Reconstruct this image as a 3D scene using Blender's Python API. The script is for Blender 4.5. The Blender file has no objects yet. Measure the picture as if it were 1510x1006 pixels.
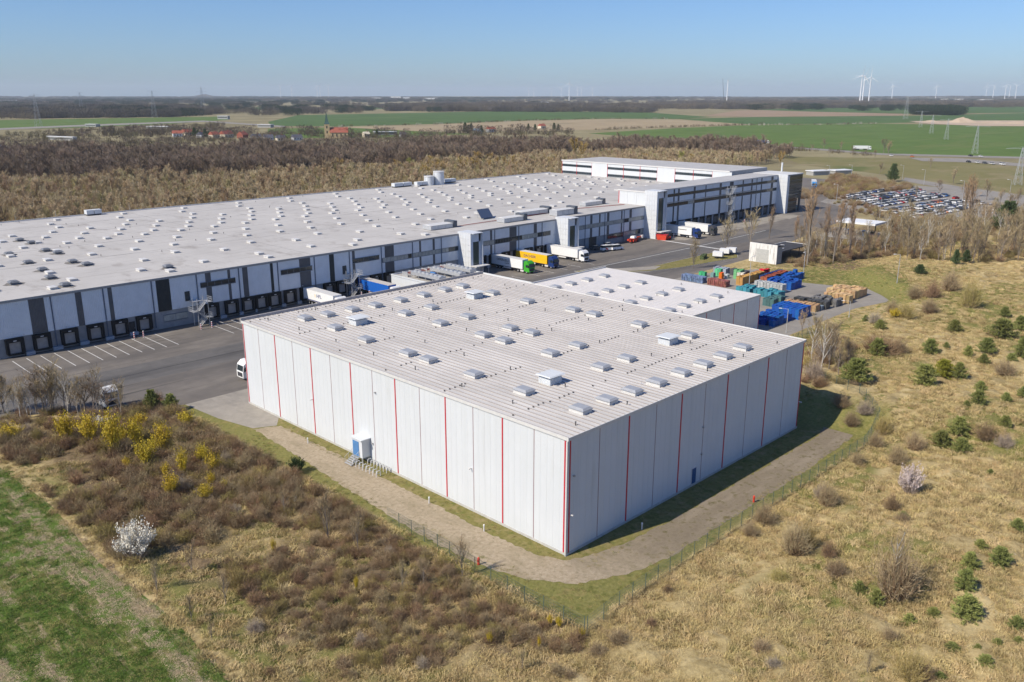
import bpy, bmesh, math, random
import numpy as np
from mathutils import Vector, Matrix
from mathutils.geometry import tessellate_polygon
R = math.radians
rnd = random.Random(7)
nrg = np.random.default_rng(11)
sc = bpy.context.scene

# ------------------------------------------------------------------ camera
CAM = np.array([-68.73, -59.08, 52.33]); YAW, PIT, FPX = 0.780422, -0.279542, 1267.27
cd = bpy.data.cameras.new('camera'); co = bpy.data.objects.new('camera', cd); sc.collection.objects.link(co)
cd.sensor_width = 36.0; cd.lens = 36.0 * FPX / 1510.0; cd.clip_start = 1.0; cd.clip_end = 60000.0
co.location = CAM; co.rotation_euler = (math.pi / 2 + PIT, 0, YAW - math.pi / 2)
sc.camera = co
# ------------------------------------------------------------------ sky, sun, exposure
SUN_EL = R(42.5); SUN_AZ = math.atan2(0.222, -0.975)          # direction from the scene towards the sun
w = bpy.data.worlds.new('World'); sc.world = w; w.use_nodes = True
nt = w.node_tree; bgn = nt.nodes['Background']
sky = nt.nodes.new('ShaderNodeTexSky'); sky.sky_type = 'NISHITA'; sky.sun_disc = False
sky.sun_elevation = SUN_EL; sky.sun_rotation = math.pi / 2 - SUN_AZ
sky.altitude = 100; sky.air_density = 1.0; sky.dust_density = 0.5; sky.ozone_density = 3.5
tint = nt.nodes.new('ShaderNodeMixRGB'); tint.blend_type = 'MULTIPLY'; tint.inputs[0].default_value = 1.0; tint.inputs[2].default_value = (0.73, 0.955, 1.34, 1)   # daylight white balance of the whole sky
nt.links.new(sky.outputs[0], tint.inputs[1]); nt.links.new(tint.outputs[0], bgn.inputs[0]); bgn.inputs[1].default_value = 0.085
sl = bpy.data.lights.new('sun', 'SUN'); so = bpy.data.objects.new('sun', sl); sc.collection.objects.link(so)
sl.energy = 5.0; sl.angle = R(0.5); sl.color = (1.0, 0.915, 0.775)
sd = Vector((math.cos(SUN_EL) * math.cos(SUN_AZ), math.cos(SUN_EL) * math.sin(SUN_AZ), math.sin(SUN_EL)))
so.rotation_euler = sd.to_track_quat('Z', 'Y').to_euler(); so.location = (-60, 60, 120)
sc.view_settings.view_transform = 'Standard'; sc.view_settings.look = 'None'
sc.view_settings.exposure = 0.17; sc.view_settings.gamma = 1.0; sc.view_settings.use_curve_mapping = False
sc.cycles.max_bounces = 5; sc.cycles.diffuse_bounces = 3; sc.cycles.glossy_bounces = 3
sc.cycles.transparent_max_bounces = 8; sc.cycles.use_denoising = True; sc.cycles.denoiser = 'OPENIMAGEDENOISE'; sc.cycles.denoising_input_passes = 'RGB_ALBEDO_NORMAL'; sc.cycles.denoising_prefilter = 'ACCURATE'
sc.cycles.use_adaptive_sampling = True; sc.cycles.adaptive_threshold = 0.02
sc.cycles.sample_clamp_indirect = 4.0
sc.cycles.volume_bounces = 0

# ------------------------------------------------------------------ small maths
def vnoise(x, y, s, seed=0):
    x = np.asarray(x, float) / s + seed * 17.3; y = np.asarray(y, float) / s - seed * 9.1
    xi = np.floor(x).astype(np.int64); yi = np.floor(y).astype(np.int64); fx = x - xi; fy = y - yi
    fx = fx * fx * (3 - 2 * fx); fy = fy * fy * (3 - 2 * fy)
    def h(a, b):
        v = np.sin(a * 127.1 + b * 311.7 + seed * 74.7) * 43758.5453
        return v - np.floor(v)
    return (h(xi, yi) * (1 - fx) + h(xi + 1, yi) * fx) * (1 - fy) + (h(xi, yi + 1) * (1 - fx) + h(xi + 1, yi + 1) * fx) * fy
def ss(a, b, v):
    t = np.clip((np.asarray(v, float) - a) / (b - a), 0, 1); return t * t * (3 - 2 * t)
def hgt(x, y):
    x = np.asarray(x, float); y = np.asarray(y, float)
    north = 24 + 28 * ss(152, 188, x)
    east = ss(60, 71, x) * ss(0, 1, (north - y) / 11.0) * ss(420, 330, x)
    south = ss(-12.0, -30, y) * ss(-36, -10, x)
    hill = np.maximum(3.0 * east, 1.4 * south)
    off_w = ss(-10, -14, x) * ss(-37, -33, x) * ss(88, 80, y)
    und = (vnoise(x, y, 17, 1) - .5) * 1.5 + (vnoise(x, y, 5, 2) - .5) * .5
    msk = np.maximum(np.maximum(east, south), off_w * .55)
    z = hill + und * msk
    d = np.hypot(x - 100, y - 100)
    return z + ss(2500, 9000, d) * (vnoise(x, y, 2600, 5) - .35) * 22
H1 = lambda x, y: float(hgt(x, y))
_fw = np.array([math.cos(PIT) * math.cos(YAW), math.cos(PIT) * math.sin(YAW), math.sin(PIT)])
_rt = np.array([math.sin(YAW), -math.cos(YAW), 0.0]); _up = np.cross(_rt, _fw)
def at(px, py, z=None):
    """ground point that a survey mark of the photograph stands on"""
    d = _fw + ((px - 755) / FPX) * _rt - ((py - 503) / FPX) * _up
    g = 0.0 if z is None else z
    for _ in range(12):
        p = CAM + d * ((g - CAM[2]) / d[2])
        if z is not None: break
        g = .5 * g + .5 * H1(p[0], p[1])
    return float(p[0]), float(p[1]), float(g)
def mpp(x, y): return float(np.hypot(np.hypot(x - CAM[0], y - CAM[1]), CAM[2])) / FPX   # metres in one survey pixel

# ------------------------------------------------------------------ materials
MATS = {}
def mat(name, col, rough=.7, var=.12, scale=3.0, metal=0.0, col2=None, spec=.3, inst=0.0, bump=0.0, detail=4.0, stretch=None, alpha=None):
    if name in MATS: return MATS[name]
    m = bpy.data.materials.new(name); m.use_nodes = True; t = m.node_tree; b = t.nodes['Principled BSDF']
    b.inputs['Roughness'].default_value = rough; b.inputs['Metallic'].default_value = metal
    b.inputs['Specular IOR Level'].default_value = spec
    c1 = tuple(max(0, c * (1 - var)) for c in col); c2 = tuple(min(1, c * (1 + var)) for c in col) if col2 is None else col2
    g = t.nodes.new('ShaderNodeNewGeometry'); n = t.nodes.new('ShaderNodeTexNoise')
    n.inputs['Scale'].default_value = scale; n.inputs['Detail'].default_value = detail; n.inputs['Roughness'].default_value = .62
    src = g.outputs['Position']
    if stretch:
        mp = t.nodes.new('ShaderNodeMapping'); mp.inputs['Scale'].default_value = stretch
        t.links.new(src, mp.inputs[0]); src = mp.outputs[0]
    t.links.new(src, n.inputs['Vector'])
    r = t.nodes.new('ShaderNodeValToRGB'); r.color_ramp.elements[0].position = .32; r.color_ramp.elements[1].position = .68
    r.color_ramp.elements[0].color = (*c1, 1); r.color_ramp.elements[1].color = (*c2, 1)
    t.links.new(n.outputs[0], r.inputs[0]); out = r.outputs[0]
    if inst:
        oi = t.nodes.new('ShaderNodeObjectInfo'); hs = t.nodes.new('ShaderNodeHueSaturation')
        mr = t.nodes.new('ShaderNodeMapRange'); mr.inputs[3].default_value = 1 - inst; mr.inputs[4].default_value = 1 + inst
        t.links.new(oi.outputs['Random'], mr.inputs[0]); t.links.new(mr.outputs[0], hs.inputs['Value'])
        m2 = t.nodes.new('ShaderNodeMapRange'); m2.inputs[3].default_value = .5 - inst * .05; m2.inputs[4].default_value = .5 + inst * .05
        ml = t.nodes.new('ShaderNodeMath'); ml.operation = 'FRACT'; mm = t.nodes.new('ShaderNodeMath'); mm.operation = 'MULTIPLY'; mm.inputs[1].default_value = 7.31
        t.links.new(oi.outputs['Random'], mm.inputs[0]); t.links.new(mm.outputs[0], ml.inputs[0]); t.links.new(ml.outputs[0], m2.inputs[0])
        t.links.new(m2.outputs[0], hs.inputs['Hue']); t.links.new(out, hs.inputs['Color']); out = hs.outputs[0]
    t.links.new(out, b.inputs['Base Color'])
    if bump:
        bp = t.nodes.new('ShaderNodeBump'); bp.inputs['Strength'].default_value = bump; bp.inputs['Distance'].default_value = .1
        t.links.new(n.outputs[0], bp.inputs['Height']); t.links.new(bp.outputs[0], b.inputs['Normal'])
    MATS[name] = m; return m
def ramp_layers(name, layers, rough=.9, bump=.3, bumpscale=6.0, second=None):
    """layers: first (colA,colB,scale), then (col, noise scale, threshold, softness, stretch)"""
    m = bpy.data.materials.new(name); m.use_nodes = True; t = m.node_tree; b = t.nodes['Principled BSDF']
    b.inputs['Roughness'].default_value = rough; b.inputs['Specular IOR Level'].default_value = .15
    g = t.nodes.new('ShaderNodeNewGeometry')
    def noise(s, stretch=None, det=5):
        n = t.nodes.new('ShaderNodeTexNoise'); n.inputs['Scale'].default_value = s; n.inputs['Detail'].default_value = det; n.inputs['Roughness'].default_value = .65
        src = g.outputs['Position']
        if stretch:
            mp = t.nodes.new('ShaderNodeMapping'); mp.inputs['Scale'].default_value = stretch; t.links.new(src, mp.inputs[0]); src = mp.outputs[0]
        t.links.new(src, n.inputs['Vector']); return n.outputs[0]
    def stack(layers):
        a, c, s = layers[0]
        mix = t.nodes.new('ShaderNodeMixRGB'); mix.inputs[1].default_value = (*a, 1); mix.inputs[2].default_value = (*c, 1)
        mr = t.nodes.new('ShaderNodeMapRange'); mr.inputs[1].default_value = .35; mr.inputs[2].default_value = .65
        t.links.new(noise(s), mr.inputs[0]); t.links.new(mr.outputs[0], mix.inputs[0]); out = mix.outputs[0]
        for col, s, th, soft, st in layers[1:]:
            mr = t.nodes.new('ShaderNodeMapRange'); mr.inputs[1].default_value = th - soft; mr.inputs[2].default_value = th + soft
            t.links.new(noise(s, st, 8), mr.inputs[0])
            mx = t.nodes.new('ShaderNodeMixRGB'); mx.inputs[2].default_value = (*col, 1)
            t.links.new(out, mx.inputs[1]); t.links.new(mr.outputs[0], mx.inputs[0]); out = mx.outputs[0]
        return out
    out = stack(layers)
    if second:
        lay2, xa, xb = second; sx_ = t.nodes.new('ShaderNodeSeparateXYZ'); t.links.new(g.outputs['Position'], sx_.inputs[0])
        ad = t.nodes.new('ShaderNodeMath'); ad.operation = 'MULTIPLY_ADD'; ad.inputs[1].default_value = 22.0; t.links.new(noise(.18), ad.inputs[0]); t.links.new(sx_.outputs[0], ad.inputs[2])
        mr = t.nodes.new('ShaderNodeMapRange'); mr.inputs[1].default_value = xa + 11; mr.inputs[2].default_value = xb + 11; t.links.new(ad.outputs[0], mr.inputs[0])
        mx = t.nodes.new('ShaderNodeMixRGB'); t.links.new(mr.outputs[0], mx.inputs[0]); t.links.new(out, mx.inputs[1]); t.links.new(stack(lay2), mx.inputs[2]); out = mx.outputs[0]
    t.links.new(out, b.inputs['Base Color'])
    if bump:
        bp = t.nodes.new('ShaderNodeBump'); bp.inputs['Strength'].default_value = bump; bp.inputs['Distance'].default_value = .15
        t.links.new(noise(bumpscale), bp.inputs['Height']); t.links.new(bp.outputs[0], b.inputs['Normal'])
    MATS[name] = m; return m
WHITE = ramp_layers('white_cladding', [((.575, .595, .61), (.60, .62, .635), .25), ((.555, .575, .585), .9, .60, .12, (1, 1, .03)), ((.515, .525, .52), .35, .70, .08, (1, 1, .1))], .5, .02, 2)
PINKROOF = mat('grey_roof_sheet', (.575, .55, .515), .6, .13, .22, spec=.35, inst=.05, stretch=(1, .35, 1))
SEAM = mat('roof_seam', (.30, .27, .255), .55, .08, .5)  # seam ribs of the tall hall, groove shadow put into their darker colour
RED = mat('red_trim', (.50, .035, .05), .5, .08, 2)
THIN = mat('thin_joint', (.20, .07, .08), .6, .1, 2)
LTRIM = mat('light_grey_trim', (.60, .59, .57), .5, .06, 2)
GREYM = mat('grey_metal', (.42, .42, .42), .4, .1, 3, metal=.3)
GALV = mat('galvanised_steel', (.52, .53, .54), .42, .12, 5, metal=.45)
DARKM = mat('dark_metal', (.05, .05, .055), .5, .2, 4)
DOME = mat('skylight_dome', (.33, .34, .36), .4, .06, 2, spec=.5)
CURB = mat('skylight_curb', (.54, .53, .51), .6, .08, 3)
SILVER = mat('silver_cladding', (.70, .73, .76), .4, .05, .5, spec=.4)
CHAR = mat('charcoal_cladding', (.125, .125, .13), .5, .10, .6, spec=.3)
DKCHAR = mat('dark_panel', (.035, .042, .045), .4, .15, .8)
CONC = mat('concrete_wall', (.30, .31, .32), .8, .12, .7)
PLINTH = mat('plinth_concrete', (.46, .45, .42), .85, .12, 1.2)
BLACK = mat('black_rubber', (.012, .012, .013), .7, .3, 3)
GLASS = mat('window_glass', (.02, .03, .035), .08, .15, .3, spec=.6)
BLIND = mat('pale_blind_glass', (.34, .36, .34), .2, .2, .9, spec=.5)
LEAF = mat('dock_door_leaf', (.36, .35, .34), .5, .15, 1.2)
MEMB = ramp_layers('roof_membrane', [((.435, .415, .39), (.50, .478, .45), .05), ((.375, .355, .33), .9, .60, .05, (.10, 1, 1)), ((.345, .32, .295), .22, .62, .06, (1, .5, 1)), ((.28, .26, .24), .5, .70, .04, None)], .75, .05, 3)
TYRE = mat('tyre', (.02, .02, .02), .8, .2, 5); RIM = mat('rim', (.4, .4, .4), .4, .1, 5, metal=.4)

# ------------------------------------------------------------------ mesh collecting
class MB:
    def __init__(s): s.v = []; s.f = []; s.m = []; s.k = 0
    def quad(s, *p):
        n = len(s.v); s.v += [tuple(q) for q in p]; s.f.append(tuple(range(n, n + len(p)))); s.m.append(s.k); return s
    def box(s, x0, y0, z0, x1, y1, z1):
        n = len(s.v)
        s.v += [(x0, y0, z0), (x1, y0, z0), (x1, y1, z0), (x0, y1, z0), (x0, y0, z1), (x1, y0, z1), (x1, y1, z1), (x0, y1, z1)]
        for f in ((0, 3, 2, 1), (4, 5, 6, 7), (0, 1, 5, 4), (1, 2, 6, 5), (2, 3, 7, 6), (3, 0, 4, 7)): s.f.append(tuple(n + i for i in f)); s.m.append(s.k)
        return s
    def frust(s, a, b, z0, z1):
        """a,b = (x0,y0,x1,y1) rectangles at z0,z1"""
        n = len(s.v)
        for (x0, y0, x1, y1), z in ((a, z0), (b, z1)): s.v += [(x0, y0, z), (x1, y0, z), (x1, y1, z), (x0, y1, z)]
        for f in ((0, 3, 2, 1), (4, 5, 6, 7), (0, 1, 5, 4), (1, 2, 6, 5), (2, 3, 7, 6), (3, 0, 4, 7)): s.f.append(tuple(n + i for i in f)); s.m.append(s.k)
        return s
    def tube(s, p, q, r0, r1=None, n=6, cap=True):
        r1 = r0 if r1 is None else r1; p = Vector(p); q = Vector(q); d = (q - p)
        if d.length < 1e-6: return s
        d.normalize(); a = d.orthogonal().normalized(); b = d.cross(a); i0 = len(s.v)
        for c, r in ((p, r0), (q, r1)):
            for k in range(n):
                t = 2 * math.pi * k / n; s.v.append(tuple(c + a * (r * math.cos(t)) + b * (r * math.sin(t))))
        for k in range(n):
            s.f.append((i0 + k, i0 + (k + 1) % n, i0 + n + (k + 1) % n, i0 + n + k)); s.m.append(s.k)
        if cap:
            s.f.append(tuple(i0 + n - 1 - k for k in range(n))); s.m.append(s.k); s.f.append(tuple(i0 + n + k for k in range(n))); s.m.append(s.k)
        return s
    def bar(s, p, q, t):
        return s.tube(p, q, t * .7, t * .7, 4)
    def tri(s, a, b, c):
        n = len(s.v); s.v += [tuple(a), tuple(b), tuple(c)]; s.f.append((n, n + 1, n + 2)); s.m.append(s.k); return s
    def prism(s, poly, x0, x1):
        """poly: (y,z) outline extruded along x"""
        n = len(s.v); k = len(poly)
        s.v += [(x0, y, z) for y, z in poly] + [(x1, y, z) for y, z in poly]
        s.f.append(tuple(range(n, n + k))); s.m.append(s.k); s.f.append(tuple(range(n + 2 * k - 1, n + k - 1, -1))); s.m.append(s.k)
        for i in range(k):
            j = (i + 1) % k; s.f.append((n + j, n + i, n + k + i, n + k + j)); s.m.append(s.k)
        return s
    def mesh(s, name, *mats):
        me = bpy.data.meshes.new(name); me.from_pydata(s.v, [], s.f)
        for m in mats: me.materials.append(m)
        if len(mats) > 1: me.polygons.foreach_set('material_index', s.m)
        me.update(); return me
COL = sc.collection.objects
def link(name, data, parent=None, loc=(0, 0, 0), rz=0.0, scale=None):
    o = bpy.data.objects.new(name, data); COL.link(o); o.location = loc
    if rz: o.rotation_euler = (0, 0, rz)
    if scale is not None: o.scale = (scale,) * 3 if not hasattr(scale, '__len__') else scale
    if parent: o.parent = parent
    return o
def tag(o, label=None, cat=None, group=None, kind=None):
    if label: o['label'] = label
    if cat: o['category'] = cat
    if group: o['group'] = group
    if kind: o['kind'] = kind
    return o
def thing(name, label, cat, loc=(0, 0, 0), rz=0.0, group=None, scale=None):
    return tag(link(name, None, None, loc, rz, scale), label, cat, group)
def part(name, mb, m, parent, loc=(0, 0, 0), rz=0.0):
    ms = m if isinstance(m, (list, tuple)) else [m]
    return link(name, mb.mesh(name, *ms), parent, loc, rz)
def kids(o): return CH.get(o.name) if False else [c for c in o.children]
def copy_tree(root, loc, rz=0.0, scale=None, label=None, group=None, tilt=None):
    def cp(o, par):
        c = o.copy(); COL.link(c)
        if par: c.parent = par
        for ch in PROTO[root.name].get(o.name, []): cp(ch, c)
        return c
    c = cp(root, None); c.location = loc; c.rotation_euler = (tilt[0], tilt[1], rz) if tilt else (0, 0, rz)
    if scale is not None: c.scale = (scale,) * 3 if not hasattr(scale, '__len__') else scale
    if label: c['label'] = label
    if group: c['group'] = group
    return c
PROTO = {}
def proto(root):
    d = {}
    def walk(o):
        d[o.name] = list(o.children)
        for c in o.children: walk(c)
    walk(root); PROTO[root.name] = d; return root
class Kind:
    """first place() uses the built thing itself, later ones copy it"""
    def __init__(s, root): s.r = proto(root); s.n = 0
    def place(s, loc, rz=0.0, scale=None, label=None, group=None, tilt=None):
        s.n += 1
        if s.n == 1:
            o = s.r; o.location = loc; o.rotation_euler = (tilt[0], tilt[1], rz) if tilt else (0, 0, rz)
            if scale is not None: o.scale = (scale,) * 3 if not hasattr(scale, '__len__') else scale
            if label: o['label'] = label
            if group: o['group'] = group
            return o
        return copy_tree(s.r, loc, rz, scale, label, group, tilt)
def ribbed(W, Ht, pitch, depth, ratio=.5):
    """cladding sheet: local x 0..W, z 0..Ht, facing -y, trapezoid profile"""
    mb = MB(); n = max(1, round(W / pitch)); p = W / n; prof = []
    a = p * ratio; e = min(p * .08, .03)
    for i in range(n):
        x = i * p
        prof += [(x, 0), (x + a - e, 0), (x + a, depth), (x + p - e, depth)]
    prof.append((W, 0))
    for (xa, ya), (xb, yb) in zip(prof[:-1], prof[1:]):
        mb.quad((xa, ya, 0), (xb, yb, 0), (xb, yb, Ht), (xa, ya, Ht))
    mb.quad((0, 0, Ht), (W, 0, Ht), (W, .12, Ht), (0, .12, Ht)); mb.quad((0, .12, 0), (W, .12, 0), (W, 0, 0), (0, 0, 0))
    mb.quad((0, .12, 0), (0, 0, 0), (0, 0, Ht), (0, .12, Ht)); mb.quad((W, 0, 0), (W, .12, 0), (W, .12, Ht), (W, 0, Ht))
    return mb
_rc = {}
def clad(parent, m, x, z, W, Ht, y, pitch=.36, depth=.05, name='wall_panel', west=False, ratio=.5):
    """south-facing sheet at plane y, or (west=True) west-facing sheet at plane x=y with x = its larger world y"""
    k = (round(W, 2), round(Ht, 2), pitch, depth, m.name)
    if k not in _rc: _rc[k] = ribbed(W, Ht, pitch, depth, ratio).mesh(name, m)
    return link(name, _rc[k], parent, (y, x, z) if west else (x, y, z), -math.pi / 2 if west else 0)
def poly_sheet(name, pts, z, m, kind='structure', drape=False, jitter=0.0, step=None, parent=None):
    P = [Vector((p[0], p[1], 0)) for p in pts]
    if step:
        Q = []
        for a, b in zip(P, P[1:] + P[:1]):
            n = max(1, int((b - a).length / step))
            for i in range(n):
                q = a.lerp(b, i / n); q.x += nrg.uniform(-jitter, jitter); q.y += nrg.uniform(-jitter, jitter); Q.append(q)
        P = Q
    tris = tessellate_polygon([P]); me = bpy.data.meshes.new(name)
    vs = [(p.x, p.y, z + (H1(p.x, p.y) if drape else 0)) for p in P]
    fs = []
    for t in tris:
        a, b, c = (P[i] for i in t)
        fs.append(tuple(t) if (b - a).cross(c - a).z > 0 else tuple(reversed(t)))
    me.from_pydata(vs, [], fs); me.materials.append(m); me.update()
    o = link(name, me, parent)
    if not parent: o['kind'] = kind
    return o

# ================================================================== THE SETTING
def axis(a, b, fine, far, grow=1.22):
    v = list(np.arange(a, b + 1e-6, fine)); s = fine; l, h = v[0], v[-1]; lo, hi = [], []
    while h < far: s *= grow; h += s; hi.append(h)
    s = fine
    while l > -far: s *= grow; l -= s; lo.append(l)
    return np.array(lo[::-1] + v + hi)
gx = axis(-60, 240, .65, 17000); gy = axis(-62, 90, .65, 17000)
GX, GY = np.meshgrid(gx, gy); GZ = hgt(GX, GY)
rough_msk = np.maximum(ss(-12, -16, GY), np.maximum(ss(-10, -13, GX) * ss(-38, -35, GX), ss(62, 70, GX) * ss(26, 18, GY))) * ss(260, 230, GX) * ss(90, 84, GY)
GZ = GZ + rough_msk * ((vnoise(GX, GY, 1.7, 8) - .5) * .68 + (vnoise(GX * .6, GY * 1.5, 3.1, 9) - .5) * .45)
nx, ny = len(gx), len(gy)
me = bpy.data.meshes.new('ground')
idx = np.arange(nx * ny).reshape(ny, nx)
fa = np.stack([idx[:-1, :-1], idx[:-1, 1:], idx[1:, 1:], idx[1:, :-1]], -1).reshape(-1, 4)
me.from_pydata(np.stack([GX, GY, GZ], -1).reshape(-1, 3).tolist(), [], fa.tolist())
green = np.clip(.72 * ss(-11.6, -9.5, GY) * ss(-11, -9, GX) * ss(74, 66, GX) + .85 * ss(9, 16, GY) * ss(100, 108, GX) * ss(30, 22, GY) * ss(140, 118, GX) + ss(148, 160, GX) * ss(14, 24, GY) * ss(70, 55, GY) * .9 * ss(210, 180, GX), 0, 1)
green = np.clip(green + .95 * ss(-38, -36, GX) * ss(-22, -33, GX) * ss(76, 56, GY) + ss(.48, .64, vnoise(GX, GY, 14, 21)) * .75 * (GX > -36) * (GY < 20) + .6 * (ss(-14, -32, GY) * ss(20, -15, GX)) * vnoise(GX, GY, 7, 31), 0, 1)
brown = np.clip(ss(-9.5, -12, GX) * ss(-37, -31, GX) * ss(90, 84, GY) * ss(-30, -6, GY) * (.35 + 1.1 * (vnoise(GX, GY, 9, 12) - .3)), 0, 1)
brown = np.maximum(brown, .8 * ss(186, 192, GX) * ss(40, 52, GY) * ss(330, 300, GX) * ss(90, 84, GY))
farw = ss(120, 260, GY) + ss(260, 360, GX); farw = np.clip(farw, 0, 1)
at_ = me.color_attributes.new('cover', 'FLOAT_COLOR', 'POINT')
at_.data.foreach_set('color', np.stack([green, brown, farw, np.ones_like(green)], -1).reshape(-1).astype(np.float32))
m = bpy.data.materials.new('ground_cover'); m.use_nodes = True; t = m.node_tree; b = t.nodes['Principled BSDF']
b.inputs['Roughness'].default_value = .95; b.inputs['Specular IOR Level'].default_value = .1
g = t.nodes.new('ShaderNodeNewGeometry')
def _n(s, d=6, st=None):
    n = t.nodes.new('ShaderNodeTexNoise'); n.inputs['Scale'].default_value = s; n.inputs['Detail'].default_value = d; n.inputs['Roughness'].default_value = .65
    src = g.outputs['Position']
    if st:
        mp = t.nodes.new('ShaderNodeMapping'); mp.inputs['Scale'].default_value = st; t.links.new(src, mp.inputs[0]); src = mp.outputs[0]
    t.links.new(src, n.inputs['Vector']); return n.outputs[0]
def _mr(x, a, b_):
    r = t.nodes.new('ShaderNodeMapRange'); r.inputs[1].default_value = a; r.inputs[2].default_value = b_; t.links.new(x, r.inputs[0]); return r.outputs[0]
def _mix(f, a, c):
    x = t.nodes.new('ShaderNodeMixRGB')
    for i, v in ((0, f), (1, a), (2, c)):
        if isinstance(v, tuple): x.inputs[i].default_value = (*v, 1)
        else: t.links.new(v, x.inputs[i])
    return x.outputs[0]
at2 = t.nodes.new('ShaderNodeAttribute'); at2.attribute_name = 'cover'; sp = t.nodes.new('ShaderNodeSeparateColor'); t.links.new(at2.outputs['Color'], sp.inputs[0])
def _mul(a, c):
    x = t.nodes.new('ShaderNodeMath'); x.operation = 'MULTIPLY'; t.links.new(a, x.inputs[0]); t.links.new(c, x.inputs[1]); return x.outputs[0]
straw = _mix(_mr(_n(1.3), .35, .65), (.265, .20, .09), (.46, .36, .18))
straw = _mix(_mr(_n(.16, 6), .50, .66), straw, (.50, .40, .215))
straw = _mix(_mr(_n(.09, 6), .56, .64), straw, (.24, .19, .095))
straw = _mix(_mr(_n(.55, 7), .66, .72), straw, (.60, .48, .33))
gr = _mix(_mr(_n(2.2), .3, .7), (.125, .13, .036), (.235, .215, .075))
gr = _mix(_mr(_n(.5, 7), .55, .7), gr, (.27, .215, .09))
brn = _mix(_mr(_n(1.1), .3, .7), (.12, .085, .05), (.24, .175, .10))
fr = _mix(_mr(_n(.012, 6), .4, .6), (.20, .17, .095), (.28, .245, .14))
addg = t.nodes.new('ShaderNodeMath'); addg.operation = 'ADD'; addg.inputs[1].default_value = 0
c0 = _mix(_mr(sp.outputs[0], .15, .75), straw, gr)
c0 = _mix(_mr(sp.outputs[1], .1, .7), c0, brn); c0 = _mix(sp.outputs[2], c0, fr)
t.links.new(c0, b.inputs['Base Color'])
bp = t.nodes.new('ShaderNodeBump'); bp.inputs['Strength'].default_value = .6; bp.inputs['Distance'].default_value = .35
t.links.new(_n(1.6, 7), bp.inputs['Height']); t.links.new(bp.outputs[0], b.inputs['Normal'])
me.materials.append(m); me.update(); go = link('ground', me); go['kind'] = 'structure'
for p_ in me.polygons: pass
me.polygons.foreach_set('use_smooth', np.ones(len(me.polygons), bool))

ASPH = ramp_layers('asphalt', [((.15, .135, .12), (.185, .165, .145), .35), ((.115, .105, .097), .05, .56, .08, (.35, 1.6, 1)), ((.23, .205, .175), .12, .62, .09, (.4, 1, 1)), ((.075, .07, .066), .5, .63, .04, (.05, 1.6, 1)), ((.05, .047, .044), .28, .72, .04, None)], .85, .15, 12)
LANE = ramp_layers('dark_asphalt', [((.118, .112, .107), (.142, .134, .126), .5), ((.09, .086, .083), .1, .58, .08, (.3, 1.5, 1)), ((.17, .157, .143), .09, .62, .08, (.3, 1.2, 1))], .8, .1, 12)
CONCR = ramp_layers('concrete_paving', [((.27, .245, .21), (.33, .30, .255), .5), ((.22, .20, .175), .12, .6, .06, (1, .4, 1)), ((.16, .145, .125), .5, .72, .05, None)], .85, .1, 8)
YARD = ramp_layers('yard_paving', [((.245, .225, .20), (.30, .275, .24), .4), ((.20, .185, .165), .1, .6, .08, None)], .85, .1, 8)
GRAV = ramp_layers('gravel', [((.33, .265, .18), (.42, .345, .25), 2.2), ((.28, .23, .15), .35, .58, .10, (1, .45, 1)), ((.245, .20, .125), 1.7, .59, .09, None), ((.52, .455, .36), 5, .66, .05, None)], .95, .5, 14, second=([((.19, .155, .11), (.255, .21, .15), .9), ((.30, .25, .185), .2, .58, .1, (.3, 1.3, 1)), ((.13, .11, .055), .9, .59, .07, None)], -2, 12))

CROP = ramp_layers('crop_field_cover', [((.07, .115, .018), (.115, .165, .034), 1.7), ((.16, .145, .05), .35, .58, .09, (1.5, .42, 1)), ((.36, .285, .175), .9, .60, .06, (1.3, .2, 1)), ((.38, .30, .19), .16, .62, .06, (2.8, .10, 1))], .95, .5, 7)
VERGE = ramp_layers('verge_grass', [((.15, .14, .042), (.225, .195, .072), 1.4), ((.27, .215, .105), .5, .58, .08, None), ((.105, .125, .028), .8, .62, .05, None)], .95, .4, 7)
PAINT = mat('road_paint', (.66, .65, .62), .7, .15, 2.5)
# flat paved and grown sheets, each a little above the one below
asph_pts = [(-85, 93), (-30, 96), (-19, 88.3), (-8.3, 81.4), (-1, 73), (57.5, 73), (57.5, 79), (107, 79), (140, 81.5), (190, 83), (232, 90), (262, 96), (300, 100), (322, 106), (346, 121), (372, 143), (405, 160), (470, 185), (470, 215), (400, 190), (345, 172), (330, 160), (326, 135), (-22, 135), (-85, 135)]
poly_sheet('asphalt_yard', asph_pts, .012, ASPH)
poly_sheet('asphalt_lane', [(-85, 99.5), (-13, 99.6), (12.5, 99.5), (108, 100), (250, 101), (252, 111), (107, 110.5), (-10, 110.8), (-85, 111)], .017, LANE)
tr = MB(); tr.box(-60, 104.7, .0, 110, 104.95, .021); o = part('drain_channel', tr, mat('drain_dark', (.04, .04, .042), .8), None); o['kind'] = 'structure'
poly_sheet('concrete_apron', [(-8.3, 81.5), (4, 81.5), (4, 74.3), (-.02, 74.3), (-.02, 64.2), (-2.2, 61.2), (-5.6, 62.9), (-7.4, 71)], .022, CONCR)
poly_sheet('storage_yard_paving', [(107.6, 80), (107.6, 28), (128, 28.3), (143.5, 28.4), (150, 26.8), (156.2, 25.4), (162.2, 26.6), (166, 29.4), (168.6, 34.5), (166, 43), (163.5, 52.5), (166, 62), (172, 72), (150, 82), (130, 81)], .026, YARD, step=2.0, jitter=.12)
W_in = [(-1.7, 60.5), (-1.9, 50), (-2.0, 40), (-2.1, 28), (-2.6, 12), (-2.4, 3), (-.9, -.6)]
S_in = [(2, -2.0), (8, -3.2), (14, -3.6), (30, -4.0), (56, -4.0), (66, -1.5), (66, 6)]
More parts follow.
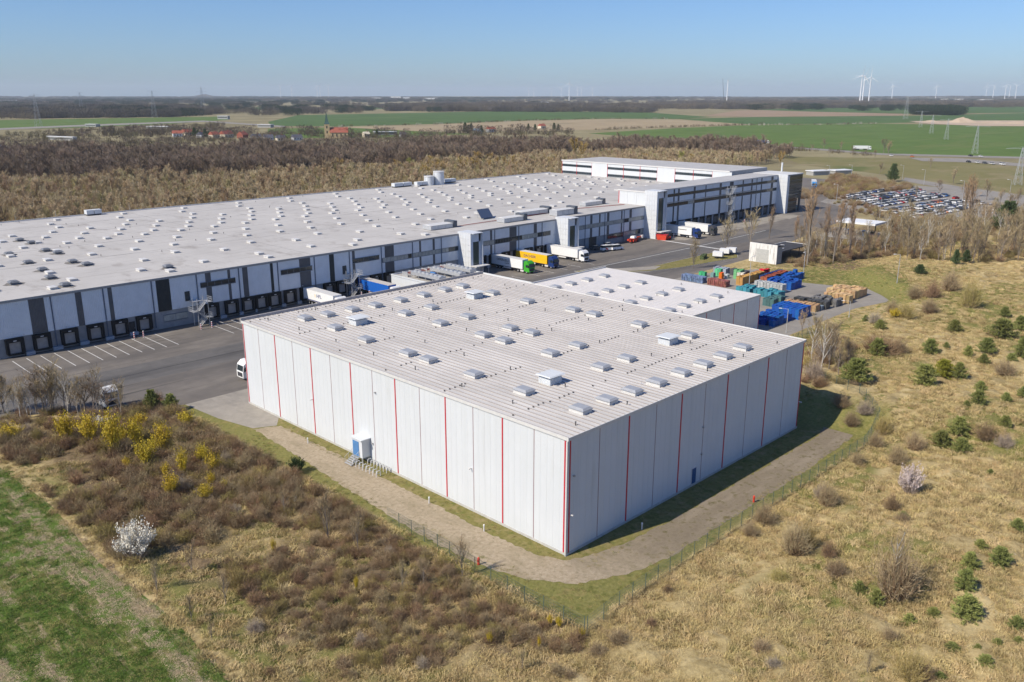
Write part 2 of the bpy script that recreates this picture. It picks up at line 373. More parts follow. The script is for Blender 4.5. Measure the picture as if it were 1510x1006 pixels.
S_out = [(71, 4), (70.5, -1), (68, -5.2), (61, -8.0), (45, -8.9), (30, -8.9), (18, -9.0), (8, -8.8), (2, -7.6), (-3.8, -4.8)]
W_out = [(-7.0, -.3), (-8.7, 6.5), (-8.9, 16), (-7.8, 32), (-6.4, 50), (-5.7, 62.6)]
poly_sheet('gravel_track', W_in + S_in + S_out + W_out, .018, GRAV, step=.6, jitter=.22)
poly_sheet('verge_strip', [(-.05, 64), (-.05, -.05), (60, -.05), (60, -4.2), (14, -3.7), (2, -2.1), (-.9, -.7), (-2.3, 3), (-2.5, 12), (-1.9, 40), (-1.6, 61)], .013, VERGE, step=.7, jitter=.15)
fld = [(-38.8 + .5 * math.sin(i * .7), -60 + i * 4.0) for i in range(0, 46)] + [(-320, 130), (-320, -60)]
poly_sheet('crop_field', fld, .05, CROP)
poly_sheet('grass_island', [(129, 104), (129.6, 110), (141, 103.8), (152, 97.5), (190, 97.3), (190.5, 90), (185, 86.5), (157, 90.5), (146, 94)], .11, VERGE)
poly_sheet('island_path', [(140, 104.6), (146, 101), (155, 96), (149, 94), (143, 97), (137, 101)], .125, CONCR)
for a, b_, c_, d_ in ((128.8, 103.8, 190.7, 90), ):
    kb = MB(); P4 = [(128.9, 103.9), (129.5, 110.2), (141.1, 104), (152, 97.7), (190.2, 97.5), (190.7, 89.9), (185, 86.3), (157, 90.3), (146, 93.8), (128.9, 103.9)]
    for p, q in zip(P4[:-1], P4[1:]): kb.bar((*p, .05), (*q, .05), .1)
    o = part('kerb', kb, PLINTH, None); o['kind'] = 'structure'
# painted bay lines by the docks, and slab fields by the high docks
LBOX = MB().box(-.07, 0, 0, .07, 12.4, .004).mesh('bay_line', PAINT)
asph = bpy.data.objects['asphalt_yard']
for i in range(12): link('bay_line', LBOX, asph, (-21.5 + i * 2.665, 118.7, .018))
for i in range(3): link('bay_line', LBOX, asph, (20.8 + i * 2.67, 118.7, .018))
for i in range(6): link('bay_line', LBOX, asph, (110.5 + i * 6.4, 113, .018), 0, (1, .45, 1))
LL = MB().box(0, -.12, 0, 60, .12, .004).mesh('lane_line', PAINT)
for x, y, r, s in ((130, 109.6, -.02, 1), (192, 108.2, .03, .9), (197, 126.5, -1.63, .5)): link('lane_line', LL, asph, (x, y, .024), r, (s, 4 if s == .5 else 1, 1))
for i in range(5):
    x0 = 226 + i * 14.3; poly_sheet('concrete_slab', [(x0, 133.9), (x0 + 13.7, 133.9), (x0 + 13.9, 120), (x0 + .2, 119)], .02, CONCR, parent=asph)
poly_sheet('concrete_slab', [(196, 133.9), (225, 133.9), (225, 119.5), (203, 119.2), (197, 126)], .02, CONCR, parent=asph)
# car park and roads beyond
poly_sheet('car_park_paving', [(352, 138), (330, 108), (312, 88), (318, 76), (370, 50), (420, 46), (445, 70), (470, 118), (468, 142), (420, 150), (385, 146)], .03, YARD)
poly_sheet('access_road', [at(1335, 262)[:2], at(1420, 276)[:2], at(1510, 288)[:2], at(1510, 294)[:2], at(1420, 282)[:2], at(1330, 267)[:2]], .05, YARD)
GREEN1 = ramp_layers('field_green', [((.085, .135, .03), (.11, .165, .04), .02), ((.13, .16, .05), .012, .6, .05, (.3, 1.4, 1))], 1, 0)
GREEN2 = ramp_layers('field_dark_green', [((.065, .11, .035), (.085, .14, .04), .01), ((.10, .14, .05), .006, .6, .06, None)], 1, 0)
TAN = ramp_layers('field_stubble', [((.30, .235, .145), (.36, .285, .18), .02), ((.24, .20, .12), .01, .6, .06, None)], 1, 0)
PLOUGH = ramp_layers('field_ploughed', [((.27, .19, .125), (.31, .225, .15), .01)], 1, 0)
MEAD = ramp_layers('meadow', [((.17, .155, .06), (.21, .185, .085), .03), ((.25, .205, .115), .02, .58, .06, (.5, 1, 1)), ((.11, .13, .04), .015, .62, .05, None)], 1, 0)
SAND = ramp_layers('sand', [((.40, .31, .22), (.48, .38, .28), .03)], 1, 0)
def field(name, pix, z, m): return poly_sheet(name, [at(*p, 0.0)[:2] for p in pix], z, m)
field('green_field', [(868, 197), (1000, 189), (1110, 184.5), (1300, 182.5), (1510, 186), (1560, 187), (1560, 236), (1420, 230), (1300, 227), (1150, 217), (990, 206)], .12, GREEN1)
field('stubble_field', [(505, 188), (640, 184), (780, 178.5), (900, 176), (1000, 177), (1134, 182), (1040, 186), (900, 191), (800, 193), (620, 194)], .15, TAN)
field('green_field', [(395, 180), (440, 170), (780, 163.5), (955, 166), (1050, 173), (1000, 175.5), (900, 175), (780, 177.5), (640, 183), (500, 186.5), (400, 186)], .2, GREEN2)
field('ploughed_field', [(1040, 171), (1085, 163.5), (1110, 162.5), (1330, 168), (1335, 170.5), (1110, 172.5)], .25, PLOUGH)
field('dark_green_field', [(1000, 175.5), (1110, 173), (1340, 171), (1510, 167), (1570, 167), (1570, 178), (1450, 178), (1300, 182), (1110, 184), (1050, 180)], .2, GREEN2)
field('green_field', [(1110, 162), (1250, 157), (1510, 156), (1570, 157), (1570, 166), (1340, 168), (1200, 165)], .3, GREEN2)
field('green_field', [(-40, 178), (330, 172), (337, 177), (250, 183), (100, 189), (-40, 192)], .2, GREEN1)
field('green_field', [(240, 163), (330, 159.5), (400, 158), (400, 161), (320, 163)], .3, GREEN2)
field('green_field', [(480, 160.5), (560, 155.5), (640, 155), (600, 160), (520, 162)], .3, GREEN2)
field('meadow', [(1150, 231), (1290, 233), (1420, 236), (1560, 243), (1560, 330), (1510, 288), (1430, 274), (1340, 262), (1240, 250), (1185, 244)], .08, MEAD)
field('meadow', [(900, 207), (990, 208), (1140, 219), (1170, 232), (1080, 232), (940, 218)], .1, MEAD)
field('meadow', [(395, 190), (500, 188), (640, 195), (700, 198), (560, 203), (395, 204)], .1, GREEN1)
field('far_field', [(60, 160), (200, 157), (220, 158), (100, 161)], .3, TAN)
field('reed_meadow', [(-20, 276), (80, 271), (90, 275), (0, 284)], .08, TAN)
field('country_road', [(-30, 190.5), (130, 184), (300, 178), (420, 186), (420, 188), (300, 180), (130, 186.5), (-30, 193)], .25, YARD)
field('country_road', [(1105, 213), (1230, 221), (1300, 226.5), (1400, 229), (1560, 233), (1560, 236), (1400, 231.5), (1300, 229), (1230, 223.5), (1105, 215)], .2, YARD)
field('country_road', [(1340, 233), (1420, 234), (1560, 246), (1560, 250), (1430, 240), (1360, 238)], .2, YARD)

# ================================================================== THE NEAR HALL
def skylight_meshes(w_, d_, h_, dome):
    c = MB().frust((-w_ / 2, -d_ / 2, w_ / 2, d_ / 2), (-w_ / 2 + .06, -d_ / 2 + .06, w_ / 2 - .06, d_ / 2 - .06), -.05, h_).mesh('skylight', CURB)
    a = (-w_ / 2 - .08, -d_ / 2 - .08, w_ / 2 + .08, d_ / 2 + .08)
    b_ = MB().box(a[0], a[1], h_ + .003, a[2], a[3], h_ + .09)
    b_.frust((a[0] + .03, a[1] + .03, a[2] - .03, a[3] - .03), (a[0] + .3, a[1] + .3, a[2] - .3, a[3] - .3), h_ + .09, h_ + dome)
    return c, b_.mesh('dome', DOME)
W1, D1, HT = 74.2, 56.9, 15.0
hall = thing('warehouse_hall', 'tall white box hall with thin red vertical stripes and grey ribbed metal roof', 'warehouse')
part('wall_core', MB().box(.14, .14, .02, D1 - .02, W1 - .02, 14.55), WHITE, hall)
part('plinth', MB().box(-.06, -.06, 0, D1 + .06, W1 + .06, .32), PLINTH, hall)
nW, nS = 14, 10; bw, bs = W1 / nW, D1 / nS
for i in range(nW): clad(hall, WHITE, (i + 1) * bw - .04, .33, bw - .08, 14.45, 0.0, 1.06, .02, west=True, ratio=.955)
for i in range(nS): clad(hall, WHITE, i * bs + .04, .33, bs - .08, 14.45, 0.0, 1.12, .02, ratio=.955)
RTW = MB().box(-.05, -.10, 0, .1, .10, 14.4).mesh('red_strip', RED); THW = MB().box(-.012, -.04, 0, .1, .04, 14.4).mesh('joint_strip', THIN)
RTS = MB().box(-.10, -.05, 0, .10, .1, 14.4).mesh('red_strip', RED); THS = MB().box(-.04, -.012, 0, .04, .1, 14.4).mesh('joint_strip', THIN)
for i in range(1, nW): link('red_strip' if i % 2 == 0 else 'joint_strip', RTW if i % 2 == 0 else THW, hall, (0, i * bw, .34))
link('red_strip', RTW, hall, (0, .42, .34)); link('red_strip', RTW, hall, (0, W1 - .3, .34))
for i in range(1, nS): link('red_strip' if i % 2 == 0 else 'joint_strip', RTS if i % 2 == 0 else THS, hall, (i * bs, 0, .34))
link('red_strip', RTS, hall, (.36, 0, .34)); link('red_strip', RTS, hall, (D1 - .25, 0, .34))
part('corner_post', MB().box(-.09, -.09, .0, .14, .14, 14.8), LTRIM, hall)
part('downpipe', MB().tube((-.16, -.02, .02), (-.16, -.02, 14.6), .07, .07, 8), LTRIM, hall)
# roof: separate ribbed sheets, each with its standing seam
NR = 60; rw = (D1 + .1) / NR
sh = MB().box(0, 0, -.06, rw - .012, W1 + .1, 0); sh.k = 1
sh.frust((-.012, 0, .10, W1 + .1), (.01, 0, .078, W1 + .1), 0.0, .10)
SHEET = sh.mesh('roof_sheet', PINKROOF, SEAM)
for i in range(NR): link('roof_sheet', SHEET, hall, (-.05 + i * rw, -.05, 14.96))
fs = MB(); fs.box(-.16, -.16, 14.62, -.06, W1 + .16, 15.04); part('verge_flashing', fs, LTRIM, hall)
fs = MB(); fs.box(-.055, -.16, 14.62, D1 + .16, -.06, 15.01); part('eaves_flashing', fs, LTRIM, hall)
fs = MB(); fs.box(-.16, W1 + .06, 14.5, D1 + .16, W1 + .36, 15.45); part('parapet', fs, mat('parapet_grey', (.36, .34, .335), .6, .08, 1), hall)
fs = MB(); fs.box(D1 + .06, -.16, 14.62, D1 + .16, W1 + .05, 15.06); part('verge_flashing', fs, LTRIM, hall)
SKC, SKD = skylight_meshes(1.75, 2.3, .40, .30)
HALL_SKY = [(8.1, 67.1), (12.4, 66.7), (17.5, 66.6), (22.3, 66.2), (28.2, 66.2), (34.0, 66.5), (39.8, 67.0), (44.5, 67.0), (8.2, 58.1), (22.5, 57.6), (28.5, 57.7), (44.5, 58.3), (7.5, 48.6), (22.3, 48.0), (28.5, 48.0), (7.5, 38.2), (7.5, 33.5), (22.4, 37.6), (28.4, 37.5), (22.3, 32.8), (7.5, 23.8), (44.2, 48.7), (45.2, 38.3), (45.3, 33.6), (45.3, 23.8), (28.7, 32.9), (28.4, 22.9), (45.3, 14.0), (45.3, 4.4), (22.4, 23.1), (28.3, 13.4), (22.4, 13.5), (7.4, 14.1), (28.3, 4.0), (33.9, 4.0), (39.3, 4.1), (22.4, 3.9), (17.3, 4.1), (12.3, 4.3), (7.4, 4.5)]
for x, y in HALL_SKY: s = link('skylight', SKC, hall, (x, y, 15.03)); link('dome', SKD, s)
vb = MB().box(-1.15, -1.05, -.05, 1.15, 1.05, .85)
for k in range(5): vb.box(-1.19, -1.09, .08 + k * .15, 1.19, 1.09, .13 + k * .15)
VB = vb.mesh('ventilator', WHITE); VC = MB().frust((-1.55, -1.4, 1.55, 1.4), (-1.4, -1.2, 1.4, 1.2), 1.12, 1.24).box(-.9, -.8, .85, .9, .8, 1.12).mesh('cap', WHITE)
for x, y in ((12.9, 58.4), (40.0, 58.6), (40.0, 14.3), (13.0, 14.6)):
    v = link('ventilator', VB, hall, (x, y, 15.03)); link('cap', VC, v)
STUB = MB().tube((0, 0, -.05), (0, 0, .38), .07, .07, 6).tube((0, 0, .38), (0, 0, .46), .12, .1, 6).mesh('vent_pipe', DARKM)
ROD = MB().tube((0, 0, -.05), (0, 0, 1.1), .025, .012, 5).mesh('lightning_rod', GREYM)
CLIP = MB().box(-.08, -.08, 0, .08, .08, .12).mesh('roof_anchor', DARKM)
for j in range(8):
    for i in range(6):
        x, y = 3.6 + i * 9.6 + rnd.uniform(-.3, .3), 2.2 + j * 9.9 + rnd.uniform(-.4, .4)
        if min(abs(x - a) + abs(y - c) for a, c in HALL_SKY) > 2.4: link('vent_pipe', STUB, hall, (x, y, 15.0))
for j in range(6):
    for i in range(0, 58, 1):
        x, y = .6 + i * .95, 9.4 + j * 12.6 + (i % 7) * .05
        if rnd.random() < .55 and min(abs(x - a) + abs(y - c) for a, c in HALL_SKY) > 2.2: link('roof_anchor', CLIP, hall, (x, y, 14.99))
for x, y in HALL_SKY[::3]: link('lightning_rod', ROD, hall, (x - 1.3, y + 1.5, 15.0))
# entrance porch on the lit wall, side door, lamps
po = part('entrance_porch', MB().box(-1.5, 38.3, 1.0, -.02, 40.7, 3.75).box(-1.75, 38.1, 3.75, -.02, 40.9, 3.92), WHITE, hall)
part('door', MB().box(-1.56, 39.05, 1.08, -1.505, 40.55, 3.4), mat('blue_glass_door', (.07, .20, .42), .25, .1, 1, spec=.5), po)
part('post', MB().box(-1.45, 38.4, .0, -1.3, 38.55, 1.0).box(-1.45, 40.45, 0, -1.3, 40.6, 1.0), GALV, po)
stp = MB()
for k in range(5): stp.box(-1.9 - k * .3, 39.0, .92 - k * .19, -1.6 - k * .3, 40.6, .97 - k * .19)
for y in (39.0, 40.6):
    stp.bar((-1.55, y, 1.0), (-3.1, y, .1), .05); stp.bar((-1.55, y, 2.0), (-3.1, y, 1.05), .035)
    for k in range(3): stp.bar((-1.7 - k * .65, y, .92 - k * .38), (-1.7 - k * .65, y, 1.92 - k * .4), .03)
part('steps', stp, GALV, po)
dr = part('door', MB().box(26.1, -.06, .35, 27.3, .02, 2.75), LTRIM, hall); part('door_leaf', MB().box(26.22, -.09, .4, 27.18, -.055, 2.65), mat('blue_door', (.03, .09, .22), .4), dr)
lamp = MB().box(-.5, -.07, 0, 0, .07, .1).bar((0, 0, .05), (.02, 0, .05), .05).mesh('wall_lamp', LTRIM)
for y in (53, 16.1): link('wall_lamp', lamp, hall, (-.02, y + .2, 6.0))
link('wall_lamp', lamp, hall, (.5, -.05, 5.2), math.pi / 2); link('wall_lamp', lamp, hall, (56.7, -.05, 4.6), math.pi / 2)
CAMB = MB().box(-.1, -.25, 0, .1, 0, .18).mesh('camera_box', GREYM)
for x, z in ((1.0, 9.9), (28.25, 8.2), (28.25, 4.2)): link('camera_box', CAMB, hall, (x, -.02, z))
link('camera_box', CAMB, hall, (-.02, 36.4, 11.3), -math.pi / 2); link('camera_box', CAMB, hall, (-.02, 37.6, 3.1), -math.pi / 2)

# ================================================================== THE LOW HALL
low = thing('low_warehouse_hall', 'low grey-walled hall with pale flat roof behind the red-striped hall', 'warehouse')
X0, X1, Y0, Y1, HL = 57.3, 107.5, 35.5, 80.5, 8.3
part('wall_core', MB().box(X0, Y0 + .13, .02, X1, Y1, HL - .1), SILVER, low)
for i in range(9): clad(low, SILVER, X0 + i * 5.578 + .03, .2, 5.578 - .06, HL - .35, Y0, .9, .03, ratio=.93)
for i in range(1, 9): link('red_strip' if i % 2 else 'joint_strip', (MB().box(-.07, -.03, 0, .07, .1, 7.8) if i % 2 else MB().box(-.035, -.012, 0, .035, .1, 7.8)).mesh('strip', RED if i % 2 else THIN), low, (X0 + i * 5.578, Y0, .2))
part('red_strip', MB().box(X1 - .1, Y0 - .04, .1, X1 + .06, Y0 + .1, 8.0), RED, low)
part('roof', MB().box(X0, Y0 - .02, HL - .1, X1 + .05, Y1 + .05, HL), mat('pale_roof', (.60, .57, .55), .6, .05, .3), low)
part('flashing', MB().box(X0, Y0 - .08, HL - .3, X1 + .1, Y0 - .025, HL + .04).box(X1 + .055, Y0 - .08, HL - .3, X1 + .12, Y1 + .1, HL + .04), LTRIM, low)
part('parapet', MB().box(X0, Y1 + .06, HL - .4, X1 + .12, Y1 + .3, HL + .35), LTRIM, low)
LS = MB().frust((-.012, 0, .05, 44.9), (.004, 0, .034, 44.9), 0, .05).mesh('roof_seam', mat('pale_seam', (.52, .50, .48), .6))
for i in range(1, 42): link('roof_seam', LS, low, (X0 + i * 1.2, Y0 + .05, HL + .001))
for x in (79.7, 85.3, 91.4, 98.0, 73.4, 67.4):
    for y in (41.2, 51.3, 62.2, 73.4): s = link('skylight', SKC, low, (x, y, HL)); link('dome', SKD, s)
for i in range(14):
    link('vent_pipe', STUB, low, (76 + (i % 7) * 4.6, 38 + 13 * (i // 7) + rnd.uniform(0, 4), HL))
# plant room with cooling sets between the halls
pl = thing('plant_room', 'low white flat-roofed plant room carrying long rooftop coolers', 'building')
part('wall', MB().box(74.5, 82, .02, 94, 130, 3.95), WHITE, pl); part('roof', MB().box(74.6, 82.1, 3.95, 93.9, 129.9, 4.02), mat('plant_roof', (.38, .36, .33), .8, .15, 1), pl)
part('parapet', MB().box(74.4, 82, 3.95, 74.6, 130, 4.35).box(93.9, 82, 3.95, 94.1, 130, 4.35).box(74.6, 129.85, 3.95, 93.9, 130.05, 4.35), WHITE, pl)
def cooler(x, y, L, label):
    c = thing('rooftop_cooler', label, 'cooler', (x, y, 4.02), 0, 'rooftop coolers on the plant room')
    part('frame', MB().box(-1.15, 0, .9, 1.15, L, 1.75), GALV, c)
    n = int(L / 1.6)
    for k in range(n):
        yy = (k + .5) * L / n
        part('fan', MB().tube((0, yy, 1.75), (0, yy, 2.0), .62, .62, 12).tube((0, yy, 1.98), (0, yy, 2.02), .5, .5, 12), GALV, c)
    for k in range(5):
        for sx in (-1, 1): part('leg', MB().box(sx * 1.0 - .05, k * (L - .2) / 4, -.03, sx * 1.0 + .05, k * (L - .2) / 4 + .1, .9), GALV, c)
    part('pipe', MB().tube((1.3, 0, 1.1), (1.3, L, 1.1), .09).tube((1.3, 0, 1.45), (1.3, L, 1.45), .07), GALV, c)
cooler(77.4, 111.5, 12.0, 'long galvanised cooler on plant room roof edge beside the white parapet')
cooler(84.6, 111.5, 12.5, 'long galvanised cooler in the middle of the plant room roof')
cooler(90.3, 113.5, 10.5, 'long galvanised cooler on plant room roof next to the stair tower')
ps = thing('pipe_rack', 'tangle of red and grey pipes on rack across plant room roof', 'pipe rack', (0, 0, 4.02))
pk = MB()
for k in range(5): pk.tube((76 + k * .3, 126.6 - k * .35, .6 + .2 * (k % 3)), (93, 126.6 - k * .35, .6 + .2 * (k % 3)), .08)
part('pipe', pk, mat('red_pipe', (.35, .08, .07), .5), ps)
pk = MB()
for k in range(8): pk.box(76 + k * 2.3, 124.6, -.03, 76.1 + k * 2.3, 127, 1.3)
part('rack', pk, GALV, ps)
for k in range(6): part('pipe', MB().tube((79.8 + k * 2.2, 124.4, .5), (79.8 + k * 2.2, 120.5 - k % 3, .5), .07), GALV, ps)
bl = thing('blue_pump_set', 'small blue pump set among the coolers on plant room roof', 'pump', (80.9, 119.5, 4.02))
part('body', MB().box(-.7, -1.2, 0, .7, 1.2, .9).tube((0, -1, 1.1), (0, 1, 1.1), .35, .35, 10), mat('pump_blue', (.05, .16, .38), .5), bl)

# ================================================================== THE MAIN WAREHOUSE
wh = thing('distribution_warehouse', 'huge long warehouse with pale flat roof, loading docks and stair towers', 'warehouse', (0, 0, 0))
YF = 134.0
part('wall_core', MB().box(-23, YF, .02, 279, 256, 11.6), CONC, wh)
part('roof', MB().box(-23.2, YF - .35, 11.7, 279, 256.2, 12.0), MEMB, wh)
part('roof_edge', MB().box(-23.3, YF - .45, 11.55, 197.3, YF - .36, 12.06), mat('edge_grey', (.30, .30, .30), .5), wh)
part('parapet', MB().box(-23.3, 256.21, 11.5, 279, 256.5, 12.35).box(-23.35, YF - .3, 11.5, -23.21, 256.2, 12.12), LTRIM, wh)
part('wall_end', MB().box(-23.25, YF - .2, .02, -23.0, 256, 11.55), WHITE, wh)
def cut_row(x0, x1, z0, z1, darks, guts, y=YF - .25, vdark=()):
    cuts = sorted(set([x0, x1] + [c for d in darks for c in d if x0 < c < x1] + [g_ for g_ in guts if x0 < g_ < x1]))
    for a, b_ in zip(cuts[:-1], cuts[1:]):
        mid = (a + b_) / 2; dk = next((d for d in darks if d[0] < mid < d[1]), None)
        m_ = SILVER if dk is None else (DKCHAR if dk in vdark else CHAR)
        if b_ - a > .15: clad(wh, m_, a + .015, z0, b_ - a - .03, z1 - z0, y, .36 if dk is None else .3, .06)
def gutters(xs, z0, z1, y=YF - .32):
    for x in xs: part('gutter_pipe', MB().box(x - .11, y - .03, z0, x + .11, y + .1, z1), mat('gutter_dark', (.10, .13, .18), .5), wh)
D1a = [(-16.2, -13.2), (-7.0, -5.7), (-.2, .7), (10.5, 13.7), (22.4, 23.8), (28.1, 28.8), (32.0, 33.4), (39.6, 40.4), (48.0, 51.3), (57.1, 58.6), (64.4, 65.3)]
G1 = [-11.9, -1.2, 9.5, 20.2, 31.0, 41.7, 52.5, 63.5, 74.2]
cut_row(-23, 74.2, 4.15, 11.62, D1a, G1, vdark=(D1a[3], D1a[7], D1a[9])); gutters(G1, .6, 11.6)
D1b = [(75.4, 78.6), (87.8, 88.5), (92.9, 93.7)]; G1b = [85.3, 96.2]
for z0, z1 in ((4.15, 6.9), (8.3, 11.62)): cut_row(74.25, 103, z0, z1, D1b, G1b)
gutters(G1b, .6, 11.6)
D2 = [(116.3, 117.2), (124.9, 128.1), (136.2, 137.7)]; G2 = [118.3, 129.1, 140.2]
for z0, z1 in ((3.7, 6.9), (8.45, 11.62)): cut_row(107.2, 147, z0, z1, D2, G2)
cut_row(144.5, 147, 6.93, 8.42, [], []); gutters(G2, .6, 11.6)
D3 = [(165.1, 166.3), (170.0, 170.8), (174.5, 175.8), (182.7, 183.5), (187.7, 189.1)]; G3 = [162.4, 173.3, 184.5]
for z0, z1 in ((3.75, 6.95), (8.45, 11.62)): cut_row(151.5, 197, z0, z1, D3, G3)
gutters(G3, .4, 11.6)
FRAME = mat('window_frame', (.16, .19, .23), .5); 
def window_band(x0, x1, z0, z1, n, y=YF - .12, pale=.3, name='window_band', seed=0, dark=GLASS):
    q = random.Random(seed); f = MB().box(x0, y, z0, x1, y + .1, z1)
    f.box(x0, y - .12, z0 - .1, x1, y, z0); f.box(x0, y - .12, z1, x1, y, z1 + .08)
    o = part(name, f, FRAME, wh); p = (x1 - x0) / n; ms = [MB().box(.06, 0, 0, p - .06, .04, z1 - z0 - .12).mesh('pane', mm) for mm in (dark, BLIND)]
    run = False
    for i in range(n):
        if q.random() < .35: run = q.random() < pale
        link('pane', ms[1 if run else 0], o, (x0 + i * p, y - .05, z0 + .06))
for a, b_ in ((21.0, 30.0), (42.5, 51.7), (64.4, 73.4)): window_band(a, b_, 8.2, 9.35, 5, YF - .34, 0, 'window', 3)
window_band(74.7, 103, 6.95, 8.25, 22, pale=.45, seed=4); window_band(107.3, 144.4, 6.95, 8.4, 30, pale=.4, seed=6); window_band(152.5, 196.5, 7.0, 8.4, 34, pale=.75, seed=9)
window_band(175, 196.5, 1.9, 3.5, 14, pale=.5, seed=5, y=YF - .1)
window_band(11.5, 17.3, 1.6, 3.1, 2, pale=1, seed=1, y=YF - .08, name='window')
en = part('entrance_recess', MB().box(152.5, YF - .1, .05, 156.8, YF + .05, 3.6), DKCHAR, wh)
part('door', MB().box(153, YF - .16, .05, 154.6, YF - .11, 2.6).box(154.8, YF - .16, .05, 156.4, YF - .11, 2.6), GLASS, en)
part('entrance_recess', MB().box(165, YF - .1, .05, 169, YF + .05, 4.6), DKCHAR, wh)
# loading docks: rubber shelter, leaf, buffers
sm_ = MB().box(-1.75, -.75, .75, -1.15, 0, 4.0).box(1.15, -.75, .75, 1.75, 0, 4.0).box(-1.15, -.75, 3.2, 1.15, 0, 4.0).box(-1.5, -.9, .55, 1.5, -.02, .75)
SHELT = sm_.mesh('dock_shelter', BLACK); lf = MB().box(-1.14, -.12, .76, 1.14, -.02, 3.19)
for k in range(4): lf.box(-1.1, -.16, .85 + k * .6, 1.1, -.12, 1.35 + k * .6)
LEAFM = lf.mesh('dock_leaf', LEAF); BUF = MB().box(-1.05, -1.2, 0, -.55, 0, .62).box(.55, -1.2, 0, 1.05, 0, .62).mesh('dock_buffer', PLINTH)
DNUM = MB().box(-.3, -.82, 3.42, .3, -.755, 3.62).mesh('number_plate', LTRIM)
DOCKS = [-19.9, -14.7, -9.2, -3.8, 1.5, 6.9, 23.3, 28.4, 32.8, 36.5, 40.2, 44.7, 49.4, 56.6, 60.6, 66.6, 71.9, 76.5, 112.5, 117.6, 123.0, 128.4, 133.6, 138.6, 143.3]
for x in DOCKS:
    d = link('dock_shelter', SHELT, wh, (x, YF, 0)); link('dock_leaf', LEAFM, d); link('number_plate', DNUM, d)
pb = MB().box(-.95, -.95, 0, .95, 0, .7).mesh('loading_plinth', mat('blue_grey_concrete', (.34, .37, .41), .8))
for a, b_ in zip(DOCKS[:-1], DOCKS[1:]):
    if 3.4 < b_ - a < 7: link('loading_plinth', pb, wh, ((a + b_) / 2, YF - .02, 0), 0, ((b_ - a - 3.5) / 2.2 + .1, 1, 1))
sd_ = part('door', MB().box(3.6, YF - .08, .1, 4.9, YF, 3.0), DKCHAR, wh); part('handle', MB().box(4.7, YF - .12, 1.4, 4.78, YF - .08, 1.6), GREYM, sd_)
for x in (17.6, 61.7): part('door', MB().box(x - .6, YF - .36, 5.6, x + .6, YF - .26, 7.9), DKCHAR, wh)
for i in range(26): link('wall_lamp', lamp, wh, (-18 + i * 8.3, YF - .3, 4.45), math.pi / 2) if not 103 < -18 + i * 8.3 < 107 else None
# stair towers with glass strip and white fin
TILE = mat('white_tile_cladding', (.60, .615, .63), .45, .04, .8)
def tower(x0, x1, z1, yf=128.2):
    o = part('stair_tower', MB().box(x0 + .13, yf + .13, .02, x1 - .02, YF, z1 - .05).box(x0, yf - .05, z1 - .05, x1 + .02, YF, z1 + .1), TILE, wh)
    n = int((YF - yf) / 1.16); p = (YF - yf) / n; nz = int(z1 / 1.7); pz = (z1 - .1) / nz
    tl = MB().box(0, .02, .02, .12, p - .02, pz - .02).mesh('tile_panel', TILE)
    for i in range(n):
        for k in range(nz): link('tile_panel', tl, o, (x0, yf + i * p, .05 + k * pz))
    part('glass_strip', MB().box(x0 + .9, yf + .05, 2.4, x1 - .9, yf + .12, z1 - 2.6), mat('green_glass', (.03, .055, .05), .1, .2, .4, spec=.6), o)
    part('cladding', MB().box(x0, yf, .02, x0 + .9, yf + .12, z1).box(x0 + .9, yf, z1 - 2.6, x1 - .3, yf + .12, z1).box(x1 - .9, yf, .02, x1 - .3, yf + .12, z1), SILVER, o)
    part('fin', MB().box(x1 - .28, yf - 1.0, .02, x1, yf + .12, z1 - .06).box(x0 + .2, yf - 1.0, z1 - .06, x1, yf - .06, z1 + .09), TILE, o)
    part('canopy', MB().box(x0 - .2, yf - 2.6, 2.7, x1 + 1.2, yf - .02, 2.95), LTRIM, o)
    part('post', MB().tube((x1 + .9, yf - 2.3, 0), (x1 + .9, yf - 2.3, 2.7), .07), LTRIM, o)
tower(103, 107.2, 12.55); tower(147, 151.4, 12.7); tower(197, 202, 17.75)
# high front block
HB = 17.2
part('high_block', MB().box(198, YF, 0.02, 300, 147, HB - .3), CONC, wh)
part('high_roof', MB().box(197.8, YF - .35, HB - .3, 311, 147.2, HB), mat('grey_membrane', (.42, .41, .40), .75, .08, .2), wh)
part('roof_edge', MB().box(201, YF - .45, HB - .4, 300, YF - .36, HB + .06).box(197.7, YF - .4, HB - .45, 197.79, 147.3, HB + .08), LTRIM, wh)
for i in range(3): clad(wh, WHITE, 138.3 + i * 4.35, 11.9, 4.3, HB - 12.3, 197.86, .9, .03, west=True, ratio=.94)
part('red_strip', MB().box(197.78, 146.6, 11.95, 197.86, 146.9, HB - .4), RED, wh)
DB = [(215.5, 216.4), (218.5, 219.7), (229.5, 230.9), (238.1, 238.8), (248.8, 250.4), (256.8, 259.8), (267.2, 268.1), (274.6, 275.8), (279.0, 279.6), (283.1, 284.0), (292.0, 294.0)]
for z0, z1 in ((4.3, 10.15), (11.5, 13.95), (15.15, 16.8)): cut_row(202, 298, z0, z1, DB, [223.5, 234, 244, 262.5, 272, 288.4], vdark=DB[::3])
window_band(202.2, 297.5, 10.2, 11.45, 64, pale=.08, seed=12); window_band(202.2, 297.5, 14.0, 15.1, 64, pale=.05, seed=13)
PIL = MB().box(-.45, -.5, 0, .45, 0, 4.2).mesh('pillar', mat('grey_pillar', (.24, .26, .29), .7)); BAY = MB().box(-1.7, -.12, .1, 1.7, -.01, 4.1).box(-1.7, -.55, 3.4, 1.7, -.12, 4.1).mesh('dock_bay', BLACK)
BLF = MB().box(-1.2, -.2, .8, 1.2, -.13, 3.2).mesh('dock_leaf', mat('dim_leaf', (.10, .10, .10), .6))
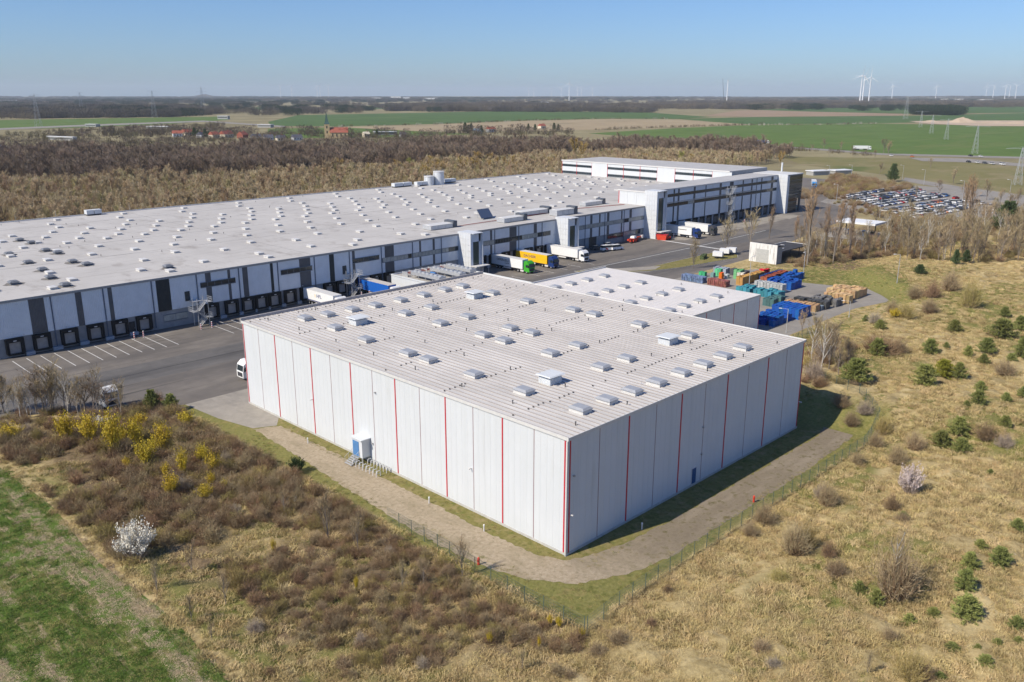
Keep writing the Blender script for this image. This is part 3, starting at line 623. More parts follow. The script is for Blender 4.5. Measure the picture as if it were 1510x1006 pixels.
for i in range(18):
    x = 205.5 + i * 5.2
    d = link('dock_bay', BAY, wh, (x, YF, 0)); link('dock_leaf', BLF, d); link('pillar', PIL, wh, (x + 2.6, YF - .03, 0))
# high rear wing
part('wing', MB().box(279.14, 147.05, 0.02, 312, 247.8, 18.7), CONC, wh)
part('wing_roof', MB().box(278.9, 147.3, 18.7, 312.3, 248, 19.0), mat('grey_membrane', (.42, .41, .40)), wh)
part('roof_edge', MB().box(278.7, 147.3, 18.6, 278.89, 248.1, 19.2), LTRIM, wh)
YS = [247.8 - 10.17 * k for k in range(11)]
for k in range(10):
    yb = YS[k]; blank = k in (2, 6, 9)
    segs = ((12.0, 18.6),) if blank else ((13.65, 15.85), (17.15, 18.6))
    for z0, z1 in segs: clad(wh, WHITE, yb - .08, z0, 10.0, z1 - z0, 279.0 if not blank else 278.85, 1.0, .02, west=True, ratio=.95)
    if not blank:
        for z0, z1 in ((12.4, 13.6), (15.9, 17.1)):
            f = part('window_band', MB().box(279.05, yb - 10.05, z0, 279.13, yb - .1, z1), FRAME, wh)
            pm = MB().box(-.03, .07, 0, .03, 1.03, z1 - z0 - .2).mesh('pane', GLASS)
            for j in range(9): link('pane', pm, f, (279.02, yb - 10.0 + j * 1.1, z0 + .1))
    part('red_strip', MB().box(278.9, yb - .1, 12, 279.1, yb + .1, 18.6), RED, wh)
# glass office end
part('fin_wall', MB().box(298, 128.9, .02, 298.35, YF, 17.5).box(298.35, 129.2, 0.02, 300.6, 129.6, 17.3), TILE, wh)
tl = MB().box(-.06, .03, .03, 0, 1.67, 1.7).mesh('tile_panel', TILE); fo = part('tile_wall', MB().box(297.98, 129, .1, 298, 129.1, .2), TILE, wh)
for i in range(3):
    for k in range(10): link('tile_panel', tl, fo, (297.985, 128.95 + i * 1.69, .05 + k * 1.73))
of = part('office_block', MB().box(300.6, 129.4, 6.0, 313.2, 150, 17.0).box(300.6, 129.4, .02, 309, 150, 6.0), mat('office_dark', (.05, .055, .055), .4), wh)
gp = MB().box(.03, -.05, .04, 1.22, 0, 1.78).mesh('pane', mat('office_glass', (.035, .035, .03), .06, .3, .25, spec=.7)); gs = MB().box(.03, -.05, .04, 1.22, 0, .6).mesh('spandrel', mat('office_spandrel', (.11, .105, .085), .3))
for k in range(7):
    for i in range(10):
        if k < 3 and i > 6: continue
        link('pane', gp, of, (300.65 + i * 1.25, 129.39, .15 + k * 2.42)); link('spandrel', gs, of, (300.65 + i * 1.25, 129.39, 1.95 + k * 2.42))
part('column', MB().box(312.4, 129.5, 0.02, 313.2, 130.3, 6.0), CHAR, wh)
part('roof_edge', MB().box(298.4, 129.2, 17.0, 313.6, 150, 17.35), LTRIM, wh); part('chimney', MB().tube((313, 140, 17.2), (313, 140, 21.5), .4, .4, 10), WHITE, wh)
# roof lights of the big roof on their staggered grid
SK2C, SK2D = skylight_meshes(1.55, 2.2, .42, .18)
WDOME = mat('white_dome', (.60, .585, .56), .4, .05, 2); SK2D.materials.clear(); SK2D.materials.append(WDOME)
rows = [(250, 116, 22), (241, 111, 22), (232, 110.6, 22), (223, 95.2, 11.05), (213.8, 90.0, 11.05), (205, 85.4, 11.05), (199, 79.9, 11.05), (187, 73.4, 11.05), (175, 67.1, 11.05), (163, 28.5, 22), (157.3, 17.8, 22), (145, 12.1, 15.6), (139, 16.5, 26)]
cnt = 0
for y, xa, p in rows:
    x = xa - p * math.floor((xa + 20) / p)
    while x < 274:
        if not (x > 100 and y < 152) and not (x > 196 and y < 149) and not (184 < x < 205 and y > 246):
            s = link('skylight', SK2C, wh, (x + rnd.uniform(-.2, .2), y + rnd.uniform(-.2, .2), 11.99)); link('dome', SK2D, s); cnt += 1
        x += p
DVENT = MB().box(-.8, -.8, -.05, .8, .8, .5).frust((-1.1, -1.1, 1.1, 1.1), (-.7, -.7, .7, .7), .5, .85).mesh('roof_fan', mat('weathered_vent', (.16, .17, .19), .6, .3, 2))
STAIN = mat('soot_stain', (.20, .185, .17), .9, .35, 1.5)
for x, y in ((5.8, 212.9), (6.6, 205.5), (6.2, 183.5), (5.5, 161.3), (-3.4, 190.3), (-3.8, 174), (-4.4, 161.7), (-6.7, 139.7), (-6.2, 150.7), (4.4, 167.4), (18.1, 143.7), (5.3, 189.5), (-14, 150), (-13, 182)):
    f = link('roof_fan', DVENT, wh, (x, y, 12.0))
    pts = [(x + (1.2 + 1.3 * rnd.random()) * math.cos(k * .52), y + (1.3 + 2.0 * rnd.random()) * math.sin(k * .52)) for k in range(12)]
    poly_sheet('soot_stain', pts, 12.006, STAIN, parent=wh)
EXP = mat('roof_joint', (.26, .25, .24), .8)
for y in (170, 193, 218, 238): part('roof_joint', MB().box(-23, y, 11.99, 279, y + .12, 12.02), EXP, wh)
for x in (52.5, 107, 162, 216, 240): part('roof_joint', MB().box(x, 134.5, 11.99, x + .14, 256, 12.025), EXP, wh)
for x in np.arange(-20, 275, 5.4):
    part('membrane_lap', MB().box(float(x), 134.2, 11.99, float(x) + .05, 256, 12.008), mat('lap_grey', (.35, .335, .315), .8), wh)
for i in range(60): link('vent_pipe', STUB, wh, (rnd.uniform(-18, 270), rnd.uniform(150, 254), 12.0))
for i in range(24): link('lightning_rod', ROD, wh, (-20 + i * 12.4, 255.6, 12.0), 0, 2.2)
RP = mat('red_pipe', (.35, .08, .07), .5)
part('red_pipe', MB().tube((110.3, 144.1, 12.25), (138.4, 144.9, 12.25), .12).tube((138.4, 144.9, 12.25), (169.8, 146.2, 12.25), .12).tube((169.8, 146.2, 12.25), (194, 141, 12.25), .12), RP, wh)
def hvac(x, y, l, w_, h_, label, big=True):
    o = thing('rooftop_air_handler', label, 'air handler', (x, y, 12.0), 0, 'air handlers on the big roof')
    part('casing', MB().box(0, -w_ / 2, .12, l, w_ / 2, h_), GALV, o); part('base', MB().box(.1, -w_ / 2 + .1, -.03, l - .1, w_ / 2 - .1, .12), DARKM, o)
    part('end_unit', MB().box(l + .01, -w_ / 2 - .2, .0, l + 1.6, w_ / 2 + .2, h_ + .7), mat('unit_dark', (.09, .10, .12), .5), o)
    part('lid', MB().frust((-.1, -w_ / 2 - .1, l, w_ / 2 + .1), (.2, -.3, l - .2, .3), h_ + .002, h_ + .2), LTRIM, o)
    for k in range(3): part('panel', MB().box(.2 + k * l / 3, -w_ / 2 - .04, .3, .2 + (k + .8) * l / 3, -w_ / 2 - .003, h_ - .2), LTRIM, o)
hvac(101, 146, 9, 4, 1.4, 'long galvanised air handler on roof behind the lowest stair tower')
hvac(128, 141, 9, 3.6, 1.5, 'galvanised air handler with dark end unit by the roof edge')
hvac(143, 147.5, 13, 4, 1.6, 'longest galvanised air handler behind the middle stair tower')
hvac(152, 139.5, 9, 3.6, 2.0, 'air handler sitting directly on the middle stair tower roof edge')
hvac(180, 150, 10, 3, 1.4, 'galvanised air handler beside the red pipe near the high block')
sp_ = thing('tilted_panel', 'dark blue tilted panel on stand on the big pale roof', 'panel', (128, 150, 12)); part('panel', MB().quad((0, 0, .5), (5.5, 0, .5), (7.5, 4.5, 2.9), (2, 4.5, 2.9)).quad((0, 0, .4), (2, 4.5, 2.8), (7.5, 4.5, 2.8), (5.5, 0, .4)), mat('solar_blue', (.05, .07, .12), .3), sp_)
part('stand', MB().bar((2.2, 4.3, 0), (2.2, 4.3, 2.75), .1).bar((7.2, 4.3, 0), (7.2, 4.3, 2.75), .1).bar((.3, .2, 0), (.3, .2, .5), .1).bar((5.3, .2, 0), (5.3, .2, .5), .1), GALV, sp_)
for x, y, r, h_, lb in ((190, 251, 2.3, 4.0, 'shorter white storage tank on the roof by the forest side'), (195.2, 250.2, 2.5, 5.9, 'taller white storage tank on the roof by the forest side')):
    o = thing('roof_tank', lb, 'tank', (x, y, 12)); part('shell', MB().tube((0, 0, -.02), (0, 0, h_), r, r, 24), WHITE, o)
    part('rim', MB().tube((0, 0, h_ - .3), (0, 0, h_ + .15), r + .1, r + .1, 24), LTRIM, o); part('ladder', MB().bar((-r - .1, .2, 0), (-r - .1, .2, h_), .05).bar((-r - .1, -.2, 0), (-r - .1, -.2, h_), .05), GALV, o)
    ra = MB()
    for k in range(10): a = k * .628; ra.bar((r * math.cos(a), r * math.sin(a), h_), (r * math.cos(a), r * math.sin(a), h_ + 1.1), .05)
    part('railing', ra, GALV, o)
for x, y, l, lb in ((171, 253.5, 10, 'low white condenser row farthest from the roof tanks'), (182, 251, 6, 'low white condenser next to the shorter roof tank'), (200, 252.5, 7, 'low white condenser next to the taller roof tank'), (39, 254.8, 5, 'pair of white boxes on the forest side roof edge')):
    o = thing('roof_condenser', lb, 'condenser', (x, y, 12)); part('casing', MB().box(0, -1.2, .5, l * .48, 1.2, 1.9).box(l * .52, -1.2, .5, l, 1.2, 1.9), WHITE, o); part('base', MB().box(.2, -1, -.03, l - .2, 1, .5), DARKM, o)

# fire escape stairs
def fire_escape(x, y, levels, hh, label, wdt=2.6):
    o = thing('fire_escape', label, 'stairs', (x, y, 0))
    for px, py in ((0, 0), (wdt, 0), (0, 2.4), (wdt, 2.4)): part('post', MB().box(px - .06, py - .06, 0, px + .06, py + .06, levels * hh + 1.1), GALV, o)
    for k in range(levels):
        z0, z1 = k * hh, (k + 1) * hh; fl = MB(); x0, x1 = (.35, wdt - .35) if k % 2 == 0 else (wdt - .35, .35); yy = .55 if k % 2 == 0 else 1.75
        n = 9
        for j in range(n):
            f_ = (j + .5) / n; xx = x0 + (x1 - x0) * f_; fl.box(xx - .14, yy - .45, z0 + (z1 - z0) * f_, xx + .14, yy + .45, z0 + (z1 - z0) * f_ + .04)
        for s_ in (-.48, .48):
            fl.bar((x0, yy + s_, z0 + .05), (x1, yy + s_, z1), .1); fl.bar((x0, yy + s_, z0 + 1.05), (x1, yy + s_, z1 + 1.05), .06); fl.bar((x0, yy + s_, z0 + .55), (x1, yy + s_, z1 + .55), .04)
        part('flight', fl, GALV, o)
        ld = MB(); ex = wdt if k % 2 == 0 else 0; sg = 1 if k % 2 == 0 else -1
        ld.box(min(ex, ex + sg * 1.1), -.1, z1 - .05, max(ex, ex + sg * 1.1), 2.5, z1)
        for h2 in (.5, 1.0): ld.bar((ex + sg * 1.1, -.1, z1 + h2), (ex + sg * 1.1, 2.5, z1 + h2), .06); ld.bar((ex, -.1, z1 + h2), (ex + sg * 1.1, -.1, z1 + h2), .06)
        for j in range(8): ld.bar((ex + sg * 1.1, -.1 + j * .37, z1), (ex + sg * 1.1, -.1 + j * .37, z1 + 1), .03)
        part('landing', ld, GALV, o)
    part('landing', MB().box(.2, 2.4, levels * hh - .05, wdt, YF - y - .3, levels * hh), GALV, o)
fire_escape(17.6, 129.0, 3, 1.9, 'galvanised zigzag fire escape beside the very dark facade panel')
fire_escape(61.0, 129.6, 3, 1.9, 'galvanised zigzag fire escape next to the blue trailer')
fire_escape(252, 129.5, 7, 2.05, 'tall galvanised zigzag fire escape on the high block')

# ================================================================== VEHICLES
def lettering(txt, size, m, parent, loc, name='lettering', w_=1.0, bold=.012):
    """letters stand on the west side of a trailer: reading direction -y, facing -x"""
    cu = bpy.data.curves.new(name, 'FONT'); cu.body = txt; cu.size = size; cu.align_x = 'CENTER'; cu.align_y = 'CENTER'; cu.extrude = .006; cu.offset = bold; cu.resolution_u = 3
    to = bpy.data.objects.new('tmp', cu); COL.link(to); bpy.context.view_layer.update()
    me_ = bpy.data.meshes.new_from_object(to.evaluated_get(bpy.context.evaluated_depsgraph_get())); bpy.data.objects.remove(to); me_.materials.clear(); me_.materials.append(m); me_.name = name
    o = bpy.data.objects.new(name, me_); COL.link(o); o.parent = parent; o.location = loc; o.rotation_euler = (math.pi / 2, 0, -math.pi / 2); o.scale = (w_, 1, 1); return o
WHEEL = MB().tube((-.17, 0, 0), (.17, 0, 0), .5, .5, 16).mesh('wheel', TYRE); RIMM = MB().tube((-.185, 0, 0), (.185, 0, 0), .27, .27, 10).mesh('rim', RIM)
def wheel(parent, x, y, s=1.0):
    o = link('wheel', WHEEL, parent, (x, y, .5 * s), 0, s); link('rim', RIMM, o)
def paint(n, c): return mat('paint_' + n, c, .45, .04, 2, spec=.3)
def tractor(parent, y, cabm, fuel=LTRIM):
    """cab with nose at y-2.2, looking -y"""
    c = part('cab', MB().prism([(y, .75), (y, 3.55), (y - .5, 3.8), (y - 1.2, 3.75), (y - 1.95, 3.1), (y - 2.2, 1.7), (y - 2.2, .55), (y - 1.3, .55)], -1.24, 1.24), cabm, parent)
    part('windscreen', MB().quad((-1.1, y - 1.985, 2.95), (1.1, y - 1.985, 2.95), (1.1, y - 2.19, 1.9), (-1.1, y - 2.19, 1.9)), GLASS, c)
    for sx in (-1, 1): part('side_window', MB().box(sx * 1.25 - .012, y - 1.75, 1.9, sx * 1.25 + .012, y - .75, 2.7), GLASS, c)
    part('grille', MB().box(-.9, y - 2.24, .8, .9, y - 2.205, 1.6), DARKM, c)
    for sx in (-1, 1): part('mirror', MB().box(sx * 1.42 - .12, y - 2.05, 1.9, sx * 1.42 + .12, y - 1.9, 2.6), DARKM, c)
    for sx in (-1, 1): part('headlight', MB().box(sx * .95 - .2, y - 2.25, .6, sx * .95 + .2, y - 2.2, .8), LTRIM, c)
    part('chassis', MB().box(-.5, y - 1.8, .55, .5, y + 3.4, 1.0), DARKM, parent); part('fuel_tank', MB().box(-1.2, y + .2, .4, -.7, y + 1.6, .95), fuel, parent)
    for yy in (y - 1.1, y + 2.5):
        for sx in (-1, 1): wheel(parent, sx * 1.05, yy)
def trailer(parent, boxm, topm=None, L=13.6, trim=DARKM, y0=0.0):
    b_ = part('trailer_box', MB().box(-1.27, y0 - L, 1.2, 1.27, y0, 3.95), boxm, parent)
    part('roof_sheet', MB().box(-1.28, y0 - L - .01, 3.953, 1.28, y0 + .01, 4.0), topm or LTRIM, b_)
    part('side_rail', MB().box(-1.29, y0 - L, 1.08, 1.29, y0, 1.197), trim, b_)
    part('underframe', MB().box(-.55, y0 - L, .75, .55, y0 - .3, 1.08), DARKM, parent)
    part('side_guard', MB().box(-1.22, y0 - 8.6, .55, -1.18, y0 - 5.4, 1.0).box(1.18, y0 - 8.6, .55, 1.22, y0 - 5.4, 1.0), LTRIM, parent)
    for k in range(3):
        for sx in (-1, 1): wheel(parent, sx * 1.05, y0 - 2.4 - k * 1.35, .98)
    part('landing_gear', MB().box(-.95, y0 - 10.3, .1, -.8, y0 - 10.1, 1.1).box(.8, y0 - 10.3, .1, .95, y0 - 10.1, 1.1), DARKM, parent)
    return b_
WP = paint('white', (.74, .74, .73)); BLP = paint('blue', (.02, .09, .32)); YEL = mat('yellow_tarp', (.80, .46, .01), .6, .05, 1)
def truck(x, y, rz, label, boxm, cabm, top=None, cab=True, txt=()):
    o = thing('articulated_truck' if cab else 'parked_trailer', label, 'truck' if cab else 'trailer', (x, y, .02), rz, 'trucks at the docks and on the yard')
    b_ = trailer(o, boxm, top)
    if cab: tractor(o, -14.2, cabm)
    for t_, s_, m_, yy, z_, ww in txt: lettering(t_, s_, m_, b_, (-1.282, yy, z_), w_=ww)
    return o
NAVY = mat('navy_print', (.02, .03, .16), .5); BLK = mat('black_print', (.02, .02, .02), .5)
truck(117.6, 133.3, 0, 'articulated truck with green cab and white lettered trailer backed to dock', WP, paint('green', (.05, .36, .03)), txt=(('OFFERGELD', 1.05, BLK, -5.2, 2.9, 1.0), ('LOGISTIK', .42, BLK, -6.9, 2.1, 1.1)))
truck(128.6, 133.3, 0, 'articulated truck with yellow trailer and dark blue cab at dock', YEL, paint('cab_blue', (.015, .04, .16)), txt=(('DACHSER', 1.15, NAVY, -6.2, 2.75, 1.05),))
truck(143.3, 133.3, 0, 'plain white articulated truck next to the middle stair tower', WP, WP)
o = truck(49.6, 133.2, 0, 'white articulated truck with blue company letters beside a dark rear dock', WP, WP, txt=(('HFL', 1.25, NAVY, -7.2, 2.75, 1.1),))
part('yellow_bar', MB().box(-1.29, -5.55, 2.3, -1.272, -5.35, 3.15), YEL, o); part('blue_stripe', MB().box(-1.29, -13.4, 1.25, -1.272, -.3, 1.45), NAVY, o)
truck(66.8, 133.2, 0, 'white cabbed truck with bright blue trailer beside the fire escape', mat('blue_tarp', (.01, .10, .42), .5, .05, 1), WP, mat('beige_top', (.5, .46, .42), .7))
o = truck(209.2, 133.3, 0, 'white trailer truck with dark blue cab in front of highest stair tower', WP, paint('cab_blue', (.015, .04, .16)))
part('print_line', MB().box(-1.29, -11.4, 2.9, -1.272, -7.2, 3.1), BLK, o)
truck(220.4, 133.3, 0, 'white trailer truck with dark grey cab at the high block', WP, paint('dark_grey', (.06, .06, .065)))
truck(21.6, 86.8, -math.pi / 2, 'white truck peeking past the corner of the striped hall', WP, WP)
o = thing('tractor_unit', 'white tractor unit without trailer behind the row of bare trees', 'truck', (-18.0, 90.4, .02)); tractor(o, 0, WP)
truck(424, 177, R(-62), 'long white trailer with light blue cab on the road past the office', paint('pale_trailer', (.52, .58, .64)), paint('light_blue', (.03, .22, .52)))
o = truck(345, 152, R(-85), 'white truck with red stripe half hidden behind the glass office', WP, WP)
part('red_stripe', MB().box(-1.29, -13, 2.0, -1.272, -3, 2.5), RED, o)
# cars
SIDE = {'hatch': ([(-2.0, .35), (-2.05, .75), (-1.2, .92), (1.9, .95), (2.0, .8), (2.0, .35)], [(-1.1, .92), (-.35, 1.42), (1.35, 1.45), (1.85, .95)], 2.0),
        'sedan': ([(-2.3, .35), (-2.35, .72), (-1.2, .90), (1.5, .92), (2.25, .88), (2.3, .35)], [(-1.1, .90), (-.25, 1.38), (1.0, 1.38), (1.75, .91)], 2.3),
        'estate': ([(-2.3, .35), (-2.35, .75), (-1.2, .93), (2.2, .96), (2.3, .8), (2.3, .35)], [(-1.1, .93), (-.35, 1.46), (1.75, 1.48), (2.2, .96)], 2.3),
        'van': ([(-2.4, .4), (-2.45, .95), (-1.6, 1.15), (2.4, 1.2), (2.45, .4)], [(-1.65, 1.15), (-1.0, 1.9), (2.3, 1.95), (2.42, 1.2)], 2.4)}
CARW = MB().tube((-.1, 0, 0), (.1, 0, 0), .32, .32, 10).mesh('wheel', TYRE)
_cm = {}
def car_kind(shape, cname, col):
    lo, up, L = SIDE[shape]; pm = paint('car_' + cname, col)
    o = thing('parked_car', 'x', 'car', (0, 0, -50), 0, 'cars in the crowded car park')
    bm_ = MB().prism(lo, -.86, .86)
    # tapering cabin: pillars and roof in paint, glass band as its own part
    n = len(bm_.v); t_ = [(y + (.06 if i < 2 else -.06) * 0, z) for i, (y, z) in enumerate(up)]
    b_ = part('body', bm_, pm, o)
    gl = MB(); k = len(up)
    for sx, inn in ((-1, .80), (1, .80)): pass
    q = [(-.80, up[0]), (-.64, up[1]), (-.64, up[2]), (-.80, up[3])]
    vs = [(x, y, z) for x, (y, z) in q] + [(-x, y, z) for x, (y, z) in q]
    gl.v = vs; gl.f = [(0, 1, 2, 3), (7, 6, 5, 4), (0, 4, 5, 1), (2, 6, 7, 3)]; gl.m = [0] * 4
    part('windows', gl, mat('car_glass', (.025, .028, .03), .35, .1, 1, spec=.25), b_)
    y1, y2, z1, z2 = up[1][0], up[2][0], up[1][1], up[2][1]
    part('roof_panel', MB().quad((-.66, y1 - .05, z1 + .015), (.66, y1 - .05, z1 + .015), (.66, y2 + .05, z2 + .015), (-.66, y2 + .05, z2 + .015)).quad((-.66, y1 - .05, z1 - .02), (-.66, y2 + .05, z2 - .02), (.66, y2 + .05, z2 - .02), (.66, y1 - .05, z1 - .02)), pm, b_)
    for yy in (-L * .62, L * .6):
        for sx in (-1, 1): link('wheel', CARW, o, (sx * .8, yy, .32))
    return Kind(o)
CK = []
for shape, cname, col, wt in (('hatch', 'white', (.74, .74, .74), 8), ('estate', 'silver', (.52, .53, .53), 7), ('sedan', 'black', (.02, .02, .022), 4), ('hatch', 'dark blue', (.02, .05, .18), 2), ('estate', 'dark grey', (.08, .085, .09), 4), ('hatch', 'red', (.42, .02, .02), 3), ('van', 'white', (.74, .74, .74), 1), ('hatch', 'orange', (.62, .16, .02), 1), ('sedan', 'silver', (.55, .55, .55), 5), ('estate', 'blue', (.03, .14, .40), 1)):
    CK.append([shape, cname, col, wt, None])
def park(x, y, rz, pick=None, label=None, group=None):
    c = pick if pick is not None else rnd.choices(range(len(CK)), [k[3] for k in CK])[0]
    if CK[c][4] is None: CK[c][4] = car_kind(*CK[c][:3])
    nm = {'hatch': 'hatchback', 'estate': 'estate car', 'sedan': 'saloon car', 'van': 'van'}[CK[c][0]]
    o = CK[c][4].place((x, y, .035), rz, None, label or f'{CK[c][1]} {nm} parked among the crowded car park rows', group or 'cars in the crowded car park')
    return o
ROWS = [((379, 137.5), (450, 135.5)), ((368, 128.5), (442, 122)), ((364, 123.3), (434, 116.8)), ((352, 114.8), (428, 107.2)), ((348, 109.6), (426, 101.8)), ((336, 99.0), (403, 93.0)), ((332, 93.6), (402, 87.4)), ((324, 85.5), (384, 81.5)), ((324, 80.0), (380, 76.0))]
for ri, (a, b_) in enumerate(ROWS):
    L_ = math.hypot(b_[0] - a[0], b_[1] - a[1]); n = int(L_ / 2.62); dr_ = math.atan2(b_[1] - a[1], b_[0] - a[0])
    for i in range(n):
        if rnd.random() < (.07 if ri < 7 else .3): continue
        f_ = i / n; park(a[0] + (b_[0] - a[0]) * f_, a[1] + (b_[1] - a[1]) * f_ + rnd.uniform(-.2, .2), dr_ + rnd.choice((0, math.pi)) + rnd.uniform(-.03, .03))
for x, y in ((404.6, 85.5), (404.4, 80.3), (413, 93.4), (366.2, 70), (371, 66), (376, 63), (367, 60.3), (383, 58), (398, 76), (390, 70)): park(x, y, 1.2 + rnd.uniform(-.2, .2))
for px, py, c, lb in ((1314, 231, 0, 'white hatchback on the country road by the bare roadside tree'), (1345, 232.5, 7, 'orange car on the country road by the field edge'), (1431, 231, 2, 'black saloon car on the far side of the country road'), (1446, 232, 0, 'white hatchback behind the black saloon on the country road'), (1428, 240, 2, 'black saloon car at the head of the queue on the near lane'), (1441, 241, 0, 'white hatchback in the queue on the near lane'), (1452, 242, 4, 'dark grey estate in the queue on the near lane'), (1463, 243, 1, 'silver estate in the queue on the near lane'), (1478, 244, 6, 'white van closing the queue on the near lane')):
    x, y, _ = at(px, py, 0.0); o = park(x, y, R(-40), c, lb, 'cars on the country road'); o.location.z = .32
x, y, _ = at(1270, 222, 0.0); o = truck(x, y + 8, R(35), 'white box lorry driving on the far country road', WP, WP); o.location.z = .3
x, y, _ = at(1121, 213, 0.0); o = truck(x, y + 8, R(35), 'small blue lorry on the far country road near the thicket', BLP, WP); o.location.z = .3
# vans by the long facade, carts, machines
vk = CK[6]; 
if vk[4] is None: vk[4] = car_kind(*vk[:3])
x, y, _ = at(896, 370, 0.0); o = vk[4].place((x, y, .03), R(70), 1.05, 'white delivery van with red diagonal stripes on the yard', 'white vans on the yard')
part('red_stripe', MB().quad((-.875, .1, .5), (-.875, .9, .5), (-.875, 1.5, 1.15), (-.875, .7, 1.15)).quad((.875, .1, .5), (.875, .7, 1.15), (.875, 1.5, 1.15), (.875, .9, .5)), RED, o)
x, y, _ = at(909, 369, 0.0); vk[4].place((x, y, .03), R(80), 1.05, 'plain white delivery van beside the red-striped van', 'white vans on the yard')
park(172.5, 131.2, R(95), 1, 'silver estate car in the shade by the long facade', 'cars by the facade'); park(164, 130, R(88), 4, 'dark grey estate in the shade by the entrance', 'cars by the facade')
bl_ = thing('boom_lift', 'red boom lift folded flat by the facade', 'boom lift', (186, 130.2, .02), R(10))
LR = mat('lift_red', (.62, .06, .03), .5); part('boom', MB().box(-4.5, -.35, 1.1, 5.5, .35, 1.6), LR, bl_); part('base', MB().box(-1.8, -1, .35, 1.8, 1, 1.1), LR, bl_); part('basket', MB().box(5.5, -.8, .8, 6.6, .8, 1.9), LTRIM, bl_); part('engine_cover', MB().frust((-1.2, -.9, .8, .9), (-1, -.7, .6, .7), 1.6, 2.3), WP, bl_)
for sx in (-1, 1):
    for yy in (-1.3, 1.3): link('wheel', WHEEL, bl_, (yy, sx * .95, .42), math.pi / 2, .85)
fk = thing('forklift', 'red forklift parked under the highest stair tower canopy', 'forklift', (199.5, 124.8, .02), R(40))
part('body', MB().box(-.9, -1.2, .3, .9, 1.2, 1.3), LR, fk); part('cab', MB().box(-.8, -.6, 1.3, -.72, .6, 2.6).box(.72, -.6, 1.3, .8, .6, 2.6).box(-.85, -.7, 2.6, .85, .7, 2.72), DARKM, fk); part('mast', MB().box(-.5, -1.5, .2, -.38, -1.35, 3).box(.38, -1.5, .2, .5, -1.35, 3).box(-.5, -2.6, .15, .5, -1.5, .22), DARKM, fk)
for sx in (-1, 1):
    for yy in (-.8, .8): link('wheel', WHEEL, fk, (sx * .85, yy, .33), 0, .65)
hy = thing('red_container', 'small red skip standing in front of the highest stair tower', 'skip', (197.6, 125.6, .02), R(15)); part('bin', MB().frust((-1, -1.6, 1, 1.6), (-1.2, -2, 1.2, 2), .1, 2.0), LR, hy); part('rim', MB().box(-1.25, -2.05, 2.0, 1.25, 2.05, 2.08), RED, hy); part('feet', MB().box(-.9, -1.4, 0, .9, -1.2, .1).box(-.9, 1.2, 0, .9, 1.4, .1), DARKM, hy)
# trailers on the island
for i, (x, y, lb) in enumerate(((179.5, 90.6, 'small white cargo trailer on the grass island beside low hedge'), (186.0, 92.0, 'small white cargo trailer in the middle of the grass island'), (189.2, 91.4, 'small white cargo trailer at the far tip of the grass island'))):
    o = thing('cargo_trailer', lb, 'trailer', (x, y, .12), R(20)); part('box', MB().box(-1.1, -1.6, .75, 1.1, 1.6, 2.2), WP, o); part('drawbar', MB().bar((0, -1.6, .6), (0, -3, .45), .1), DARKM, o)
    part('floor', MB().box(-1.1, -1.6, .6, 1.1, 1.6, .748), DARKM, o)
    for sx in (-1, 1): link('wheel', WHEEL, o, (sx * 1.15, .2, .36), 0, .7)
x, y = 175.5, 93.6; o = thing('clipped_hedge', 'clipped dark green hedge on the grass island', 'hedge', (x, y, .1), R(20)); HEDGE = o

# ================================================================== STACKED GOODS IN THE YARD
def stack_kind(name, label, cat, w_, d_, h_, layers, col, style='crate', var=.1):
    o = thing(name, label, cat); m_ = mat('stack_' + label[:22].replace(' ', '_'), col, .6, var, 1.5, inst=.24); s = MB(); p = h_ / layers
    if style == 'crate':
        for k in range(layers):
            z = k * p; s.box(-w_ / 2, -d_ / 2, z + .012 if k else 0, w_ / 2, d_ / 2, z + p * .82); s.box(-w_ / 2 + .05, -d_ / 2 + .05, z + p * .82, w_ / 2 - .05, d_ / 2 - .05, z + p + .005)
        part('crates', s, m_, o)
        part('top_rim', MB().box(-w_ / 2, -d_ / 2, h_ + .003, -w_ / 2 + .05, d_ / 2, h_ + .09).box(w_ / 2 - .05, -d_ / 2, h_ + .003, w_ / 2, d_ / 2, h_ + .09).box(-w_ / 2 + .05, -d_ / 2, h_ + .003, w_ / 2 - .05, -d_ / 2 + .05, h_ + .09).box(-w_ / 2 + .05, d_ / 2 - .05, h_ + .003, w_ / 2 - .05, d_ / 2, h_ + .09), m_, o)
    elif style == 'pallet':
        for k in range(layers):
            z = k * p
            for j in range(3): s.box(-w_ / 2, -d_ / 2 + j * (d_ - .12) / 2, z, w_ / 2, -d_ / 2 + j * (d_ - .12) / 2 + .12, z + p * .62)
            for j in range(5): s.box(-w_ / 2 + j * (w_ - .2) / 4, -d_ / 2, z + p * .62, -w_ / 2 + j * (w_ - .2) / 4 + .2, d_ / 2, z + p)
        part('pallets', s, m_, o)
    elif style == 'drum':
        for k in range(layers):
            for a in (-1, 1):
                for b2 in (-1, 1):
                    part('drum', MB().tube((a * .3, b2 * .3, k * p), (a * .3, b2 * .3, k * p + p * .96), .28, .28, 9).tube((a * .3, b2 * .3, k * p + p * .45), (a * .3, b2 * .3, k * p + p * .5), .295, .295, 9), m_, o)
    return Kind(o)
def fill(kind, x0, x1, y0, y1, dx, dy, gone=.04, lab=None, grp=None, rz=0, hs=(1, 1), z=.03):
    nx_, ny_ = max(1, int((x1 - x0) / dx)), max(1, int((y1 - y0) / dy))
    for i in range(nx_):
        for j in range(ny_):
            if rnd.random() < gone: continue
            kind.place((x0 + (i + .5) * dx + rnd.uniform(-.04, .04), y0 + (j + .5) * dy + rnd.uniform(-.04, .04), z), rz + rnd.uniform(-.03, .03), (1, 1, rnd.uniform(*hs)), lab, grp)
BLU = (.012, .085, .34)
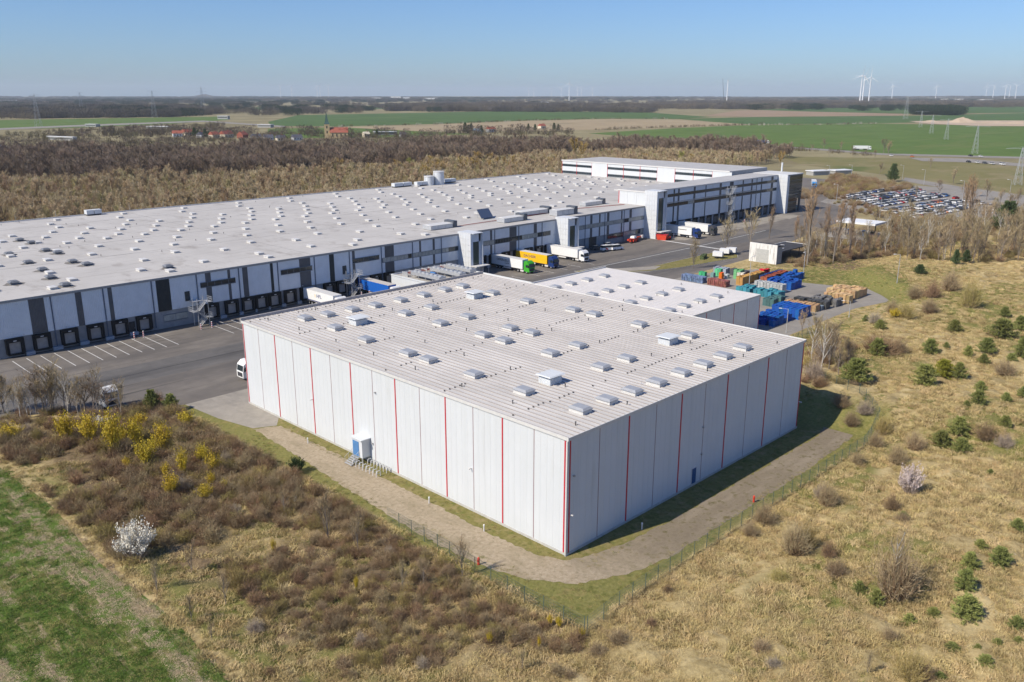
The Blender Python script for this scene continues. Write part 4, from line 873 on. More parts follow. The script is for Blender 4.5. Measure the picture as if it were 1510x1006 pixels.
k = stack_kind('crate_stack', 'stack of bright blue crates in the tall covered block beside the low hall', 'crate stack', 1.2, 1.0, 2.5, 7, BLU); fill(k, 122.4, 129.2, 33, 41.2, 1.24, 1.03, .02, None, 'blue crate stacks in the tall block', 0, (.96, 1.02))
k2 = stack_kind('crate_stack', 'low stack of bright blue crates against the corner of the low hall', 'crate stack', 1.2, 1.0, 1.5, 4, BLU); fill(k2, 112.0, 121.8, 34, 41, 1.3, 1.08, .12, None, 'low blue crate stacks by the low hall', 0, (.6, 1.3))
k = stack_kind('crate_stack', 'stack of bright blue crates in the block under the tall lamp post', 'crate stack', 1.2, 1.0, 2.3, 6, BLU); fill(k, 151, 158.4, 49.8, 57.6, 1.28, 1.06, .06, None, 'blue crate stacks under the lamp post', 0, (.75, 1.05)); fill(k, 160, 170, 55, 58.5, 1.35, 1.1, .15, None, 'blue crate stacks under the lamp post', 0, (.6, 1.0))
k = stack_kind('crate_stack', 'stack of dusty teal crates in the long row next to grey cages', 'crate stack', 1.2, 1.0, 1.8, 5, (.05, .24, .30)); fill(k, 138.6, 142.6, 47, 60, 1.3, 1.06, .06, None, 'teal crate stacks', 0, (.75, 1.1))
k = stack_kind('crate_stack', 'stack of dark green-grey crates between blue block and teal row', 'crate stack', 1.2, 1.0, 2.0, 5, (.07, .15, .15)); fill(k, 129.8, 136.8, 43.6, 47.4, 1.25, 1.05, .04, None, 'dark green-grey crate stacks', 0, (.9, 1.05))
k = stack_kind('cage_stack', 'stack of pale grey mesh boxes in the single row beside teal crates', 'box stack', 1.2, .85, 2.3, 4, (.42, .43, .42), var=.25); fill(k, 145.6, 148.4, 49.6, 58.4, 1.25, .95, .03, None, 'pale grey mesh box stacks', 0, (.97, 1.02))
k = stack_kind('crate_stack', 'stack of rust brown crates in the rows behind the lamp post', 'crate stack', 1.2, 1.0, 2.0, 5, (.30, .085, .045)); fill(k, 154, 168.5, 58.8, 61.2, 1.25, 1.1, .06, None, 'rust brown crate stacks', 0, (.85, 1.05))
k = stack_kind('crate_stack', 'stack of dark navy crates between the rust brown and yellow rows', 'crate stack', 1.2, 1.0, 1.9, 5, (.02, .045, .16)); fill(k, 156, 168.5, 61.3, 62.5, 1.25, 1.1, .06, None, 'navy crate stacks', 0, (.9, 1.05))
k = stack_kind('crate_stack', 'stack of yellow ochre crates in the row facing the drums', 'crate stack', 1.2, 1.0, 2.3, 6, (.45, .27, .08)); fill(k, 147.4, 160, 62.7, 65.0, 1.25, 1.08, .02, None, 'ochre crate stacks', 0, (.95, 1.03))
k = stack_kind('crate_stack', 'stack of bright red crates behind the ochre row', 'crate stack', 1.2, 1.0, 1.9, 5, (.55, .02, .03)); fill(k, 161, 167, 64.5, 67.5, 1.3, 1.08, .1, None, 'red crate stacks', 0, (.85, 1.1))
k = stack_kind('drum_stack', 'double layer of red-brown drums on pallet in the row by the low hall', 'drum stack', 1.2, 1.2, 1.8, 2, (.30, .11, .09), 'drum', .5); fill(k, 141.6, 144.4, 64.6, 72, 1.3, 1.25, .02, None, 'red-brown drum stacks')
k = stack_kind('drum_stack', 'double layer of blue-grey drums on pallet at the far end of the drum row', 'drum stack', 1.2, 1.2, 1.8, 2, (.16, .22, .34), 'drum', .5); fill(k, 141.6, 144.4, 72.2, 79.8, 1.3, 1.25, .05, None, 'blue-grey drum stacks')
for nm, col, x0, x1, y0, y1, h_, lb in (('crate_stack', (.05, .33, .14), 150, 151.4, 76.8, 79.2, 1.3, 'low stack of green crates behind the blue-grey drums'), ('crate_stack', (.20, .34, .32), 150.8, 152.2, 74.4, 76.6, 1.4, 'stack of pale green-grey crates beside the striped green cage'), ('crate_stack', (.10, .42, .22), 153.8, 155.2, 73.8, 76.4, 2.1, 'tall stack of light green crates behind the orange box'), ('crate_stack', (.70, .12, .01), 150.2, 151.8, 71.2, 73.2, 2.0, 'single bright orange box stack among the green crates'), ('crate_stack', (.14, .36, .16), 154.2, 156.8, 67.6, 70.4, 2.7, 'tallest stack of leaf green crates near the ochre row'), ('crate_stack', (.60, .55, .46), 153.2, 154.6, 65.9, 68.6, 2.2, 'stack of cream boxes next to the tallest green crates'), ('crate_stack', (.45, .47, .47), 152.6, 154, 70.8, 72.8, 1.2, 'low stack of light grey boxes between orange and green'), ('crate_stack', (.10, .10, .11), 158, 161, 67.8, 74, 1.8, 'stack of black boxes behind the green crates'), ('crate_stack', (.30, .33, .38), 158, 160.6, 74.6, 79, 1.6, 'stack of grey-blue boxes at the roadside of the yard')):
    fill(stack_kind(nm, lb, 'crate stack', 1.2, 1.0, h_, 4, col), x0, x1 + .1, y0, y1, 1.28, 1.1, 0, lb, lb + 's', 0, (.93, 1.05))
k = stack_kind('pallet_stack', 'tall stack of new pale wooden pallets at the turning end of yard', 'pallet stack', 1.2, .8, 2.2, 14, (.56, .38, .19), 'pallet', .16); fill(k, 146.8, 151.8, 31.4, 38.8, 1.3, 1.0, .04, None, 'new pallet stacks', 0, (.92, 1.06)); fill(k, 152.4, 161, 32.4, 41, 1.32, 1.0, .08, None, 'new pallet stacks', 0, (.85, 1.05))
k = stack_kind('pallet_stack', 'stack of weathered grey-black pallets between pale pallets and brown boxes', 'pallet stack', 1.2, .8, 1.9, 12, (.07, .07, .068), 'pallet', .25); fill(k, 136.6, 139.6, 32.8, 42.2, 1.3, 1.0, .02, None, 'weathered dark pallet stacks', 0, (.95, 1.05))
k = stack_kind('pallet_stack', 'stack of old grey pallets beside the new pale ones', 'pallet stack', 1.2, .8, 1.9, 12, (.17, .165, .16), 'pallet', .3); fill(k, 141, 145.4, 32.2, 40, 1.35, 1.0, .12, None, 'old grey pallet stacks', 0, (.7, 1.05))
k = stack_kind('crate_stack', 'stack of tan cardboard-brown boxes behind the tall blue block', 'crate stack', 1.2, 1.0, 1.7, 4, (.42, .27, .15)); fill(k, 132.4, 135.0, 33.6, 43, 1.28, 1.06, .04, None, 'tan box stacks', 0, (.9, 1.05))
k = stack_kind('crate_stack', 'stack of grey-blue crates between the tan boxes and dark pallets', 'crate stack', 1.2, 1.0, 1.2, 3, (.22, .27, .33)); fill(k, 135.1, 136.4, 33.2, 38, 1.28, 1.06, .05, None, 'grey-blue crate stacks', 0, (.9, 1.05))

# ================================================================== STREET FURNITURE, FENCE
def lamp_post(h_, arm=1.4):
    o = thing('lamp_post', 'x', 'lamp post'); part('pole', MB().tube((0, 0, 0), (0, 0, h_), .11, .06, 8), GALV, o); part('arm', MB().tube((0, 0, h_ - .05), (arm, 0, h_ + .12), .05, .04, 6), GALV, o); hd = part('lamp_head', MB().frust((arm - .1, -.16, arm + .7, .16), (arm, -.1, arm + .6, .1), h_ + .06, h_ + .2), LTRIM, o)
    return Kind(o)
LP = lamp_post(8.0)
for x, y, z, h_, rz, lb in ((168.6, 28.0, None, 8, 2.6, 'lamp post at the turning end of the yard by the pale pallets'), (168.7, 55.1, None, 8, 3.4, 'lamp post behind the blue crate block at yard bank'), (142.3, 57.8, .03, 9.5, 0, 'tall lamp post rising from the teal crates'), (109.9, 29.6, .02, 5.5, 2, 'short lamp post by the corner of the low hall'), (354.5, 130.7, .03, 9, 2, 'lamp post on the verge by the car park entrance'), (314.3, 92.4, .03, 9, 2, 'lamp post between car park and access road'), (283.7, 71.6, None, 9, 0, 'lamp post behind the fuel station canopy'), (133.6, 25.5, None, 4, 2, 'slim short mast on the bank beside the yard')):
    LP.place((x, y, H1(x, y) if z is None else z), rz, (1, 1, h_ / 8), lb, 'lamp posts')
for px, py, h_, lb in ((1330, 268, 10, 'lamp post at the far corner of the car park by the pine'), (1362, 273, 9, 'lamp post beside the access road past the car park'), (1487, 298, 11, 'lamp post standing alone in the dry meadow'), (1222, 263, 8, 'lamp post in the thicket past the office'), (1255, 262, 8, 'lamp post at the back of the thicket'), (1418, 300, 11, 'lamp post among the car park trees')):
    x, y, _ = at(px, py, 0.0); LP.place((x, y, .05), 2.2, (1, 1, h_ / 8), lb, 'lamp posts')
BO = thing('bollard_light', 'x', 'bollard'); part('post', MB().tube((0, 0, 0), (0, 0, .75), .09, .09, 8), LTRIM, BO); part('cap', MB().tube((0, 0, .75), (0, 0, .92), .12, .1, 8), WP, BO); BO = Kind(BO)
for x, y, lb in ((-2.7, 51.1, 'white bollard light by the track near the concrete apron'), (-2.6, 21.9, 'white bollard light on the verge past the bicycle hoops'), (-2.7, 11.2, 'white bollard light closest to the hall corner on lit side'), (11.5, -2.5, 'white bollard light on the shaded side of the hall')): BO.place((x, y, .02), 0, None, lb, 'bollard lights')
HY = thing('hydrant', 'x', 'hydrant'); part('body', MB().tube((0, 0, 0), (0, 0, .75), .13, .13, 8).tube((0, 0, .75), (0, 0, .95), .17, .08, 8), LR, HY); part('outlet', MB().tube((-.22, 0, .6), (.22, 0, .6), .07, .07, 6), LR, HY); HY = Kind(HY)
for x, y, lb in ((28.1, -8.6, 'red hydrant on the verge between dirt track and fence'), (-8.6, 5.9, 'red hydrant on the verge inside the bend of the track')): HY.place((x, y, .02), 0, None, lb, 'red hydrants')
CN = thing('striped_bollard', 'x', 'bollard'); b0 = part('post', MB().tube((0, 0, 0), (0, 0, 1.5), .14, .14, 8), WP, CN)
for k in range(3): part('red_band', MB().tube((0, 0, .2 + k * .45), (0, 0, .4 + k * .45), .146, .146, 8, False), RED, b0)
CN = Kind(CN)
for x, y, lb in ((3.0, 130.3, 'red and white bollard before the small dock door'), (4.9, 129.9, 'red and white bollard beside the bay line by the dock door'), (17.0, 126.9, 'red and white bollard below the fire escape post'), (19.6, 126.8, 'red and white bollard just past the fire escape'), (62.6, 127.6, 'red and white bollard by the blue trailer'), (65.0, 127.4, 'red and white bollard between fire escape and blue trailer'), (204.5, 125.3, 'red and white bollard next to the forklift'), (259, 127, 'red and white bollard by the tall fire escape')): CN.place((x, y, .02), 0, None, lb, 'striped bollards')
HP = thing('bicycle_hoop', 'x', 'bicycle rack'); hp = MB(); pts = [(0, -.35, 0), (0, -.35, .6), (0, -.25, .8), (0, .25, .8), (0, .35, .6), (0, .35, 0)]
for p, q in zip(pts[:-1], pts[1:]): hp.tube(p, q, .055, .055, 6)
part('hoop', hp, mat('hoop_steel', (.66, .66, .65), .4, .05, 3), HP); part('crossbar', MB().tube((0, -.35, .4), (0, .35, .4), .022, .022, 5), GALV, HP); HP = Kind(HP)
for i in range(8): HP.place((-2.3, 39.2 - i * .82, .015), math.pi / 2, 1.05, 'steel bicycle hoop in the row along the gravel track', 'bicycle hoops along the track')
for i in range(7): HP.place((-.5, 38.0 - i * .75, .015), math.pi / 2, .95, 'steel bicycle hoop in the row against the white wall', 'bicycle hoops against the wall')
# green mesh fence: posts and panels round the site
FG = mat('fence_green', (.085, .125, .105), .5, .1, 3)
FPOST = MB().box(-.03, -.03, -.3, .03, .03, 2.0).mesh('post', FG)
fp = MB()
for k in range(12): fp.box(k * .21, -.006, .05, k * .21 + .009, .006, 1.95)
for k in range(6): fp.box(0, -.008, .1 + k * .37, 2.5, .008, .115 + k * .37)
FPAN = fp.mesh('mesh_panel', FG)
def fence(pts, label):
    o = thing('mesh_fence', label, 'fence', (pts[0][0], pts[0][1], 0)); ox, oy = pts[0]
    for (xa, ya), (xb, yb) in zip(pts[:-1], pts[1:]):
        L_ = math.hypot(xb - xa, yb - ya); n = max(1, round(L_ / 2.5)); a = math.atan2(yb - ya, xb - xa)
        for i in range(n):
            f0 = i / n; x, y = xa + (xb - xa) * f0, ya + (yb - ya) * f0; x2, y2 = xa + (xb - xa) * (i + 1) / n, ya + (yb - ya) * (i + 1) / n
            z0, z1 = H1(x, y), H1(x2, y2); link('post', FPOST, o, (x - ox, y - oy, z0), a)
            q = link('mesh_panel', FPAN, o, (x - ox, y - oy, z0)); q.rotation_euler = (0, -math.atan2(z1 - z0, L_ / n), a); q.scale = (L_ / n / 2.5, 1, 1)
    return o
fence([(-9.9, -11.5), (-4, -11.0), (8, -10.7), (31.6, -10.9), (56.6, -11.2), (66, -9.4), (72, -3.5), (75, 4), (77, 14), (84, 20), (100, 24), (113, 25)], 'green mesh fence along the dirt track and up the dry bank')
fence([(-10.1, -11.3), (-10.4, -3.2), (-10.0, 5), (-9.6, 12), (-9.5, 22)], 'green mesh fence along the gravel track below the thicket')
# fuel station and site building
fu = thing('fuel_station', 'white flat canopy on posts over the blue pump island', 'fuel station', (0, 0, 0)); part('canopy', MB().box(254.5, 70, 5.0, 265, 85, 5.7), WP, fu)
for x, y in ((257, 73), (262.5, 73), (257, 82), (262.5, 82)): part('post', MB().box(x - .15, y - .15, 0, x + .15, y + .15, 5.0), DARKM, fu)
part('island', MB().box(258, 74, 0, 261.5, 84.5, .18), CONCR, fu)
for y in (76, 81.6): pm_ = part('pump', MB().box(259.2, y - .6, .18, 260.4, y + .6, 2.2), mat('pump_face_blue', (.02, .18, .48), .4), fu); part('display', MB().box(259.17, y - .4, 1.4, 259.2, y + .4, 1.9), GLASS, pm_)
poly_sheet('forecourt_paving', [(248, 66), (248, 90), (262, 96), (275, 94), (272, 66)], .06, CONCR)
sbm = mat('dark_flat_roof', (.05, .05, .055), .8, .15, .3)
SBY = 71.5
sb = thing('site_building', 'streaked white end wall with shutter before a low dark lean-to roof', 'building', (0, 0, 0)); part('wall', MB().box(183.2, SBY, .02, 186.5, 81, 5.6), CONC, sb)
part('end_wall', MB().box(182.9, 71.4, .02, 183.15, 81.1, 6.2), ramp_layers('streaked_white', [((.66, .65, .62), (.72, .71, .68), .5), ((.40, .385, .36), 1.1, .58, .06, (1, 1.6, .2)), ((.25, .24, .22), .8, .68, .05, (1, 1.3, .15))], .8, 0), sb)
part('roof', MB().box(183.16, SBY - .2, 5.6, 186.7, 81.1, 5.85), sbm, sb)
part('lean_to_roof', MB().box(186.71, 73, 3.0, 208, 81.5, 3.25), sbm, sb); part('roof_edge', MB().box(186.75, 81.51, 2.9, 208.1, 81.7, 3.4).box(208.01, 73, 2.9, 208.2, 81.5, 3.4), LTRIM, sb)
for x in (190, 196, 202, 207): part('post', MB().box(x, 73.3, 0, x + .2, 73.5, 3.0).box(x, 81, 0, x + .2, 81.2, 3.0), DARKM, sb)
part('roller_door', MB().box(182.86, 74.2, .1, 182.895, 78.6, 4.4), mat('grey_shutter', (.42, .42, .40), .6, .1, 2), sb)
for x, y in ((192, 75), (198, 78)): part('roof_hatch', MB().box(x, y, 3.25, x + 2.6, y + 1.3, 3.5), LTRIM, sb)

# ================================================================== VEGETATION MESHES
def rv(q, s=1.0): return Vector((q.uniform(-s, s), q.uniform(-s, s), q.uniform(-s, s)))
def blade(mb, p, d, L, w_, q):
    s_ = d.cross(rv(q)); s_ = s_.normalized() * (w_ / 2) if s_.length > 1e-6 else Vector((w_ / 2, 0, 0))
    mb.tri(p - s_, p + s_, p + d * L)
def bare_tree(seed, H, spread=.5, depth=3, twig=5, tw=.035, tl=.16, trunk_r=.018, lean=.06, fork=.25, nb=9, dome=False):
    q = random.Random(seed); tk, cr = MB(), MB()
    def grow(p, d, L, r, k):
        mid = p + d * L * .5 + rv(q, L * .04); d2 = (d + rv(q, .18) + Vector((0, 0, .12))).normalized(); e = mid + d2 * L * .5
        ns = 6 if k == 0 else (4 if k == 1 else 3)
        if k < depth: tk.tube(p, mid, r, r * .78, ns, False); tk.tube(mid, e, r * .78, r * .5, ns, False)
        else: blade(cr, p, (e - p).normalized(), (e - p).length, max(r * 1.6, tw * H * .1), q)
        if k >= depth:
            for _ in range(twig):
                f_ = q.uniform(.15, 1); pp = p.lerp(e, f_); dd = (d2 + rv(q, .75) + Vector((0, 0, .2))).normalized(); blade(cr, pp, dd, H * tl * q.uniform(.5, 1.1), tw * H * .1, q)
            return
        m_ = nb if k == 0 else 4
        for i in range(m_):
            f_ = (fork + (1 - fork) * (i + q.random() * .8) / m_) if k == 0 else q.uniform(.3, 1)
            pp = p.lerp(mid, f_ * 2) if f_ < .5 else mid.lerp(e, f_ * 2 - 1)
            a = q.uniform(0, 6.283); out = Vector((math.cos(a), math.sin(a), 0)); dd = (d2 * (1 - spread) + out * spread * q.uniform(.7, 1.3) + Vector((0, 0, .25))).normalized()
            ll = (L * .36 * math.sqrt(max(.12, 1 - ((f_ - .6) / .48) ** 2)) if dome else L * (.62 - .34 * f_)) * q.uniform(.8, 1.2) if k == 0 else L * q.uniform(.4, .62)
            grow(pp, dd, ll, r * (.5 if k == 0 else .45), k + 1)
    grow(Vector((0, 0, -.1)), (Vector((0, 0, 1)) + rv(q, lean)).normalized(), H * .9, H * trunk_r, 0)
    return tk, cr
def shrub_mesh(seed, n=230, sub=6, w_=.02, flat=1.0):
    """unit shrub: about 1 high, 1 across each way"""
    q = random.Random(seed); st, tw_ = MB(), MB()
    for i in range(n):
        a = q.uniform(0, 6.283); t_ = q.random() ** .7 * 1.15; d = Vector((math.sin(t_) * math.cos(a), math.sin(t_) * math.sin(a), math.cos(t_) * flat)).normalized()
        b_ = Vector((q.uniform(-.16, .16), q.uniform(-.16, .16), -.03)); L = q.uniform(.62, 1.0) * (1 - .25 * (t_ / 1.15))
        d = (d + rv(q, .14)).normalized(); blade(st, b_, d, L, w_ * 1.5, q)
        for _ in range(sub):
            p = b_ + d * L * q.uniform(.3, .98); dd = (d * .7 + rv(q, .8) + Vector((0, 0, .15))).normalized(); blade(tw_, p, dd, q.uniform(.1, .3), w_ * .8, q)
    return st, tw_
def speck(mb, p, s_, q):
    a = rv(q).normalized(); b_ = a.orthogonal().normalized() * s_; c_ = a.cross(b_)
    n = len(mb.v); mb.v += [tuple(p + b_), tuple(p + c_), tuple(p - b_), tuple(p - c_)]; mb.f.append((n, n + 1, n + 2, n + 3)); mb.m.append(mb.k)
def bloom_mesh(seed, n=1500, s_=.03, r=1.0, up=.0):
    q = random.Random(seed); mb = MB()
    tips = []
    for i in range(70):
        a = q.uniform(0, 6.283); t_ = q.random() ** .6 * 1.25; d = Vector((math.sin(t_) * math.cos(a) * (1 - up), math.sin(t_) * math.sin(a) * (1 - up), math.cos(t_) + .15)).normalized(); tips.append((d, q.uniform(.65, 1.0) * r))
    for i in range(n):
        d, L = q.choice(tips); p = Vector((0, 0, .08)) + d * L * q.uniform(.35, 1.0) + rv(q, .07); speck(mb, p, s_ * q.uniform(.6, 1.3), q)
    return mb
def pine_mesh(seed, n=2600, wide=.44, s_=.05):
    n = int(n * 1.9)
    q = random.Random(seed); tk, cr = MB(), MB(); tk.tube((0, 0, -.05), (0, 0, .9), .03, .008, 5, False)
    arms = []
    for k in range(9):
        z = .08 + .1 * k; rr = wide * (1 - (z / 1.05) ** 1.6) * q.uniform(.85, 1.15) + .03
        for j in range(7):
            a = j * .9 + k * .5 + q.uniform(-.3, .3); L = rr * q.uniform(.75, 1.15); arms.append((Vector((0, 0, z)), Vector((math.cos(a) * L, math.sin(a) * L, L * q.uniform(.15, .5)))))
            tk.tube((0, 0, z), tuple(Vector((0, 0, z)) + arms[-1][1]), .008, .003, 3, False)
    for i in range(n):
        b_, v = q.choice(arms); f_ = q.random() ** .7 * 1.08; p = b_ + v * f_ + rv(q, .05)
        blade(cr, p, (v.normalized() * .6 + rv(q, .7) + Vector((0, 0, .5))).normalized(), s_ * q.uniform(.8, 1.8), s_ * .55, q)
    return tk, cr
BARK = mat('bark_grey', (.22, .185, .15), .9, .25, 6, inst=.2); TWIG = mat('twig_brown', (.33, .258, .15), .9, .2, 5, inst=.22); TWIGD = mat('twig_dark', (.22, .16, .105), .9, .2, 5, inst=.2)
TWIGT = mat('twig_tan', (.46, .355, .19), .9, .2, 5, inst=.2); TWIGR = mat('twig_red_brown', (.27, .175, .10), .9, .2, 5, inst=.2); TWIGG = mat('twig_grey', (.36, .295, .225), .9, .2, 5, inst=.18)
TWIGO = mat('twig_olive', (.32, .26, .09), .9, .2, 5, inst=.2); YELF = mat('yellow_flower', (.50, .37, .03), .7, .15, 5, inst=.12); WHF = mat('white_blossom', (.74, .70, .60), .8, .08, 5); PKF = mat('pale_pink_blossom', (.60, .50, .46), .8, .1, 5)
PINE = mat('pine_needles', (.22, .24, .07), .8, .3, 5, inst=.2); PINED = mat('dark_pine_needles', (.09, .125, .05), .8, .3, 5, inst=.2); PINEY = mat('yellow_green_needles', (.24, .24, .03), .8, .25, 5)
BIRCH = mat('birch_bark', (.48, .45, .40), .8, .3, 4)
VEG = {}
def tree_kind(key, name, cat, trunkm, crownm, builder):
    r_ = thing(name, 'x', cat, (0, 0, 0)); tk, cr = builder; part('trunk' if 'shrub' not in name and 'forsythia' not in name else 'stems', tk, trunkm, r_); part('crown' if 'shrub' not in name else 'twigs', cr, crownm, r_)
    VEG.setdefault(key, []).append(Kind(r_)); return VEG[key][-1]
for i in range(3): tree_kind('bare', 'bare_tree', 'tree', BARK, TWIGD, bare_tree(40 + i, 8.0, .5, 3, 5, .05, .13))
for i in range(3): tree_kind('young', 'young_bare_tree', 'tree', BARK, TWIG, bare_tree(50 + i, 8.0, .34, 2, 9, .07, .17, .014, .05, .12, 15))
for i in range(2): tree_kind('poplar', 'columnar_poplar', 'tree', BARK, mat('poplar_twig', (.31, .205, .12), .9, .2, 5, inst=.12), bare_tree(60 + i, 8.0, .16, 2, 7, .055, .13, .014, .02, .08, 20))
for i in range(2): tree_kind('birch', 'birch_tree', 'tree', BIRCH, TWIG, bare_tree(70 + i, 8.0, .4, 2, 8, .045, .15, .012, .06, .3, 12))
for key, m_, m2, n in (('shrub_brown', TWIGR, TWIG, 3), ('shrub_dark', TWIGD, TWIGR, 2), ('shrub_grey', TWIGG, TWIGG, 2), ('shrub_olive', TWIGT, TWIGO, 2)):
    for i in range(n): tree_kind(key, 'bare_shrub', 'shrub', m_, m2, shrub_mesh(80 + 7 * i + len(key), 300, 7, .012))
for i in range(2):
    k_ = tree_kind('yellow', 'forsythia_bush', 'shrub', TWIGO, YELF, (shrub_mesh(120 + i, 90, 3, .02)[0], bloom_mesh(121 + i, 1700, .026, 1.0, .35)))
for key, m_, n, s_ in (('white_bloom', WHF, 4200, .021), ('pink_bloom', PKF, 3600, .022)):
    tree_kind(key, 'blossoming_tree', 'tree', TWIGG, m_, (shrub_mesh(130, 200, 5, .018)[0], bloom_mesh(131, n, s_, 1.0)))
for i in range(3): tree_kind('pine', 'young_pine', 'pine', BARK, PINE, pine_mesh(140 + i, 3000))
tree_kind('pine_yellow', 'young_pine', 'pine', BARK, PINEY, pine_mesh(150, 3000, .5)); 
for i in range(2): tree_kind('pine_dark', 'pine_tree', 'pine', BARK, PINED, pine_mesh(152 + i, 3400, .4))
for i in range(2): tree_kind('evergreen', 'evergreen_shrub', 'shrub', TWIGD, mat('evergreen_leaf', (.035, .06, .018), .7, .3, 5), (shrub_mesh(160 + i, 60, 2)[0], bloom_mesh(161 + i, 3200, .035, .95)))
def put(key, x, y, h_, wd, label, group, z=None, rz=None):
    k = rnd.choice(VEG[key]); base = 8.0 if key in ('bare', 'young', 'poplar', 'birch') else 1.0
    sxy = h_ / base if base > 1 else wd / (2.0 if 'pine' not in key else .95)
    if base > 1 and wd: sxy = sxy * wd
    return k.place((x, y, (H1(x, y) if z is None else z) - .05), rnd.uniform(0, 6.28) if rz is None else rz, (sxy, sxy, h_ / base), label, group)

# ---------------------------------------------------------------- young pines on the dry hill
PINES = [(1371, 522, 21, 22), (1293, 525, 25, 24), (1261, 565, 36, 42), (1362, 569, 30, 34), (1413, 560, 24, 20), (1427, 526, 15, 13), (1454, 522, 22, 23), (1450, 537, 14, 14), (1442, 597, 20, 22), (1445, 577, 14, 15), (1483, 593, 13, 13), (1509, 587, 16, 16), (1507, 529, 30, 22), (1491, 534, 12, 14), (1413, 642, 26, 28), (1387, 660, 24, 26), (1416, 667, 20, 24), (1481, 632, 18, 18), (1395, 513, 8, 8), (1276, 476, 11, 11), (1297, 487, 15, 15), (1407, 490, 17, 18), (1481, 468, 14, 14), (1477, 499, 26, 36), (1505, 488, 20, 22), (1445, 809, 13, 17), (1473, 834, 26, 28), (1429, 839, 24, 24), (1421, 872, 32, 26), (1424, 915, 36, 38), (1498, 928, 18, 20), (1266, 875, 18, 18), (1291, 892, 24, 20), (1340, 919, 14, 18), (1376, 909, 13, 18), (1404, 958, 10, 20), (1441, 961, 11, 12), (1471, 952, 10, 14), (1453, 981, 15, 20), (1502, 947, 8, 12), (1500, 782, 16, 18), (1332, 764, 10, 14), (1391, 557, 25, 28), (1386, 1000, 9, 14), (1425, 600, 9, 9), (1460, 700, 8, 9)]
for i, (px, py, h_, wd) in enumerate(PINES):
    x, y, z = at(px, py); s_ = mpp(x, y)
    key = 'pine_yellow' if (px, py) == (1391, 557) else 'pine'
    lb = 'yellow-green young pine between two dark young pines on dry hill' if key == 'pine_yellow' else ('knee-high seedling pine in the dry hill grass' if h_ < 13 else ('broad bushy young pine on the dry grass hill' if wd > 30 else 'dark green young pine on the dry grass hill'))
    put(key, x, y, h_ * s_ * 1.0, wd * s_ * 1.0, lb, 'seedling pines on the dry hill' if h_ < 13 else ('broad young pines on the dry hill' if wd > 30 else 'young pines on the dry hill'), z)
for px, py, h_, wd, lb in ((225, 606, 26, 20, 'slim young pine beside the asphalt yard, taller of two'), (253, 606, 21, 20, 'slim young pine at the yard corner, shorter of two')):
    x, y, z = at(px, py); s_ = mpp(x, y); put('pine', x, y, h_ * s_ * 1.2, wd * s_ * 1.1, lb, None, z)
x, y, z = at(438, 697); put('evergreen', x, y, 2.6, 3.6, 'round dark evergreen bush beside the gravel track', None, z)
for px, py, h_, wd, lb in ((1483, 340, 34, 34, 'large dark pine in the bare thicket past the car park'), (1424, 388, 16, 12, 'small dark pine at the edge of the bare thicket'), (1409, 390, 18, 12, 'slim dark pine beside the rusty shrub'), (1316, 268, 22, 15, 'dark pine at the far corner of the car park'), (1356, 404, 12, 16, 'low dark juniper on the bank below the thicket')):
    x, y, z = at(px, py); s_ = mpp(x, y); put('pine_dark', x, y, h_ * s_ * 1.1, wd * s_, lb, None, z)
